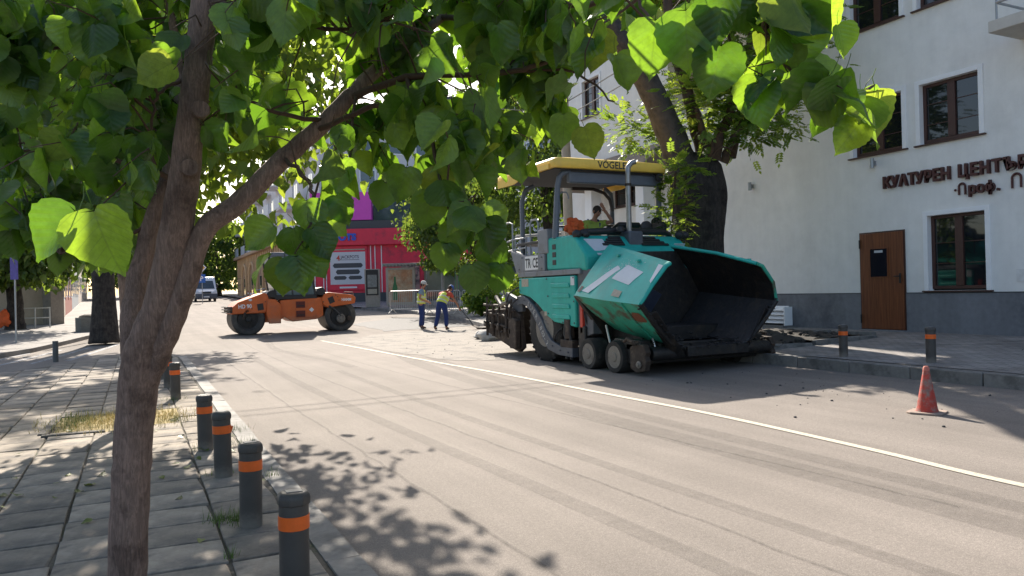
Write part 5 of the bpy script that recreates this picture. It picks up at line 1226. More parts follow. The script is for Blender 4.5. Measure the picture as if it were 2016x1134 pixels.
# big dark trees of the far left corner and of the street beyond
CORNER = tree('street_tree', 'massive dark street tree on the far left corner beside a leaning white pole', (-.95,26.7,.2), 4.2, .46, (-.6,27.5,8.6), (4.6,4.6,3.9), 9000, .24, M_LEAFD, M_BARKD, 'trees beyond the side street', 7, 150, low=3.9)
tree('street_tree', 'dark broad tree above the railing at the far left', (-4.4,36.2,.4), 2.6, .3, (-4.7,35.4,4.9), (3.2,2.6,3.4), 9000, .24, M_LEAFD, M_BARKD, 'trees beyond the side street', 6, 130, low=1.75)
for x, y, r, lb in ((9.6,106,5.0,'green tree at the end of the street right of the van'),(4.4,112,6.0,'green tree at the end of the street straight above the van'),(-1.5,104,5.5,'green tree at the end of the street left of the van')):
    tree('street_tree', lb, (x,y,1.6), 3.5, .32, (x,y,7.0), (r,r,5.6), 5200, .42, M_LEAFD, M_BARKD, 'trees closing the street', 6, 100, cspread=.75, low=2.6)
tree('street_tree', 'tree with sunlit left edge growing beside the bus shelter', (17.1,37.6,.75), 2.6, .38, (15.9,37.6,5.0), (3.3,3.0,3.0), 9000, .19, M_LEAFD, M_BARKD, 'trees around the bus stop', 7, 130, low=2.3)
tree('street_tree', 'tall dark tree rising between paver canopy and bus stop', (17.5,31.5,.7), 5.5, .34, (17.6,32.5,8.8), (4.2,4.0,4.8), 9500, .22, M_LEAFD, M_BARKD, 'trees around the bus stop', 7, 150, low=3.6)
tree('street_tree', 'leaning dark tree behind the white porch column', (20.5,30,.7), 4.0, .3, (19.6,29.5,7.4), (3.6,3.6,3.8), 6000, .22, M_LEAFD, M_BARKD, 'trees around the bus stop', 6, 110, low=2.8)
# sunlit shrubs behind the paver
for k, (x, y, r, h, lb) in enumerate(((13.6,26.2,1.0,1.7,'bright green shrub left of the paver rails'),(15.0,26.5,1.3,2.6,'bright green tall shrub seen under the paver canopy'),(16.8,26.8,1.2,2.3,'sunlit shrub beside the pale concrete pole'),(13.2,29.8,.8,1.2,'low pale shrub behind the crowd barriers'))):
    b = Vector((x, y, rz_side(x,y))); t = thing('shrub', lb, 'shrub', tuple(b), 0, 'shrubs behind the paver'); items = []
    for q in range(4): limb('stem', [(random.uniform(-.1,.1),random.uniform(-.1,.1),-.05), rvec(.12)+Vector((0,0,h*.4)), rvec(.3)+Vector((0,0,h*.8))], [.03,.022,.01], M_TWIG, t, 6)
    for q in range(1700):
        v = rvec().normalized()*random.random()**.4; p = Vector((v.x*r, v.y*r, h*.58+v.z*h*.5)) + rvec(.06)
        items.append((random.randrange(6), np.array(leaf_matrix(p, rvec()+Vector((0,0,-.4)), rvec(.6)+Vector((0,0,.8)), random.uniform(.09,.17)))))
    joined('foliage', LEAVES_S, items, M_LEAFP, t)

# ------------------------------------------------------------------ the old pollarded tree beside the facade
TB = Vector((11.0, 13.0, 0.0)); TB.z = rz_side(11,13)
T2 = thing('pollard_tree', 'massive old pollarded tree with black trunk and feathery sprouts by the facade', 'tree', tuple(TB))
def big_trunk(H_=3.95, R0=1.0, hollow=1.0, flare=.14):
    rows = []; seg = 40
    ph = [random.uniform(0,6.28) for _ in range(8)]
    for i in range(34):
        t = i/33; z = -.1 + t*(H_+.1); c = Vector((-.12*t+.05*math.sin(3*t), .05*math.sin(4*t), z))
        r = .60 - .10*t + flare*math.exp(-t*9) - .06*math.exp(-((t-.35)/.2)**2) + (.07*math.exp(-((t-.8)/.12)**2))
        if t > .94: r *= 1-.35*(t-.94)/.06
        row = []; r *= R0
        for k in range(seg):
            q = 2*math.pi*k/seg
            rr = r*(1 + .05*math.sin(3*q+ph[0]+t*2) + .035*math.sin(7*q+ph[1]+t*5) + .022*math.sin(13*q+ph[2]-t*9) + random.gauss(0,.008))
            # hollow on the side towards the wall/camera
            hol = math.exp(-(((q-rad(300)+math.pi) % (2*math.pi) - math.pi)/.17)**2 - ((t-.76)/.05)**2)
            rr *= 1-.5*hol*hollow + .12*hollow*math.exp(-(((q-rad(300)+math.pi) % (2*math.pi) - math.pi)/.34)**2 - ((t-.76)/.09)**2)
            row.append(c + Vector((rr*math.cos(q), rr*math.sin(q), random.gauss(0,.01))))
        rows.append(row)
    return MB().loft(rows)
big_trunk().build('trunk', M_BARKD, T2, smooth=True, angle=80)
lo = lambda px, py, d: P(px, py, d) - TB
limb('limb', [lo(1352,345,16.4), lo(1330,290,16.3), lo(1290,195,16.2), lo(1248,115,16.1), lo(1205,55,16.0), lo(1150,-30,16.0), lo(1100,-200,16.2)], [.36,.31,.27,.245,.22,.2,.12], mat('grey_bark',(.075,.063,.055),.9,var=.3,scale=8,bump=.014,bscale=16,col2=(.045,.038,.034),c2=(.48,.62),s2=5), T2, 16, 5, .012)
limb('limb', [lo(1385,300,16.4), lo(1365,230,16.4), lo(1345,150,16.4), lo(1325,95,16.4), lo(1312,-20,16.5), lo(1300,-200,16.6)], [.17,.135,.12,.11,.1,.06], M_BARKL, T2, 12, 5, .008)
for pts, rs in (([lo(1392,315,16.2),lo(1385,270,16.1),lo(1372,215,16.1)],[.12,.09,.05]),([lo(1405,315,16.2),lo(1415,265,16.1),lo(1440,215,16.1),lo(1450,120,16.2)],[.16,.12,.09,.05]),([lo(1425,320,16.2),lo(1440,280,16.1),lo(1465,245,16.0),lo(1520,160,16)],[.1,.075,.06,.03]),([lo(1400,315,16.0),lo(1402,290,15.9),lo(1398,268,15.9)],[.05,.04,.03]),([lo(1440,310,16.4),lo(1470,150,16.6),lo(1490,-60,17)],[.1,.08,.05])):
    limb('stub', pts, rs, M_BARKL, T2, 10, 4, .01)
def pinnate(seed):
    r = random.Random(seed); vs = []; fs = []; uv = []; n = r.choice((4,5,6)); cur = r.uniform(.05,.3)
    def leaflet(o, d, s):
        d = Vector(d).normalized(); y = Vector((-d.y, d.x, r.uniform(-.3,.3))).normalized(); b = len(vs); o = Vector(o)
        for a, w_ in ((0,.05),(.4,.3),(1.0,.0)):
            pts = [o+d*a*s - y*w_*s, o+d*a*s + y*w_*s]
            for p in pts: vs.append((p.x, p.y, p.z-.1*(a*s)**2)); uv.append((a, 0))
        fs.append((b,b+1,b+3,b+2)); fs.append((b+2,b+3,b+5,b+4))
    for k in range(n):
        x = .18+.7*k/n; z = -cur*x*x
        for sgn in (-1,1): leaflet((x,0,z), (.45,sgn*.9,-.1), .34*(1-.25*abs(k/n-.4)))
    leaflet((.9,0,-cur*.8), (1,0,-.3), .34)
    b = len(vs); vs.extend([(0,-.008,0),(0,.008,0),(.9,.004,-cur*.81),(.9,-.004,-cur*.81)]); uv.extend([(0,0)]*4); fs.append((b,b+1,b+2,b+3))
    return np.array(vs), fs, np.array(uv)
PIN = [pinnate(k) for k in range(8)]
items = []
def sprout(px, py, d, rx, ry, nn, size=.28):
    c = lo(px, py, d)
    for k in range(nn):
        v = rvec(.5); p = c + Vector((v.x*rx, v.y*rx, v.z*ry)); out = Vector((v.x, v.y, v.z*.5)) + Vector((random.gauss(0,.4), random.gauss(0,.4), .05))
        items.append((random.randrange(8), np.array(leaf_matrix(p, out, Vector((random.gauss(0,.4), random.gauss(0,.4), 1)), size*random.uniform(.7,1.25)))))
for a in ((1385,215,16.2,.7,.7,170),(1420,180,16.0,.9,.8,330),(1490,190,16.0,.9,.8,330),(1530,130,16.2,.8,.7,240),(1400,110,16.2,.7,.6,120),(1545,230,15.9,.5,.5,80),(1470,265,15.8,.7,.3,110),(1290,270,17.3,.5,.5,80),(1255,250,17.3,.5,.6,70),(1330,350,15.3,.32,.4,45),(1325,420,15.3,.32,.55,80),(1315,470,15.4,.3,.4,40),(1345,330,15.2,.25,.25,30),(1480,40,16.5,1.1,.7,150),(1550,40,16.5,1.0,.7,110),(1440,50,16.6,.8,.8,110),(1225,255,17.3,.6,.4,60)): sprout(*a)
for k in range(1300):   # the crown above the picture
    v = rvec().normalized()*random.random()**.4; p = Vector((.7+v.x*2.0, 1.4+v.y*2.8, 8.8+v.z*2.0)) + rvec(.2)
    if px_of(p+TB)[1] > 40 : continue
    items.append((random.randrange(8), np.array(leaf_matrix(p, rvec()+Vector((0,0,-.4)), Vector((random.gauss(0,.5),random.gauss(0,.5),1)), random.uniform(.4,.62)))))
joined('crown', PIN, items, M_LEAFP, T2)
for o in CORNER.children:
    if o.name.startswith('trunk'): me_ = big_trunk(4.6, .6, 0, .16).mesh('trunk'); me_.materials.append(M_BARKD); me_.polygons.foreach_set('use_smooth', np.ones(len(me_.polygons), dtype=bool)); o.data = me_
for pts in ([lo(1330,340,15.4),lo(1325,420,15.3),lo(1318,500,15.4)],[lo(1350,330,15.4),lo(1352,430,15.5),lo(1345,520,15.6)],[lo(1395,320,15.9),lo(1420,290,15.7),lo(1450,300,15.6)]):
    limb('shoot', pts, [.022,.016,.006], M_TWIG, T2, 6)
# ------------------------------------------------------------------ helpers for standing points
def G(px, py, zf=gzc):
    z = 0.0
    r = CAM_R @ Vector(((px-1008)/FPX, -(py-567)/FPX, -1.0))
    for _ in range(12):
        p = Vector((0,0,CAM_Z)) + r*((z-CAM_Z)/r.z); z = zf(p.x, p.y)
    return p
def D(px, d, zf=gzc):
    """standing point in pixel column px, d metres from the camera plane"""
    p = P(px, 575, d); return Vector((p.x, p.y, zf(p.x, p.y)))
RZ = -YAW   # frame facing the camera: local x to the right, y away
# ------------------------------------------------------------------ casino corner building
M_REDW = mat('red_cladding', (.75,.03,.07), .5, var=.08, scale=3, col2=(.42,.03,.06), c2=(.5,.7), s2=1)
M_MAG = mat('magenta_panel', (.68,.08,.5), .55, var=.08, scale=3)
M_DGREY = mat('dark_grey_band', (.075,.078,.085), .7, var=.12)
M_BLUEL = mat('blue_letters', (.03,.10,.55), .4)
CZ = gzc(9.6, 52) + .2
CB = thing('casino_building', 'red clad corner shop with blue raised letters and magenta sign above', 'building', (10.6,53.8,CZ), RZ)
def cb_(mb, name, m, **k): return mb.build(name, m, k.pop('parent', CB), **k)
cb_(MB().box(0,13,0,9,-.6,5.2), 'wall', M_REDW)
cb_(MB().box(-.02,13.02,-.03,9,-.6,.75), 'plinth', M_DGREY)
cb_(MB().box(-.1,13.1,-.12,9,5.2,5.75), 'cornice', M_DGREY)
sb = cb_(MB().box(.3,12.5,-.35,0,4.05,5.18), 'sign_band', M_REDW, bevel=.02)
text('lettering', 'JACKPOTS', .62, M_BLUEL, sb, frame_m((.55,-.37,4.4),(1,0,0),(0,0,1)), extrude=.05, bold=.035, sx=1.04)
mp_ = cb_(MB().box(.35,4.6,-.1,.6,5.8,7.75), 'magenta_sign', M_MAG, bevel=.02)
for pts in ([(.9,6.75),(1.55,6.75),(1.45,7.4),(1.0,7.4),(.9,6.75)],[(1.0,7.4),(1.22,7.1),(1.45,7.4)]):
    MB().tube([(x,-.12,z) for x, z in pts], .025, 6).build('emblem_line', M_WLET, mp_)
cb_(MB().box(4.65,7.5,.4,6,5.76,7.6), 'upper_glazing', M_VGL)
for x in (.35,.55,1.15,1.35,4.45,4.75,5.2):
    cb_(MB().box(x,x+.06,-.045,0,.76,4.0), 'light_strip', M_WLET)
ps = cb_(MB().box(1.55,4.25,-.12,-.02,.95,4.0), 'poster_frame', M_REDW, bevel=.015)
pp = MB().box(1.68,4.12,-.14,-.12,1.35,3.6).build('poster', mat('poster_white',(.62,.62,.66),.6,var=.04), ps)
text('lettering', 'JACKPOTS', .3, mat('poster_ink',(.10,.08,.11),.6), pp, frame_m((2.42,-.145,3.15),(1,0,0),(0,0,1)), extrude=.001, bold=.006, sx=.9)
text('lettering', '4', .5, M_RED, pp, frame_m((2.12,-.145,3.02),(1,0,0),(0,0,1)), extrude=.001, bold=.012)
MB().box(2.2,3.7,-.144,-.141,3.04,3.07).build('rule', M_DGREY, pp)
for x0, x1, z0, z1 in ((1.85,3.95,2.5,2.82),(2.05,3.75,2.05,2.38),(1.9,2.82,1.68,1.94),(2.92,3.9,1.68,1.94)):
    MB().prism([(x0,(z0+z1)/2),(x0+.12,z0),(x1-.12,z0),(x1,(z0+z1)/2),(x1-.12,z1),(x0+.12,z1)], 'y', -.146, -.141).build('bar', M_DGREY, pp)
MB().box(2.3,3.5,-.135,-.12,1.08,1.2).build('caption', M_WLET, ps)
MB().box(1.7,4.1,-.135,-.12,3.72,3.8).build('caption', M_PALE, ps)
for x, m_ in ((6.6,(.45,.25,.22)),(8.2,(.3,.32,.28)),(9.6,(.10,.3,.12))):
    f = cb_(MB().box(x,x+1.25,-.1,0,.8,2.6), 'picture_panel', mat('pic%d' % int(x*10), m_, .5, var=.5, scale=6, col2=(.08,.05,.05), c2=(.45,.6), s2=3))
# ------------------------------------------------------------------ ochre arcade along the street
M_OCH = mat('ochre_render', (.50,.34,.19), .85, var=.1, scale=4)
M_OCHD = mat('ochre_groove', (.22,.14,.08), .9)
YB = thing('ochre_building', 'ochre arcaded shop wing with vertical ribs running up the street', 'building', (10.55,54.2,CZ))
def yb(mb, name, m, **k): return mb.build(name, m, k.pop('parent', YB), **k)
yb(MB().box(.02,6,0,40,-.6,4.9), 'wall', M_OCH)
yb(MB().box(-.35,6,-.2,40.2,4.9,5.2), 'eave', mat('eave_brown',(.33,.22,.14),.8), bevel=.03)
for k in range(34): yb(MB().box(-.06,.02,.4+k*1.16,.55+k*1.16,2.9,4.88), 'rib', M_OCH)
for z in (.6,1.3,2.0,2.75): yb(MB().box(-.012,.0,0,40,z,z+.06), 'groove', M_OCHD)
for k, y in enumerate((1.2,6.2)):
    w_ = yb(MB().box(-.08,.02,y,y+4.3,.3,2.85), 'shop_window', mat('pink_frame',(.5,.10,.14),.6))
    MB().box(-.1,-.07,y+.3,y+2.0,.5,2.6).build('pane', M_VGL, w_); MB().box(-.1,-.07,y+2.2,y+4.0,.5,2.6).build('sign_panel', mat('pale_sign',(.62,.58,.6),.6,var=.12,scale=2), w_)
for k in range(4):
    y = 13+k*6.0; p = [(y,-.2),(y+3.6,-.2),(y+3.6,2.6)] + [(y+1.8+1.8*math.cos(q), 2.6+1.5*math.sin(q)) for q in [rad(a) for a in range(15,180,15)]] + [(y,2.6)]
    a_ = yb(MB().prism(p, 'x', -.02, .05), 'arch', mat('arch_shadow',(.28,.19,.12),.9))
    MB().tube([(-.05,a,b) for a, b in p[1:]+[p[0]]], .16, 6).build('arch_rim', M_OCH, a_)
    MB().box(-.04,-.02,y+.9,y+2.7,.6,2.6).build('pane', M_VGL, a_)
# white upper storeys with balconies above the wing and behind the casino
M_APT = mat('pale_render', (.66,.63,.64), .85, var=.06, scale=2)
AP = thing('apartment_block', 'pale apartment block with balconies rising behind the ochre wing', 'building', (12.5,58,CZ))
def ap(mb, name, m, **k): return mb.build(name, m, k.pop('parent', AP), **k)
ap(MB().box(0,12,0,46,4.9,13.5), 'wall', M_APT)
ap(MB().box(-.3,12.3,-.3,46.3,13.5,13.9), 'roof', M_DGREY)
for f in range(3):
    z = 5.6+f*2.75
    for k in range(7):
        y = 2+k*6.2
        w_ = ap(MB().box(-.04,.02,y,y+1.7,z+.5,z+2.0), 'window', M_WHITE)
        MB().box(-.06,-.03,y+.1,y+.8,z+.6,z+1.9).build('pane', M_VGL, w_); MB().box(-.06,-.03,y+.9,y+1.6,z+.6,z+1.9).build('pane', M_VGL, w_)
        b_ = ap(MB().box(-1.2,0,y+2.2,y+5.4,z-.1,z+.05), 'balcony', M_APT)
        MB().box(-1.24,-1.18,y+2.2,y+5.4,z+.05,z+1.05).build('balustrade', mat('balustrade',(.55,.56,.6),.6), b_)
    for k in range(5):
        x = .8+k*2.3; w_ = ap(MB().box(x,x+1.3,-.04,.02,z+.5,z+2.0), 'window', M_WHITE); MB().box(x+.1,x+1.2,-.06,-.03,z+.6,z+1.9).build('pane', M_VGL, w_)
# tall pale building far behind the trees in the middle
FB = thing('distant_block', 'distant pale block with bluish windows glimpsed above the leaves', 'building', (24,72,1.2), RZ)
FB_w = MB().box(0,26,0,12,-1,19).build('wall', mat('distant_render',(.62,.57,.56),.85,var=.06,scale=1), FB)
for f in range(6):
    for k in range(9):
        x = 1+k*2.75; z = 1.6+f*2.9; w_ = MB().box(x,x+1.7,-.05,.02,z,z+1.6).build('window', M_WHITE, FB); MB().box(x+.1,x+1.6,-.08,-.04,z+.1,z+1.5).build('pane', M_VGL, w_)
MB().box(-.4,26.4,-.4,12.4,19,19.4).build('roof', M_DGREY, FB)
# ------------------------------------------------------------------ bus shelter and info kiosk
p = D(786, 44.5, rz_side)
SH = thing('bus_shelter', 'grey bus shelter with flat roof and orange drink poster on its side', 'bus shelter', tuple(p), RZ)
def sh(mb, name, m, **k): return mb.build(name, m, k.pop('parent', SH), **k)
M_SHG = mat('shelter_grey', (.30,.29,.27), .6, var=.12)
sh(MB().box(-.9,5.4,-.3,1.4,2.42,2.56), 'roof', M_SHG, bevel=.02)
for k in range(16): sh(MB().box(-.9+k*.2,-.84+k*.2,-.36,-.3,2.36,2.52), 'roof_rib', M_SHG)
for x in (-.8,1.4,3.3,5.2): sh(MB().box(x-.05,x+.05,1.1,1.2,0,2.42), 'post', M_SHG)
adp = sh(MB().box(-.75,.95,-.1,.1,.12,2.32), 'advert_box', mat('advert_frame',(.38,.35,.31),.5), bevel=.02)
MB().box(-.6,.8,-.115,-.1,.3,2.18).build('advert', mat('advert_orange',(.42,.2,.10),.5,var=.3,scale=3,col2=(.48,.36,.24),c2=(.42,.6),s2=2.2), adp)
MB().lathe([(.13,0),(.15,.05),(.15,.7),(.06,1.05),(.05,1.35),(.06,1.37)], 16, Matrix.Translation((-.22,-.118,.42)) @ Matrix.Diagonal((1,.05,1,1))).build('bottle_print', mat('bottle_green',(.02,.16,.05),.4), adp, smooth=True)
for x in (1.5,3.4): sh(MB().box(x,x+1.7,1.13,1.16,.5,2.3), 'back_pane', M_CABG)
bn = sh(MB().box(1.6,4.8,.75,1.08,.45,.52), 'bench', mat('bench_wood',(.25,.14,.08),.7)); 
for x in (1.8,4.6): MB().box(x,x+.08,.85,.95,0,.45).build('leg', M_SHG, bn)
p = D(734, 46, rz_side)
KI = thing('info_kiosk', 'tall dark information kiosk with pale lower panel left of the bus shelter', 'kiosk', tuple(p), RZ)
MB().prism([(-.42,0),(.42,0),(.44,2.3),(-.48,2.3)], 'y', -.1, .15).build('body', mat('kiosk_beige',(.36,.32,.27),.5), KI, bevel=.02)
MB().box(-.38,.36,-.13,-.1,.72,2.25).build('dark_panel', M_BLK, KI); MB().box(-.28,.28,-.14,-.13,1.2,1.95).build('timetable', mat('timetable',(.22,.23,.22),.4,var=.4,scale=9), KI); MB().box(-.28,.28,-.14,-.13,.8,1.1).build('notice', M_PALE, KI)
# ------------------------------------------------------------------ crowd barriers
M_GALV = mat('galvanised', (.42,.43,.43), .45, metal=.5, var=.15)
bar_me = MB().cyl((0,0,.2),(0,0,1.04),.011,seg=6).mesh('bar'); bar_me.materials.append(M_GALV)
pts = [D(766,37.5,rz_side), D(838,36.2,rz_side), D(908,35,rz_side), D(946,34.6,rz_side), D(985,34.2,rz_side)]
lbs = ['grey crowd barrier nearest the bus shelter poster','grey crowd barrier behind the two workers','grey crowd barrier to the right of the bending worker','last grey crowd barrier, beside the paver screed']
for (a, b), lb in zip(zip(pts, pts[1:]), lbs):
    d = b-a; L_ = d.length-.08; t = thing('crowd_barrier', lb, 'barrier', tuple(a), math.atan2(d.y,d.x), 'crowd barriers at the bus stop')
    MB().tube([(.05,0,.14),(.05,0,1.0),(.1,0,1.08),(L_-.05,0,1.08),(L_,0,1.0),(L_,0,.14)], .022, 8).build('frame', M_GALV, t, smooth=True)
    MB().cyl((.05,0,.2),(L_,0,.2),.018,seg=6).build('lower_rail', M_GALV, t)
    for x in (.2,L_-.2): MB().tube([(x,-.28,.01),(x,-.2,.06),(x,0,.2),(x,.2,.06),(x,.28,.01)], .018, 6).build('foot', M_GALV, t, smooth=True)
    nb_ = max(6, int(L_/.125))
    for k in range(1, nb_):
        o = bpy.data.objects.new('bar', bar_me); COL.objects.link(o); o.parent = t; o.location = (.05+(L_-.05)*k/nb_, 0, 0)
# lamp post beside the tree trunk
p = D(872, 41, rz_side)
LPST = thing('lamp_post', 'thin pale lamp post beside the dark trunk at the bus stop', 'lamp post', tuple(p))
MB().tube([(0,0,0),(0,0,4),(0,0,7)], [.09,.07,.05], 10).build('pole', M_PGREYL, LPST, smooth=True); MB().tube([(0,0,6.9),(-.3,-.2,7.2),(-1.0,-.6,7.3)], .04, 8).build('arm', M_PGREYL, LPST, smooth=True); MB().cbox((-1.2,-.72,7.28),(.5,.2,.1),(0,0,.5)).build('lamp_head', M_PGREYL, LPST, bevel=.03)
# ------------------------------------------------------------------ road signs by the van
p = P(399,600,68); p.z = gzc(p.x,p.y)
RS = thing('road_sign', 'priority diamond sign above a blue parking sign near the van', 'road sign', tuple(p), RZ)
MB().cyl((0,0,0),(0,0,3.6),.035,seg=8).build('pole', M_GALV, RS)
MB().cbox((0,-.05,3.2),(.62,.02,.62),(0,rad(45),0)).build('diamond_plate', M_WHITE, RS, bevel=.01); MB().cbox((0,-.065,3.2),(.44,.012,.44),(0,rad(45),0)).build('diamond_centre', mat('sign_yellow',(.75,.42,.05),.5), RS)
pb = MB().box(-.32,.32,-.06,-.04,1.85,2.6).build('parking_plate', mat('sign_blue',(.03,.14,.5),.5), RS, bevel=.01)
text('letter', 'P', .6, M_WHITE, pb, frame_m((-.17,-.065,2.02),(1,0,0),(0,0,1)), extrude=.002, bold=.015)
p = P(378,605,66); p.z = gzc(p.x,p.y)
RS2 = thing('round_sign', 'faded round sign seen from behind left of the van', 'road sign', tuple(p), RZ)
MB().cyl((0,0,0),(0,0,3.0),.03,seg=8).build('pole', M_GALV, RS2); MB().lathe([(.32,0),(.32,.02)], 20, Matrix.Translation((0,-.05,2.7)) @ Matrix.Rotation(rad(90),4,'X')).build('disc', mat('faded_purple',(.3,.14,.2),.6), RS2)
# red and white posts along the kerb by the ochre wing
for k in range(13):
    y = 55.5+k*1.9; x = 9.75
    t = thing('striped_post', 'short red and white post along the ochre wing, %s from the corner' % 'nearest,second,third,fourth,fifth,sixth,seventh,eighth,ninth,tenth,eleventh,twelfth,last'.split(',')[k], 'post', (x,y,rz_side(x,y)), 0, 'striped posts along the ochre wing')
    MB().cyl((0,0,0),(0,0,.75),.05,seg=10).build('post', mat('post_red',(.35,.05,.06),.5), t); MB().lathe([(.052,.42),(.052,.6)], 10, cap=False).build('band', M_WHITE, t)
# ------------------------------------------------------------------ concrete pole with wires over the street
p = Vector((11.25,19.0,0)); p.z = rz_side(p.x,p.y)
CP = thing('concrete_pole', 'tall pale concrete utility pole at the left end of the white facade', 'utility pole', tuple(p))
MB().tube([(0,0,-.1),(-.04,0,4),(-.1,0,9)], [.15,.135,.11], 16).build('pole', mat('pole_concrete',(.42,.36,.29),.85,var=.15,scale=6,bump=.004), CP, smooth=True)
for z in (5.55,5.65): MB().lathe([(.15,0),(.15,.03)], 16, Matrix.Translation((-.06,0,z)), cap=False).build('strap', M_GALV, CP, solid=.008)
def wire(label, a, b, sag, r=.011):
    a, b = Vector(a), Vector(b); pts = [a.lerp(b,k/24)-Vector((0,0,sag*4*(k/24)*(1-k/24))) for k in range(25)]
    return tag(MB().tube(pts, r, 5).build('overhead_wire', mat('wire',(.25,.24,.23),.6), smooth=True), label, 'wire', 'overhead wires')
wire('upper overhead wire from the concrete pole across the street', (11.15,19,6.9), (-14,17.2,7.0), .35)
wire('lower overhead wire from the concrete pole across the street', (11.15,19,6.5), (-14,16.6,6.6), .42)
wire('pale overhead wire from pole to facade, upper one', (11.15,19,6.75), (13.9,14.2,8.9), .06, .018)
wire('pale overhead wire from pole to facade, lower one', (11.15,19,6.35), (13.9,13.9,8.4), .06, .018)
# porch with columns at the far end of the white building
PO = thing('porch', 'white columned porch with sloping brown roof at the building end', 'porch', (13.9,0,.35))
for y in (21.0,18.2): MB().box(-.75,-.35,y-.2,y+.2,-.2,4.3).build('column', M_WHITE, PO, bevel=.01)
MB().prism([(-1.1,4.3),(-.02,4.3),(-.02,5.3),(-1.15,4.55)], 'y', 17.4, 22.2).build('porch_roof', mat('porch_brown',(.2,.16,.13),.8), PO, bevel=.02)
# ------------------------------------------------------------------ far left: walls, houses, railing, signs
def house(name, label, x0, y0, x1, y1, h, col, nwin, depth=6):
    d = Vector((x1-x0, y1-y0, 0)); L_ = d.length; t = thing(name, label, 'building', (x0,y0,gzc(x0,y0)+.1), math.atan2(d.y,d.x), 'houses along the far left pavement')
    m = mat('house_%d_%d' % (int(y0), int(h*10)), col, .85, var=.1, scale=3)
    MB().box(0,L_,0,depth,-.5,h).build('wall', m, t); MB().box(-.1,L_+.1,-.35,depth,h,h+.3).build('roof', mat('roof_brick',(.2,.09,.06),.85), t)
    for k in range(nwin):
        x = (k+.5)*L_/nwin
        for z in ((1.1,) if h < 4 else (1.1,4.0)):
            w_ = MB().box(x-.55,x+.55,-.05,.02,z,z+1.5).build('window', M_WHITE, t); MB().box(x-.45,x+.45,-.07,-.04,z+.1,z+1.4).build('pane', M_VGL, w_)
    return t
house('house', 'beige low house at the corner of the far left pavement', -3.25,40,-3.6,49, 3.4,(.42,.36,.29),2)
house('house', 'brick red house front along the far left pavement', -3.65,49.2,-4.0,60, 5.5,(.28,.08,.06),3)
house('house', 'grey blue house front along the far left pavement', -4.05,60.2,-4.7,78, 6.5,(.3,.33,.36),5)
house('house', 'pale house at the far end of the left pavement', -4.75,78.2,-5.4,105, 7.5,(.5,.45,.4),7)
gw = thing('garden_wall', 'grey brown garden wall with gate pillar behind the left railing', 'wall', (-3.2,39.5,gzc(-3.2,39.5)+.1), math.atan2(4,-2.8))
MB().box(.5,14,-.12,.12,-.4,1.5).build('wall_panel', mat('wall_brown',(.12,.10,.085),.9,var=.3,scale=4,bump=.01,col2=(.07,.06,.05),c2=(.45,.65),s2=1.2), gw); MB().box(0,.6,-.3,.3,-.4,2.6).build('pillar', mat('pillar_beige',(.26,.225,.19),.85,var=.2,col2=(.17,.15,.13),c2=(.45,.65),s2=1.5), gw, bevel=.02); MB().box(-.06,.66,-.36,.36,2.6,2.75).build('pillar_cap', M_KERB, gw)
MB().box(.6,14,-.05,.05,1.5,3.2).build('upper_screen', mat('screen_grey',(.07,.065,.06),.8,var=.3), gw)
for k in range(16): MB().box(2.2+k*.2,2.26+k*.2,-.2,-.15,.9,1.5).build('paling', M_BLK, gw)
pts = [D(x,30.5+.01*x) for x in (-30,17,40,68,97)]
RLG = thing('railing', 'pale tube railing with posts at the far left pavement edge', 'railing', tuple(pts[0]))
for q in pts: MB().cyl(q-pts[0], q-pts[0]+Vector((0,0,.98)), .03, seg=8).build('post', mat('rail_pale',(.5,.5,.48),.6), RLG)
for z in (.95,.55,.08): MB().tube([q-pts[0]+Vector((0,0,z)) for q in pts], .025, 6).build('rail', MATS['rail_pale'], RLG)
p = D(7,30.2); bm_ = MB()
c0 = p + Vector((0,-.12,.55)); rows = []
def crumple(seed, rx, ry, rz_, amp=.3, n=22, k=28):
    from mathutils import noise as mn
    rows = []
    for i in range(n):
        th = math.pi*(i+.5)/n; row = []
        for j in range(k):
            a = 2*math.pi*j/k; d = Vector((math.sin(th)*math.cos(a), math.sin(th)*math.sin(a), -math.cos(th)))
            f = 1 + amp*mn.noise(d*1.4+Vector((seed,0,0))) + amp*.8*abs(mn.noise(d*3.1+Vector((seed,5,0)))) + amp*.35*mn.noise(d*7+Vector((0,seed,0)))
            row.append((d.x*rx*f, d.y*ry*f, d.z*rz_*f*(1.0 if d.z > 0 else .8)))
        rows.append(row)
    return MB().loft(rows)
for i in range(9):
    th = math.pi*(i+.5)/9; rows.append([(.28*math.sin(th)*math.cos(q)*(1+.15*math.sin(3*q+i)), .16*math.sin(th)*math.sin(q), .42*-math.cos(th)+.03*math.sin(5*q)) for q in [2*math.pi*k/14 for k in range(14)]])
ob = crumple(3.1, .2, .1, .34, .5).build('orange_jacket', mat('hi_vis_orange',(.75,.13,.03),.7,var=.25,scale=6), smooth=True, loc=c0); tag(ob, 'orange work jacket hung on the pale railing at left edge', 'jacket')
p = D(30,23.2); PS = thing('street_sign', 'thin pole with purple blue street sign at the far left corner', 'street sign', (p.x,p.y,gzc(p.x,p.y)+.1), RZ)
MB().cyl((0,0,0),(0,0,2.75),.025,seg=8).build('pole', M_GALV, PS); MB().box(-.12,.12,-.04,-.02,1.95,2.75).build('sign_plate', mat('sign_violet',(.12,.09,.33),.5,var=.3,scale=12), PS, bevel=.008)
p = D(222,26.5); WP = tag(MB().tube([(0,0,0),(-.28,.1,1.5),(-.62,.2,3.6)], .055, 8).build('leaning_pole', mat('white_pole',(.55,.54,.52),.6), smooth=True, loc=(p.x,p.y,gzc(p.x,p.y)+.1)), 'white leaning pole in front of the massive corner trunk', 'pole')
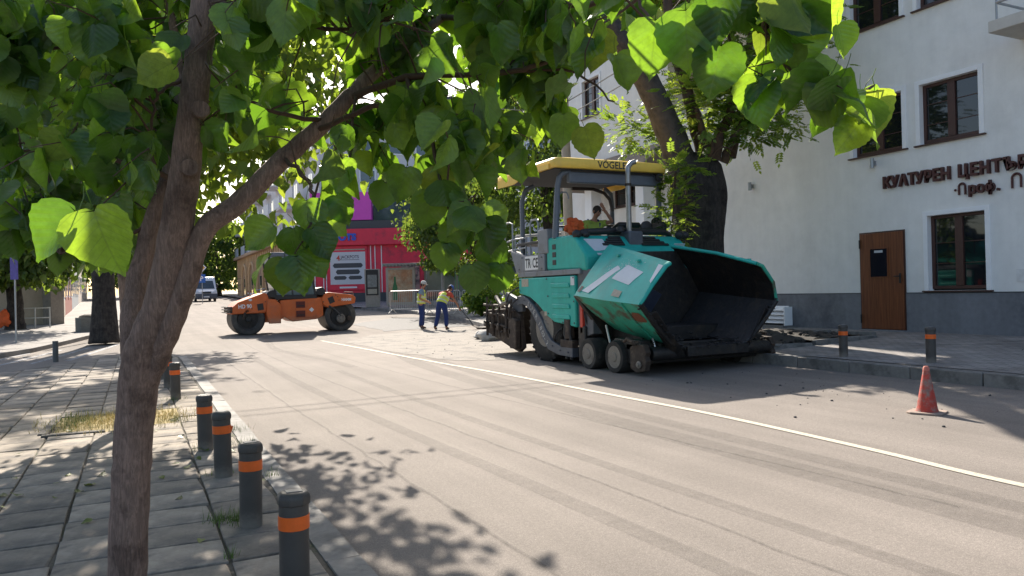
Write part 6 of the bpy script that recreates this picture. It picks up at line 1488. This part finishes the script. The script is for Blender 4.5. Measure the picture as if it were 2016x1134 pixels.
p = D(172,28.5); PL_ = thing('planter', 'low concrete planter with dry leaves left of the corner trunk', 'planter', (p.x,p.y,gzc(p.x,p.y)+.1), .3)
MB().box(-.35,.35,-.35,.35,0,.55).build('box', mat('planter_grey',(.16,.16,.145),.9,var=.2), PL_, bevel=.02); MB().ell((0,0,.55),(.32,.32,.12)).build('soil', M_SOIL, PL_)
for k in range(3):
    p = D(196+k*15,26.0+k*.5); t = thing('tree_guard', 'low dark metal hoop guarding the corner tree, %s' % ('leftmost','middle','rightmost')[k], 'tree guard', (p.x,p.y,gzc(p.x,p.y)+.12), RZ, 'hoops around the corner tree')
    MB().tube([(-.3,0,0),(-.3,0,.45),(.3,0,.45),(.3,0,0)], .015, 6).build('hoop', M_BLK, t)
    for q in (-.15,0,.15): MB().cyl((q,0,0),(q,0,.45),.01,seg=5).build('bar', M_BLK, t)
# ------------------------------------------------------------------ people
M_SKIN = mat('skin', (.36,.17,.105), .55, var=.1, scale=30)
M_VEST = mat('hi_vis_yellow', (.66,.76,.10), .7, var=.12, scale=12)
M_VESTS = mat('reflective_strip', (.62,.63,.6), .4)
M_BLUE = mat('work_blue', (.018,.036,.14), .85, var=.2, scale=14)
M_SHIRT = mat('pale_blue_shirt', (.18,.27,.36), .85, var=.15, scale=14)
M_BOOT = mat('boot', (.03,.025,.022), .8)
M_HAIR = mat('dark_hair', (.03,.022,.018), .8)
def skin(name, V, E, m, parent, root=0, sub=2):
    """V: (pos, radius or (rx, ry)); one continuous surface grown over the joints"""
    me = bpy.data.meshes.new(name); me.from_pydata([tuple(v[0]) for v in V], E, []); me.update()
    o = bpy.data.objects.new(name, me); COL.objects.link(o); o.parent = parent; me.materials.append(m)
    md = o.modifiers.new('skin', 'SKIN'); md.use_smooth_shade = True
    for i, v in enumerate(V):
        r = v[1] if isinstance(v[1], tuple) else (v[1], v[1]); me.skin_vertices[0].data[i].radius = r; me.skin_vertices[0].data[i].use_root = (i == root)
    s = o.modifiers.new('sub', 'SUBSURF'); s.levels = sub; s.render_levels = sub
    return o
def L3(a, b, t): return tuple(a[i]+(b[i]-a[i])*t for i in range(3))
def hand_fingers(V, E, wrist_i, wrist, d, up):
    """palm and five bent fingers continuing from the wrist vertex"""
    d = Vector(d).normalized(); up = Vector(up).normalized(); side = d.cross(up).normalized(); w_ = Vector(wrist)
    palm = w_ + d*.07; V.append((palm, (.038,.02))); pi = len(V)-1; E.append((wrist_i, pi))
    for k, (off, ln) in enumerate(((-.03,.065),(-.01,.08),(.01,.076),(.03,.06))):
        a = palm + d*.045 + side*off; b = a + (d*.8 - up*.35).normalized()*ln*.55; c = b + (d*.35 - up*.9).normalized()*ln*.5
        for q, r in ((a,.0105),(b,.0095),(c,.008)): V.append((q, r))
        n = len(V); E += [(pi, n-3), (n-3, n-2), (n-2, n-1)]
    t = w_ + d*.035 - side*.045; t2 = t + (d*.6 - side*.5 - up*.3).normalized()*.045
    V += [(t, .012), (t2, .0095)]; n = len(V); E += [(wrist_i, n-2), (n-2, n-1)]
def person(label, loc, rz, J, top_m, vest=True, cap=None, trousers=M_BLUE, sleeve=.5, bib=False, group=None, name='person', hair=True):
    t = thing(name, label, 'person', tuple(loc), rz, group)
    hip, chest, neck, head = J['hip'], J['chest'], J['neck'], J['head']
    up_h = (Vector(head)-Vector(neck)).normalized(); f = Vector(J['face']).normalized()
    V = [(hip,(.125,.1)), (L3(hip,chest,.5),(.12,.095)), (chest,(.14,.105)), (L3(chest,neck,.7),(.085,.07)), (neck,.05), (Vector(neck)+up_h*.07,.05), (Vector(head)-up_h*.055+f*.012,(.062,.07)), (head,(.076,.088)), (Vector(head)+up_h*.075-f*.008,(.066,.078)), (Vector(head)+up_h*.115-f*.01,.035), (Vector(head)+f*.1-up_h*.012,.012)]
    E = [(0,1),(1,2),(2,3),(3,4),(4,5),(5,6),(6,7),(7,8),(8,9),(7,10)]
    for s in 'LR':
        sh_, el, wr = J['sh'+s], J['el'+s], J['wr'+s]; V += [(sh_,.055),(L3(sh_,el,.5),.047),(el,.038),(L3(el,wr,.45),.037),(wr,.027)]; n = len(V); E += [(2,n-5),(n-5,n-4),(n-4,n-3),(n-3,n-2),(n-2,n-1)]
        hand_fingers(V, E, n-1, wr, Vector(wr)-Vector(el), J.get('up'+s, (0,0,1)))
        h_, kn, an = J['hp'+s], J['kn'+s], J['an'+s]; V += [(h_,.085),(L3(h_,kn,.5),.078),(kn,.055),(L3(kn,an,.4),.053),(an,.038),(Vector(an)+Vector(J['toe'+s])*.12+Vector((0,0,-.05)),(.04,.03))]; n = len(V); E += [(0,n-6)]+[(n-6+k,n-5+k) for k in range(5)]
    body = skin('body', V, E, M_SKIN, t)
    # clothes follow the body
    V = [(hip,(.165,.14)),(Vector(L3(hip,chest,.22)),(.16,.14))]; E = [(0,1)]
    for s in 'LR':
        h_, kn, an = J['hp'+s], J['kn'+s], J['an'+s]; V += [(h_,.118),(L3(h_,kn,.5),.105),(kn,.085),(L3(kn,an,.5),.08),(L3(kn,an,.93),.074)]; n = len(V); E += [(0,n-5)]+[(n-5+k,n-4+k) for k in range(4)]
    skin('trousers', V, E, trousers, t)
    V = [(L3(hip,chest,.08),(.17,.145)),(L3(hip,chest,.5),(.165,.142)),(chest,(.175,.14)),(L3(chest,neck,.55),(.105,.085)),(L3(chest,neck,.85),.066)]; E = [(0,1),(1,2),(2,3),(3,4)]
    for s in 'LR':
        sh_, el = J['sh'+s], J['el'+s]; V += [(sh_,.08),(L3(sh_,el,sleeve*.6),.072),(L3(sh_,el,sleeve),.068)]; n = len(V); E += [(2,n-3),(n-3,n-2),(n-2,n-1)]
    skin('shirt', V, E, top_m, t, 2)
    if vest:
        V = [(L3(hip,chest,-.02),(.195,.165)),(L3(hip,chest,.5),(.195,.168)),(chest,(.2,.162)),(L3(chest,neck,.45),(.145,.12))]; E = [(0,1),(1,2),(2,3)]
        for s in 'LR':
            V += [(L3(chest,J['sh'+s],.88),.095)]; E.append((2,len(V)-1))
        v_ = skin('vest', V, E, M_VEST, t, 1)
        for k in (.18,.62):
            c = Vector(L3(hip,chest,k)); ax = (Vector(chest)-Vector(hip)).normalized(); x = Vector(J['sh'+'R'])-Vector(J['sh'+'L']); x = (x-ax*x.dot(ax)).normalized(); y = ax.cross(x)
            m = Matrix((x, y, ax)).transposed().to_4x4(); m.translation = c
            MB().lathe([(1,-.022),(1.02,-.02),(1.02,.02),(1,.022)], 24, m @ Matrix.Diagonal((.2,.17,1,1)), cap=False).build('reflective_strip', M_VESTS, v_, smooth=True)
    if bib:
        V = [(L3(hip,chest,.0),(.178,.15)),(L3(hip,chest,.5),(.172,.148)),(L3(hip,chest,.85),(.13,.145))]; skin('dungaree_bib', V, [(0,1),(1,2)], M_BLUE, t, 1)
        for s in 'LR': MB().tube([Vector(L3(hip,chest,.85))+f*.1+(Vector(J['sh'+s])-Vector(chest))*.35, Vector(L3(chest,J['sh'+s],.55))+f*.09+Vector((0,0,.06)), Vector(L3(chest,J['sh'+s],.6))+Vector((0,0,.115))], .018, 6).build('strap', M_BLUE, t)
    for s in 'LR':
        an = Vector(J['an'+s]); toe = Vector(J['toe'+s]).normalized()
        skin('boot', [(an+Vector((0,0,.07)),.052),(an-toe*.03+Vector((0,0,-.03)),(.05,.045)),(an+toe*.08+Vector((0,0,-.045)),(.048,.036)),(an+toe*.15+Vector((0,0,-.05)),(.04,.03))], [(0,1),(1,2),(2,3)], M_BOOT, t, 1)
    hm = frame_m(Vector(head), f.cross(up_h), -f) if False else None
    z = up_h; y = -(f - z*f.dot(z)).normalized(); x = y.cross(z); R3 = Matrix((x, y, z)).transposed().to_4x4(); R3.translation = Vector(head)
    if hair: MB().ell((0,0,0),(.084,.1,.1), 14, 8, None).build('hair', M_HAIR, t, smooth=True).matrix_local = R3 @ Matrix.Translation((0,.022,.025))
    if cap:
        c = MB().lathe([(.094,.0),(.097,.03),(.088,.075),(.06,.11),(.015,.122)], 18); c = c.build('cap', cap, t, smooth=True); c.matrix_local = R3 @ Matrix.Translation((0,.005,.035)) @ Matrix.Diagonal((1,1.12,1,1))
        MB().prism([(-.07,-.08),(-.055,-.15),(0,-.175),(.055,-.15),(.07,-.08)], 'z', -.004, .006).build('cap_peak', cap, t).matrix_local = R3 @ Matrix.Translation((0,0,.045))
    for sgn in (-1,1):
        MB().ell((0,0,0),(.012,.02,.03), 8, 6).build('ear', M_SKIN, t, smooth=True).matrix_local = R3 @ Matrix.Translation((sgn*.08,.01,-.005))
        MB().ell((0,0,0),(.011,.008,.008), 8, 6).build('eye', M_HAIR, t, smooth=True).matrix_local = R3 @ Matrix.Translation((sgn*.03,-.085,.01))
    MB().ell((0,0,0),(.024,.008,.007), 8, 6).build('mouth', mat('lips',(.25,.07,.06),.5), t, smooth=True).matrix_local = R3 @ Matrix.Translation((0,-.082,-.05))
    return t
# worker standing in profile, looking right, hands in front of the belly  (x: right, y: away)
p = D(829, 27.6)
person('worker in yellow vest and pale cap standing with hands before his belly', p, RZ, dict(hip=(0,0,.93),chest=(.02,0,1.30),neck=(.05,0,1.46),head=(.09,0,1.60),face=(1,-.15,-.12),
    shL=(.03,.19,1.39),elL=(-.02,.24,1.12),wrL=(.2,.14,1.02), shR=(.03,-.19,1.39),elR=(-.03,-.24,1.11),wrR=(.2,-.13,1.0),
    hpL=(0,.09,.88),knL=(.03,.1,.49),anL=(0,.1,.09),toeL=(1,.1,0), hpR=(0,-.09,.88),knR=(.01,-.1,.49),anR=(-.04,-.11,.09),toeR=(1,-.1,0)), M_SHIRT, True, mat('cap_pale',(.5,.5,.48),.8))
# worker bending over a shovel, back to the camera
p = D(868, 26.8)
WB = person('worker in pale green vest and blue cap bending over a shovel', p, RZ+rad(-18), dict(hip=(0,0,.93),chest=(.06,.26,1.22),neck=(.10,.40,1.36),head=(.14,.52,1.44),face=(.2,.8,-.6),
    shL=(-.13,.30,1.28),elL=(.0,.52,1.06),wrL=(.22,.62,.98), shR=(.25,.26,1.26),elR=(.38,.40,.99),wrR=(.42,.56,.80),
    hpL=(-.09,0,.88),knL=(-.16,.06,.49),anL=(-.24,-.02,.09),toeL=(-.1,1,0), hpR=(.1,0,.88),knR=(.15,.08,.49),anR=(.17,.02,.09),toeR=(.25,1,0)), mat('shirt_red',(.5,.07,.04),.8), True, mat('cap_blue',(.03,.10,.35),.8))
# collar in orange and shovel
m4 = Matrix.Translation(p) @ Matrix.Rotation(RZ+rad(-18),4,'Z')
sv = thing('shovel', 'long handled shovel held by the bending worker, blade on the asphalt', 'shovel', tuple(p), RZ+rad(-18))
MB().tube([(.12,.66,1.08),(.42,.58,.80),(.85,.48,.34),(1.02,.44,.14)], .018, 8).build('handle', mat('shovel_wood',(.05,.045,.04),.6), sv, smooth=True)
MB().loft([[(1.0,.34,.14),(1.02,.56,.14),(1.3,.52,.02),(1.28,.28,.02)],[(1.0,.34,.125),(1.02,.56,.125),(1.3,.52,.008),(1.28,.28,.008)]]).build('blade', M_RUSTM, sv)
# paver operator, seated, one hand raised to his forehead (paver frame: front is -y)
pw = Vector((8.345,9.91,0))
def q_(x, y, z): return (x*.98, y*.98, z*.98)
OPJ = dict(hip=(.26,3.36,2.26),chest=(.24,3.3,2.62),neck=(.25,3.22,2.79),head=(.27,3.15,2.93),face=(.1,-.9,-.35),
    shL=(.44,3.26,2.70),elL=(.52,2.98,2.72),wrL=(.36,2.98,2.93), shR=(.05,3.28,2.70),elR=(-.08,3.18,2.44),wrR=(.06,2.98,2.44),
    hpL=(.36,3.3,2.24),knL=(.4,2.86,2.26),anL=(.4,2.84,1.97),toeL=(0,-1,0), hpR=(.16,3.3,2.24),knR=(.14,2.86,2.26),anR=(.14,2.84,1.97),toeR=(0,-1,0), upL=(0,-.3,-1))
OPJ = {k: ((v[0]-.33, v[1]-.1, v[2]+.06) if k[:3] not in ('fac','toe') and k[:2] != 'up' else v) for k, v in OPJ.items()}
person('seated paver operator in blue dungarees with one hand raised to his forehead', pw, 0, {k: (q_(*v) if k[:3] not in ('fac','toe') and k[:2] != 'up' else v) for k, v in OPJ.items()}, mat('shirt_lime',(.34,.42,.07),.8,var=.15), False, None, M_BLUE, .55, True)
# orange bag on the deck beside him
rows = []
for i in range(8):
    th = math.pi*(i+.5)/8; rows.append([(.22*math.sin(th)*math.cos(a)*(1+.2*math.sin(3*a+i)), .15*math.sin(th)*math.sin(a)*(1+.2*math.cos(2*a)), -.17*math.cos(th)+.04*math.sin(2*a+i*.8)) for a in [2*math.pi*k/16 for k in range(16)]])
tag(crumple(8.7, .2, .14, .16, .55).build('orange_bundle', MATS['hi_vis_orange'], smooth=True, loc=(8.345-.50*.98, 9.91+3.2*.98, 2.62)), 'orange cloth bundle lying on the paver deck beside the operator', 'bundle')
# ------------------------------------------------------------------ soil pit of the pollarded tree with kerb edging
SP = thing('tree_pit', 'soil filled tree pit edged with concrete kerbs behind the paver hopper', 'tree pit', (0,0,0))
pit = [(10.1,10.0),(12.6,10.1),(12.7,14.9),(10.1,15.0)]
def zs(x, y): return rz_side(x, y)
seg_ = [((10.05,10.15),(10.95,10.02)),((11.0,10.0),(11.75,9.98)),((11.8,9.98),(12.65,10.02)),((12.72,10.1),(12.72,11.1)),((12.72,11.15),(12.75,12.2)),((10.0,10.2),(10.0,11.2)),((10.0,11.3),(10.0,12.3)),((11.9,11.35),(12.6,11.2))]
for k, (a, b) in enumerate(seg_):
    a, b = Vector((*a,0)), Vector((*b,0)); d = b-a
    o = MB().box(0,d.length-.02,-.06,.06,-.1,.10).build('edging_stone', M_KERB, SP, bevel=.012); o.location = (a.x,a.y,zs(a.x,a.y)+random.gauss(0,.012)); o.rotation_euler = (random.gauss(0,.04), random.gauss(0,.02), math.atan2(d.y,d.x))
xs = [10.1+2.55*i/26 for i in range(27)]; ys = [10.05+4.9*j/40 for j in range(41)]
import mathutils
def nz(x, y, s): return mathutils.noise.noise(Vector((x*s, y*s, 3.3)))
vs = [(x, y, zs(x,y)+.02+.16*math.exp(-((x-11.2)/1.0)**2-((y-11.4)/1.6)**2)*(1+.5*nz(x,y,2)) + .05*nz(x,y,6)+.03*nz(x,y,15)) for y in ys for x in xs]
fs = [(j*27+i, j*27+i+1, (j+1)*27+i+1, (j+1)*27+i) for j in range(40) for i in range(26)]
me = bpy.data.meshes.new('soil'); me.from_pydata(vs, [], fs); me.update(); obj('soil', me, M_SOIL, SP, smooth=True, angle=70)
cl = MB()
for k in range(260):
    x, y = random.uniform(10.15,12.55), random.uniform(10.1,12.8); r = random.uniform(.015,.06)
    c = Vector((x, y, zs(x,y)+.03+.16*math.exp(-((x-11.2)/1.0)**2-((y-11.4)/1.6)**2)))
    cl.ell(c, (r*random.uniform(.7,1.3), r*random.uniform(.7,1.3), r*.7), 6, 4)
tag(cl.build('clods', M_SOIL, SP), kind='stuff')
# ------------------------------------------------------------------ grassy pit of the left pavement
LPIT = thing('tree_pit', 'square pit with dry yellow grass in the left slab pavement', 'tree pit', (-.23,9.82,.0))
M_EDG = mat('old_edging', (.10,.092,.082), .95, var=.3, scale=12, bump=.006, bscale=30)
for x0, x1, y, z, rz_ in ((-.68,-.1,-.7,.035,.02),(-.08,.62,-.72,.02,-.03),(-.3,.6,.72,.015,.02)):
    o = MB().box(x0,x1,-.045,.045,-.1,z).build('edging_stone', M_EDG, LPIT, bevel=.012); o.location = (0,y,0); o.rotation_euler = (.03,.01,rz_)
o = MB().box(-.045,.045,-.62,.6,-.1,.04).build('edging_stone', M_EDG, LPIT, bevel=.012); o.location = (-.66,0,0); o.rotation_euler = (0,.04,-.03)
sl_ = MB(); nn = 30; ring_ = []
for k in range(nn):
    q = 2*math.pi*k/nn; rr = (1+.10*math.sin(3*q)+.07*math.sin(7*q+1))*min(.62/abs(math.cos(q)+1e-6), .68/abs(math.sin(q)+1e-6)); ring_.append((rr*math.cos(q), rr*math.sin(q), .013))
sl_.add([(0,0,.03)]+[(x*.6,y*.6,.03) for x,y,z in ring_]+ring_, [(0,1+k,1+(k+1)%nn) for k in range(nn)]+[(1+k,1+nn+k,1+nn+(k+1)%nn,1+(k+1)%nn) for k in range(nn)])
sl_.build('soil', mat('straw_litter',(.34,.27,.13),.95,var=.4,scale=30,bump=.008,bscale=50), LPIT)
M_STRAW = mat('dry_grass', (.52,.43,.19), .9, var=.35, scale=20); M_GRASS = mat('green_grass', (.12,.19,.035), .8, var=.35, scale=20)
def blades(name, c, rx, ry, n, h, m, parent, lie=.6):
    mb = MB()
    for k in range(n):
        x, y = c[0]+max(-1.5,min(1.5,random.gauss(0,.62)))*rx, c[1]+max(-1.4,min(1.4,random.gauss(0,.6)))*ry; q = random.uniform(0,6.28); hh = h*random.uniform(.4,1.2); w_ = random.uniform(.002,.004); ln = random.uniform(0,lie)
        d = Vector((math.cos(q),math.sin(q),0)); s = Vector((-d.y,d.x,0))*w_; b = Vector((x,y,c[2])); t1 = b+d*hh*ln*.4+Vector((0,0,hh*.6*(1-ln*.5))); t2 = b+d*hh*ln*1.1+Vector((0,0,hh*(1-ln*.75)))
        mb.add([b-s,b+s,t1+s*.8,t1-s*.8,t2], [(0,1,2,3),(3,2,4)])
    return tag(mb.build(name, m, parent), kind='stuff')
blades('dry_grass', (.03,0,.02), .56, .6, 2400, .10, M_STRAW, LPIT, .95)
blades('green_grass', (-.42,.1,.01), .18, .5, 300, .1, M_GRASS, LPIT, .6)
wd = [(.60,3.62,.12,60),(.52,5.0,.16,150),(.42,5.05,.1,90),(.56,6.4,.12,70),(.5,7.5,.1,50),(.87,8.4,.2,70),(.86,7.6,.16,50),(.40,11.4,.2,90),(.35,9.4,.15,80),(.9,6.1,.06,40),(.88,5.2,.05,30),(-.1,5.3,.05,20),(.42,4.3,.05,30)]
ob = None
for k, (x, y, r, n) in enumerate(wd):
    pass
wm = MB()
for x, y, r, n in wd:
    for k in range(n):
        a = random.uniform(0,6.28); rr = r*random.random(); b = Vector((x+rr*math.cos(a), y+rr*math.sin(a), .018)); q = random.uniform(0,6.28); h = random.uniform(.02,.09); d = Vector((math.cos(q),math.sin(q),0)); s = Vector((-d.y,d.x,0))*.002
        wm.add([b-s,b+s,b+d*h*.5+Vector((0,0,h))], [(0,1,2)])
tag(wm.build('weeds', M_GRASS), 'sparse weeds in the slab joints around the left bollards', 'weeds', kind='stuff')
# fallen leaves on the slabs
LMF = leaf_meshes(leaf_mat('fallen_leaf', (.12,.16,.03), (.2,.22,.09), (.2,.25,.04), .25), 'fallen_leaf')
for k in range(70):
    x, y = random.uniform(-2.6,.8), random.uniform(3.6,9.6)
    o = bpy.data.objects.new('fallen_leaf', LMF[k % 20]); COL.objects.link(o); s = random.uniform(.035,.085)
    o.location = (x, y, .03+s*.1); o.rotation_euler = (random.uniform(-.2,.2)+(math.pi if k % 2 else 0), random.uniform(-.2,.2), random.uniform(0,6.28)); o.scale = (s,s,s*.6)
    tag(o, 'small fallen leaf lying on the left pavement slabs', 'leaf', 'fallen leaves on the left pavement')
# crumbs of asphalt around the paver and rubble behind it
cr = MB()
for k in range(150):
    if k < 60: x, y = random.gauss(7.6,.8), random.gauss(7.5,1.0)
    else: x, y = random.uniform(5.8,9.2), random.uniform(15,24)
    r = random.choice((.005,.007,.010,.016)); cr.ell((x,y,gzc(x,y)+r*.5), (r*random.uniform(.7,1.5), r, r*.7), 5, 4)
tag(cr.build('asphalt_crumbs', M_DARKASPH), 'dark asphalt crumbs strewn on the road in front of the paver', 'crumbs', kind='stuff')
for k, (px, py, s) in enumerate(((962,648,.34),(978,652,.3),(950,642,.28),(992,640,.36),(1003,648,.26))):
    p = D(px, 21+.4*k); rows = []; r_ = random.Random(k)
    for i in range(6):
        th = math.pi*(i+.5)/6; rows.append([(s*math.sin(th)*math.cos(a)*(1+.25*r_.uniform(-1,1)), s*.8*math.sin(th)*math.sin(a)*(1+.25*r_.uniform(-1,1)), -s*.55*math.cos(th)) for a in [2*math.pi*j/9 for j in range(9)]])
    tag(MB().loft(rows).build('concrete_lump', mat('broken_concrete',(.42,.41,.39),.9,var=.2,scale=8,bump=.01), loc=(p.x,p.y,p.z+s*.4), bevel=.01), 'broken pale concrete lump behind the paver screed, %s of the heap' % ('leftmost','second','middle','fourth','rightmost')[(1,2,0,3,4)[k]], 'rubble', 'concrete lumps behind the paver')
# cracked joints and a cable on the right pavement
for pts, lb in (([(12.6,7.6),(12.2,8.0),(12.0,8.9),(11.9,9.6)],'a'),([(12.9,6.6),(12.3,7.0),(11.9,6.9)],'b'),([(13.5,6.2),(13.2,6.7),(13.3,7.3),(12.9,7.9)],'c')):
    sp_ = [Vector((q.x,q.y,rz_side(q.x,q.y)+.006)) for q in spline([(a,b,0) for a, b in pts], 5)]
    mb = MB(); vs = []
    for q in sp_: vs += [(q.x-.012,q.y-.012,q.z),(q.x+.012,q.y+.012,q.z)]
    mb.add(vs, [(2*i,2*i+1,2*i+3,2*i+2) for i in range(len(sp_)-1)]); o = mb.build('pavement_crack', M_SOIL); tag(o, kind='structure')
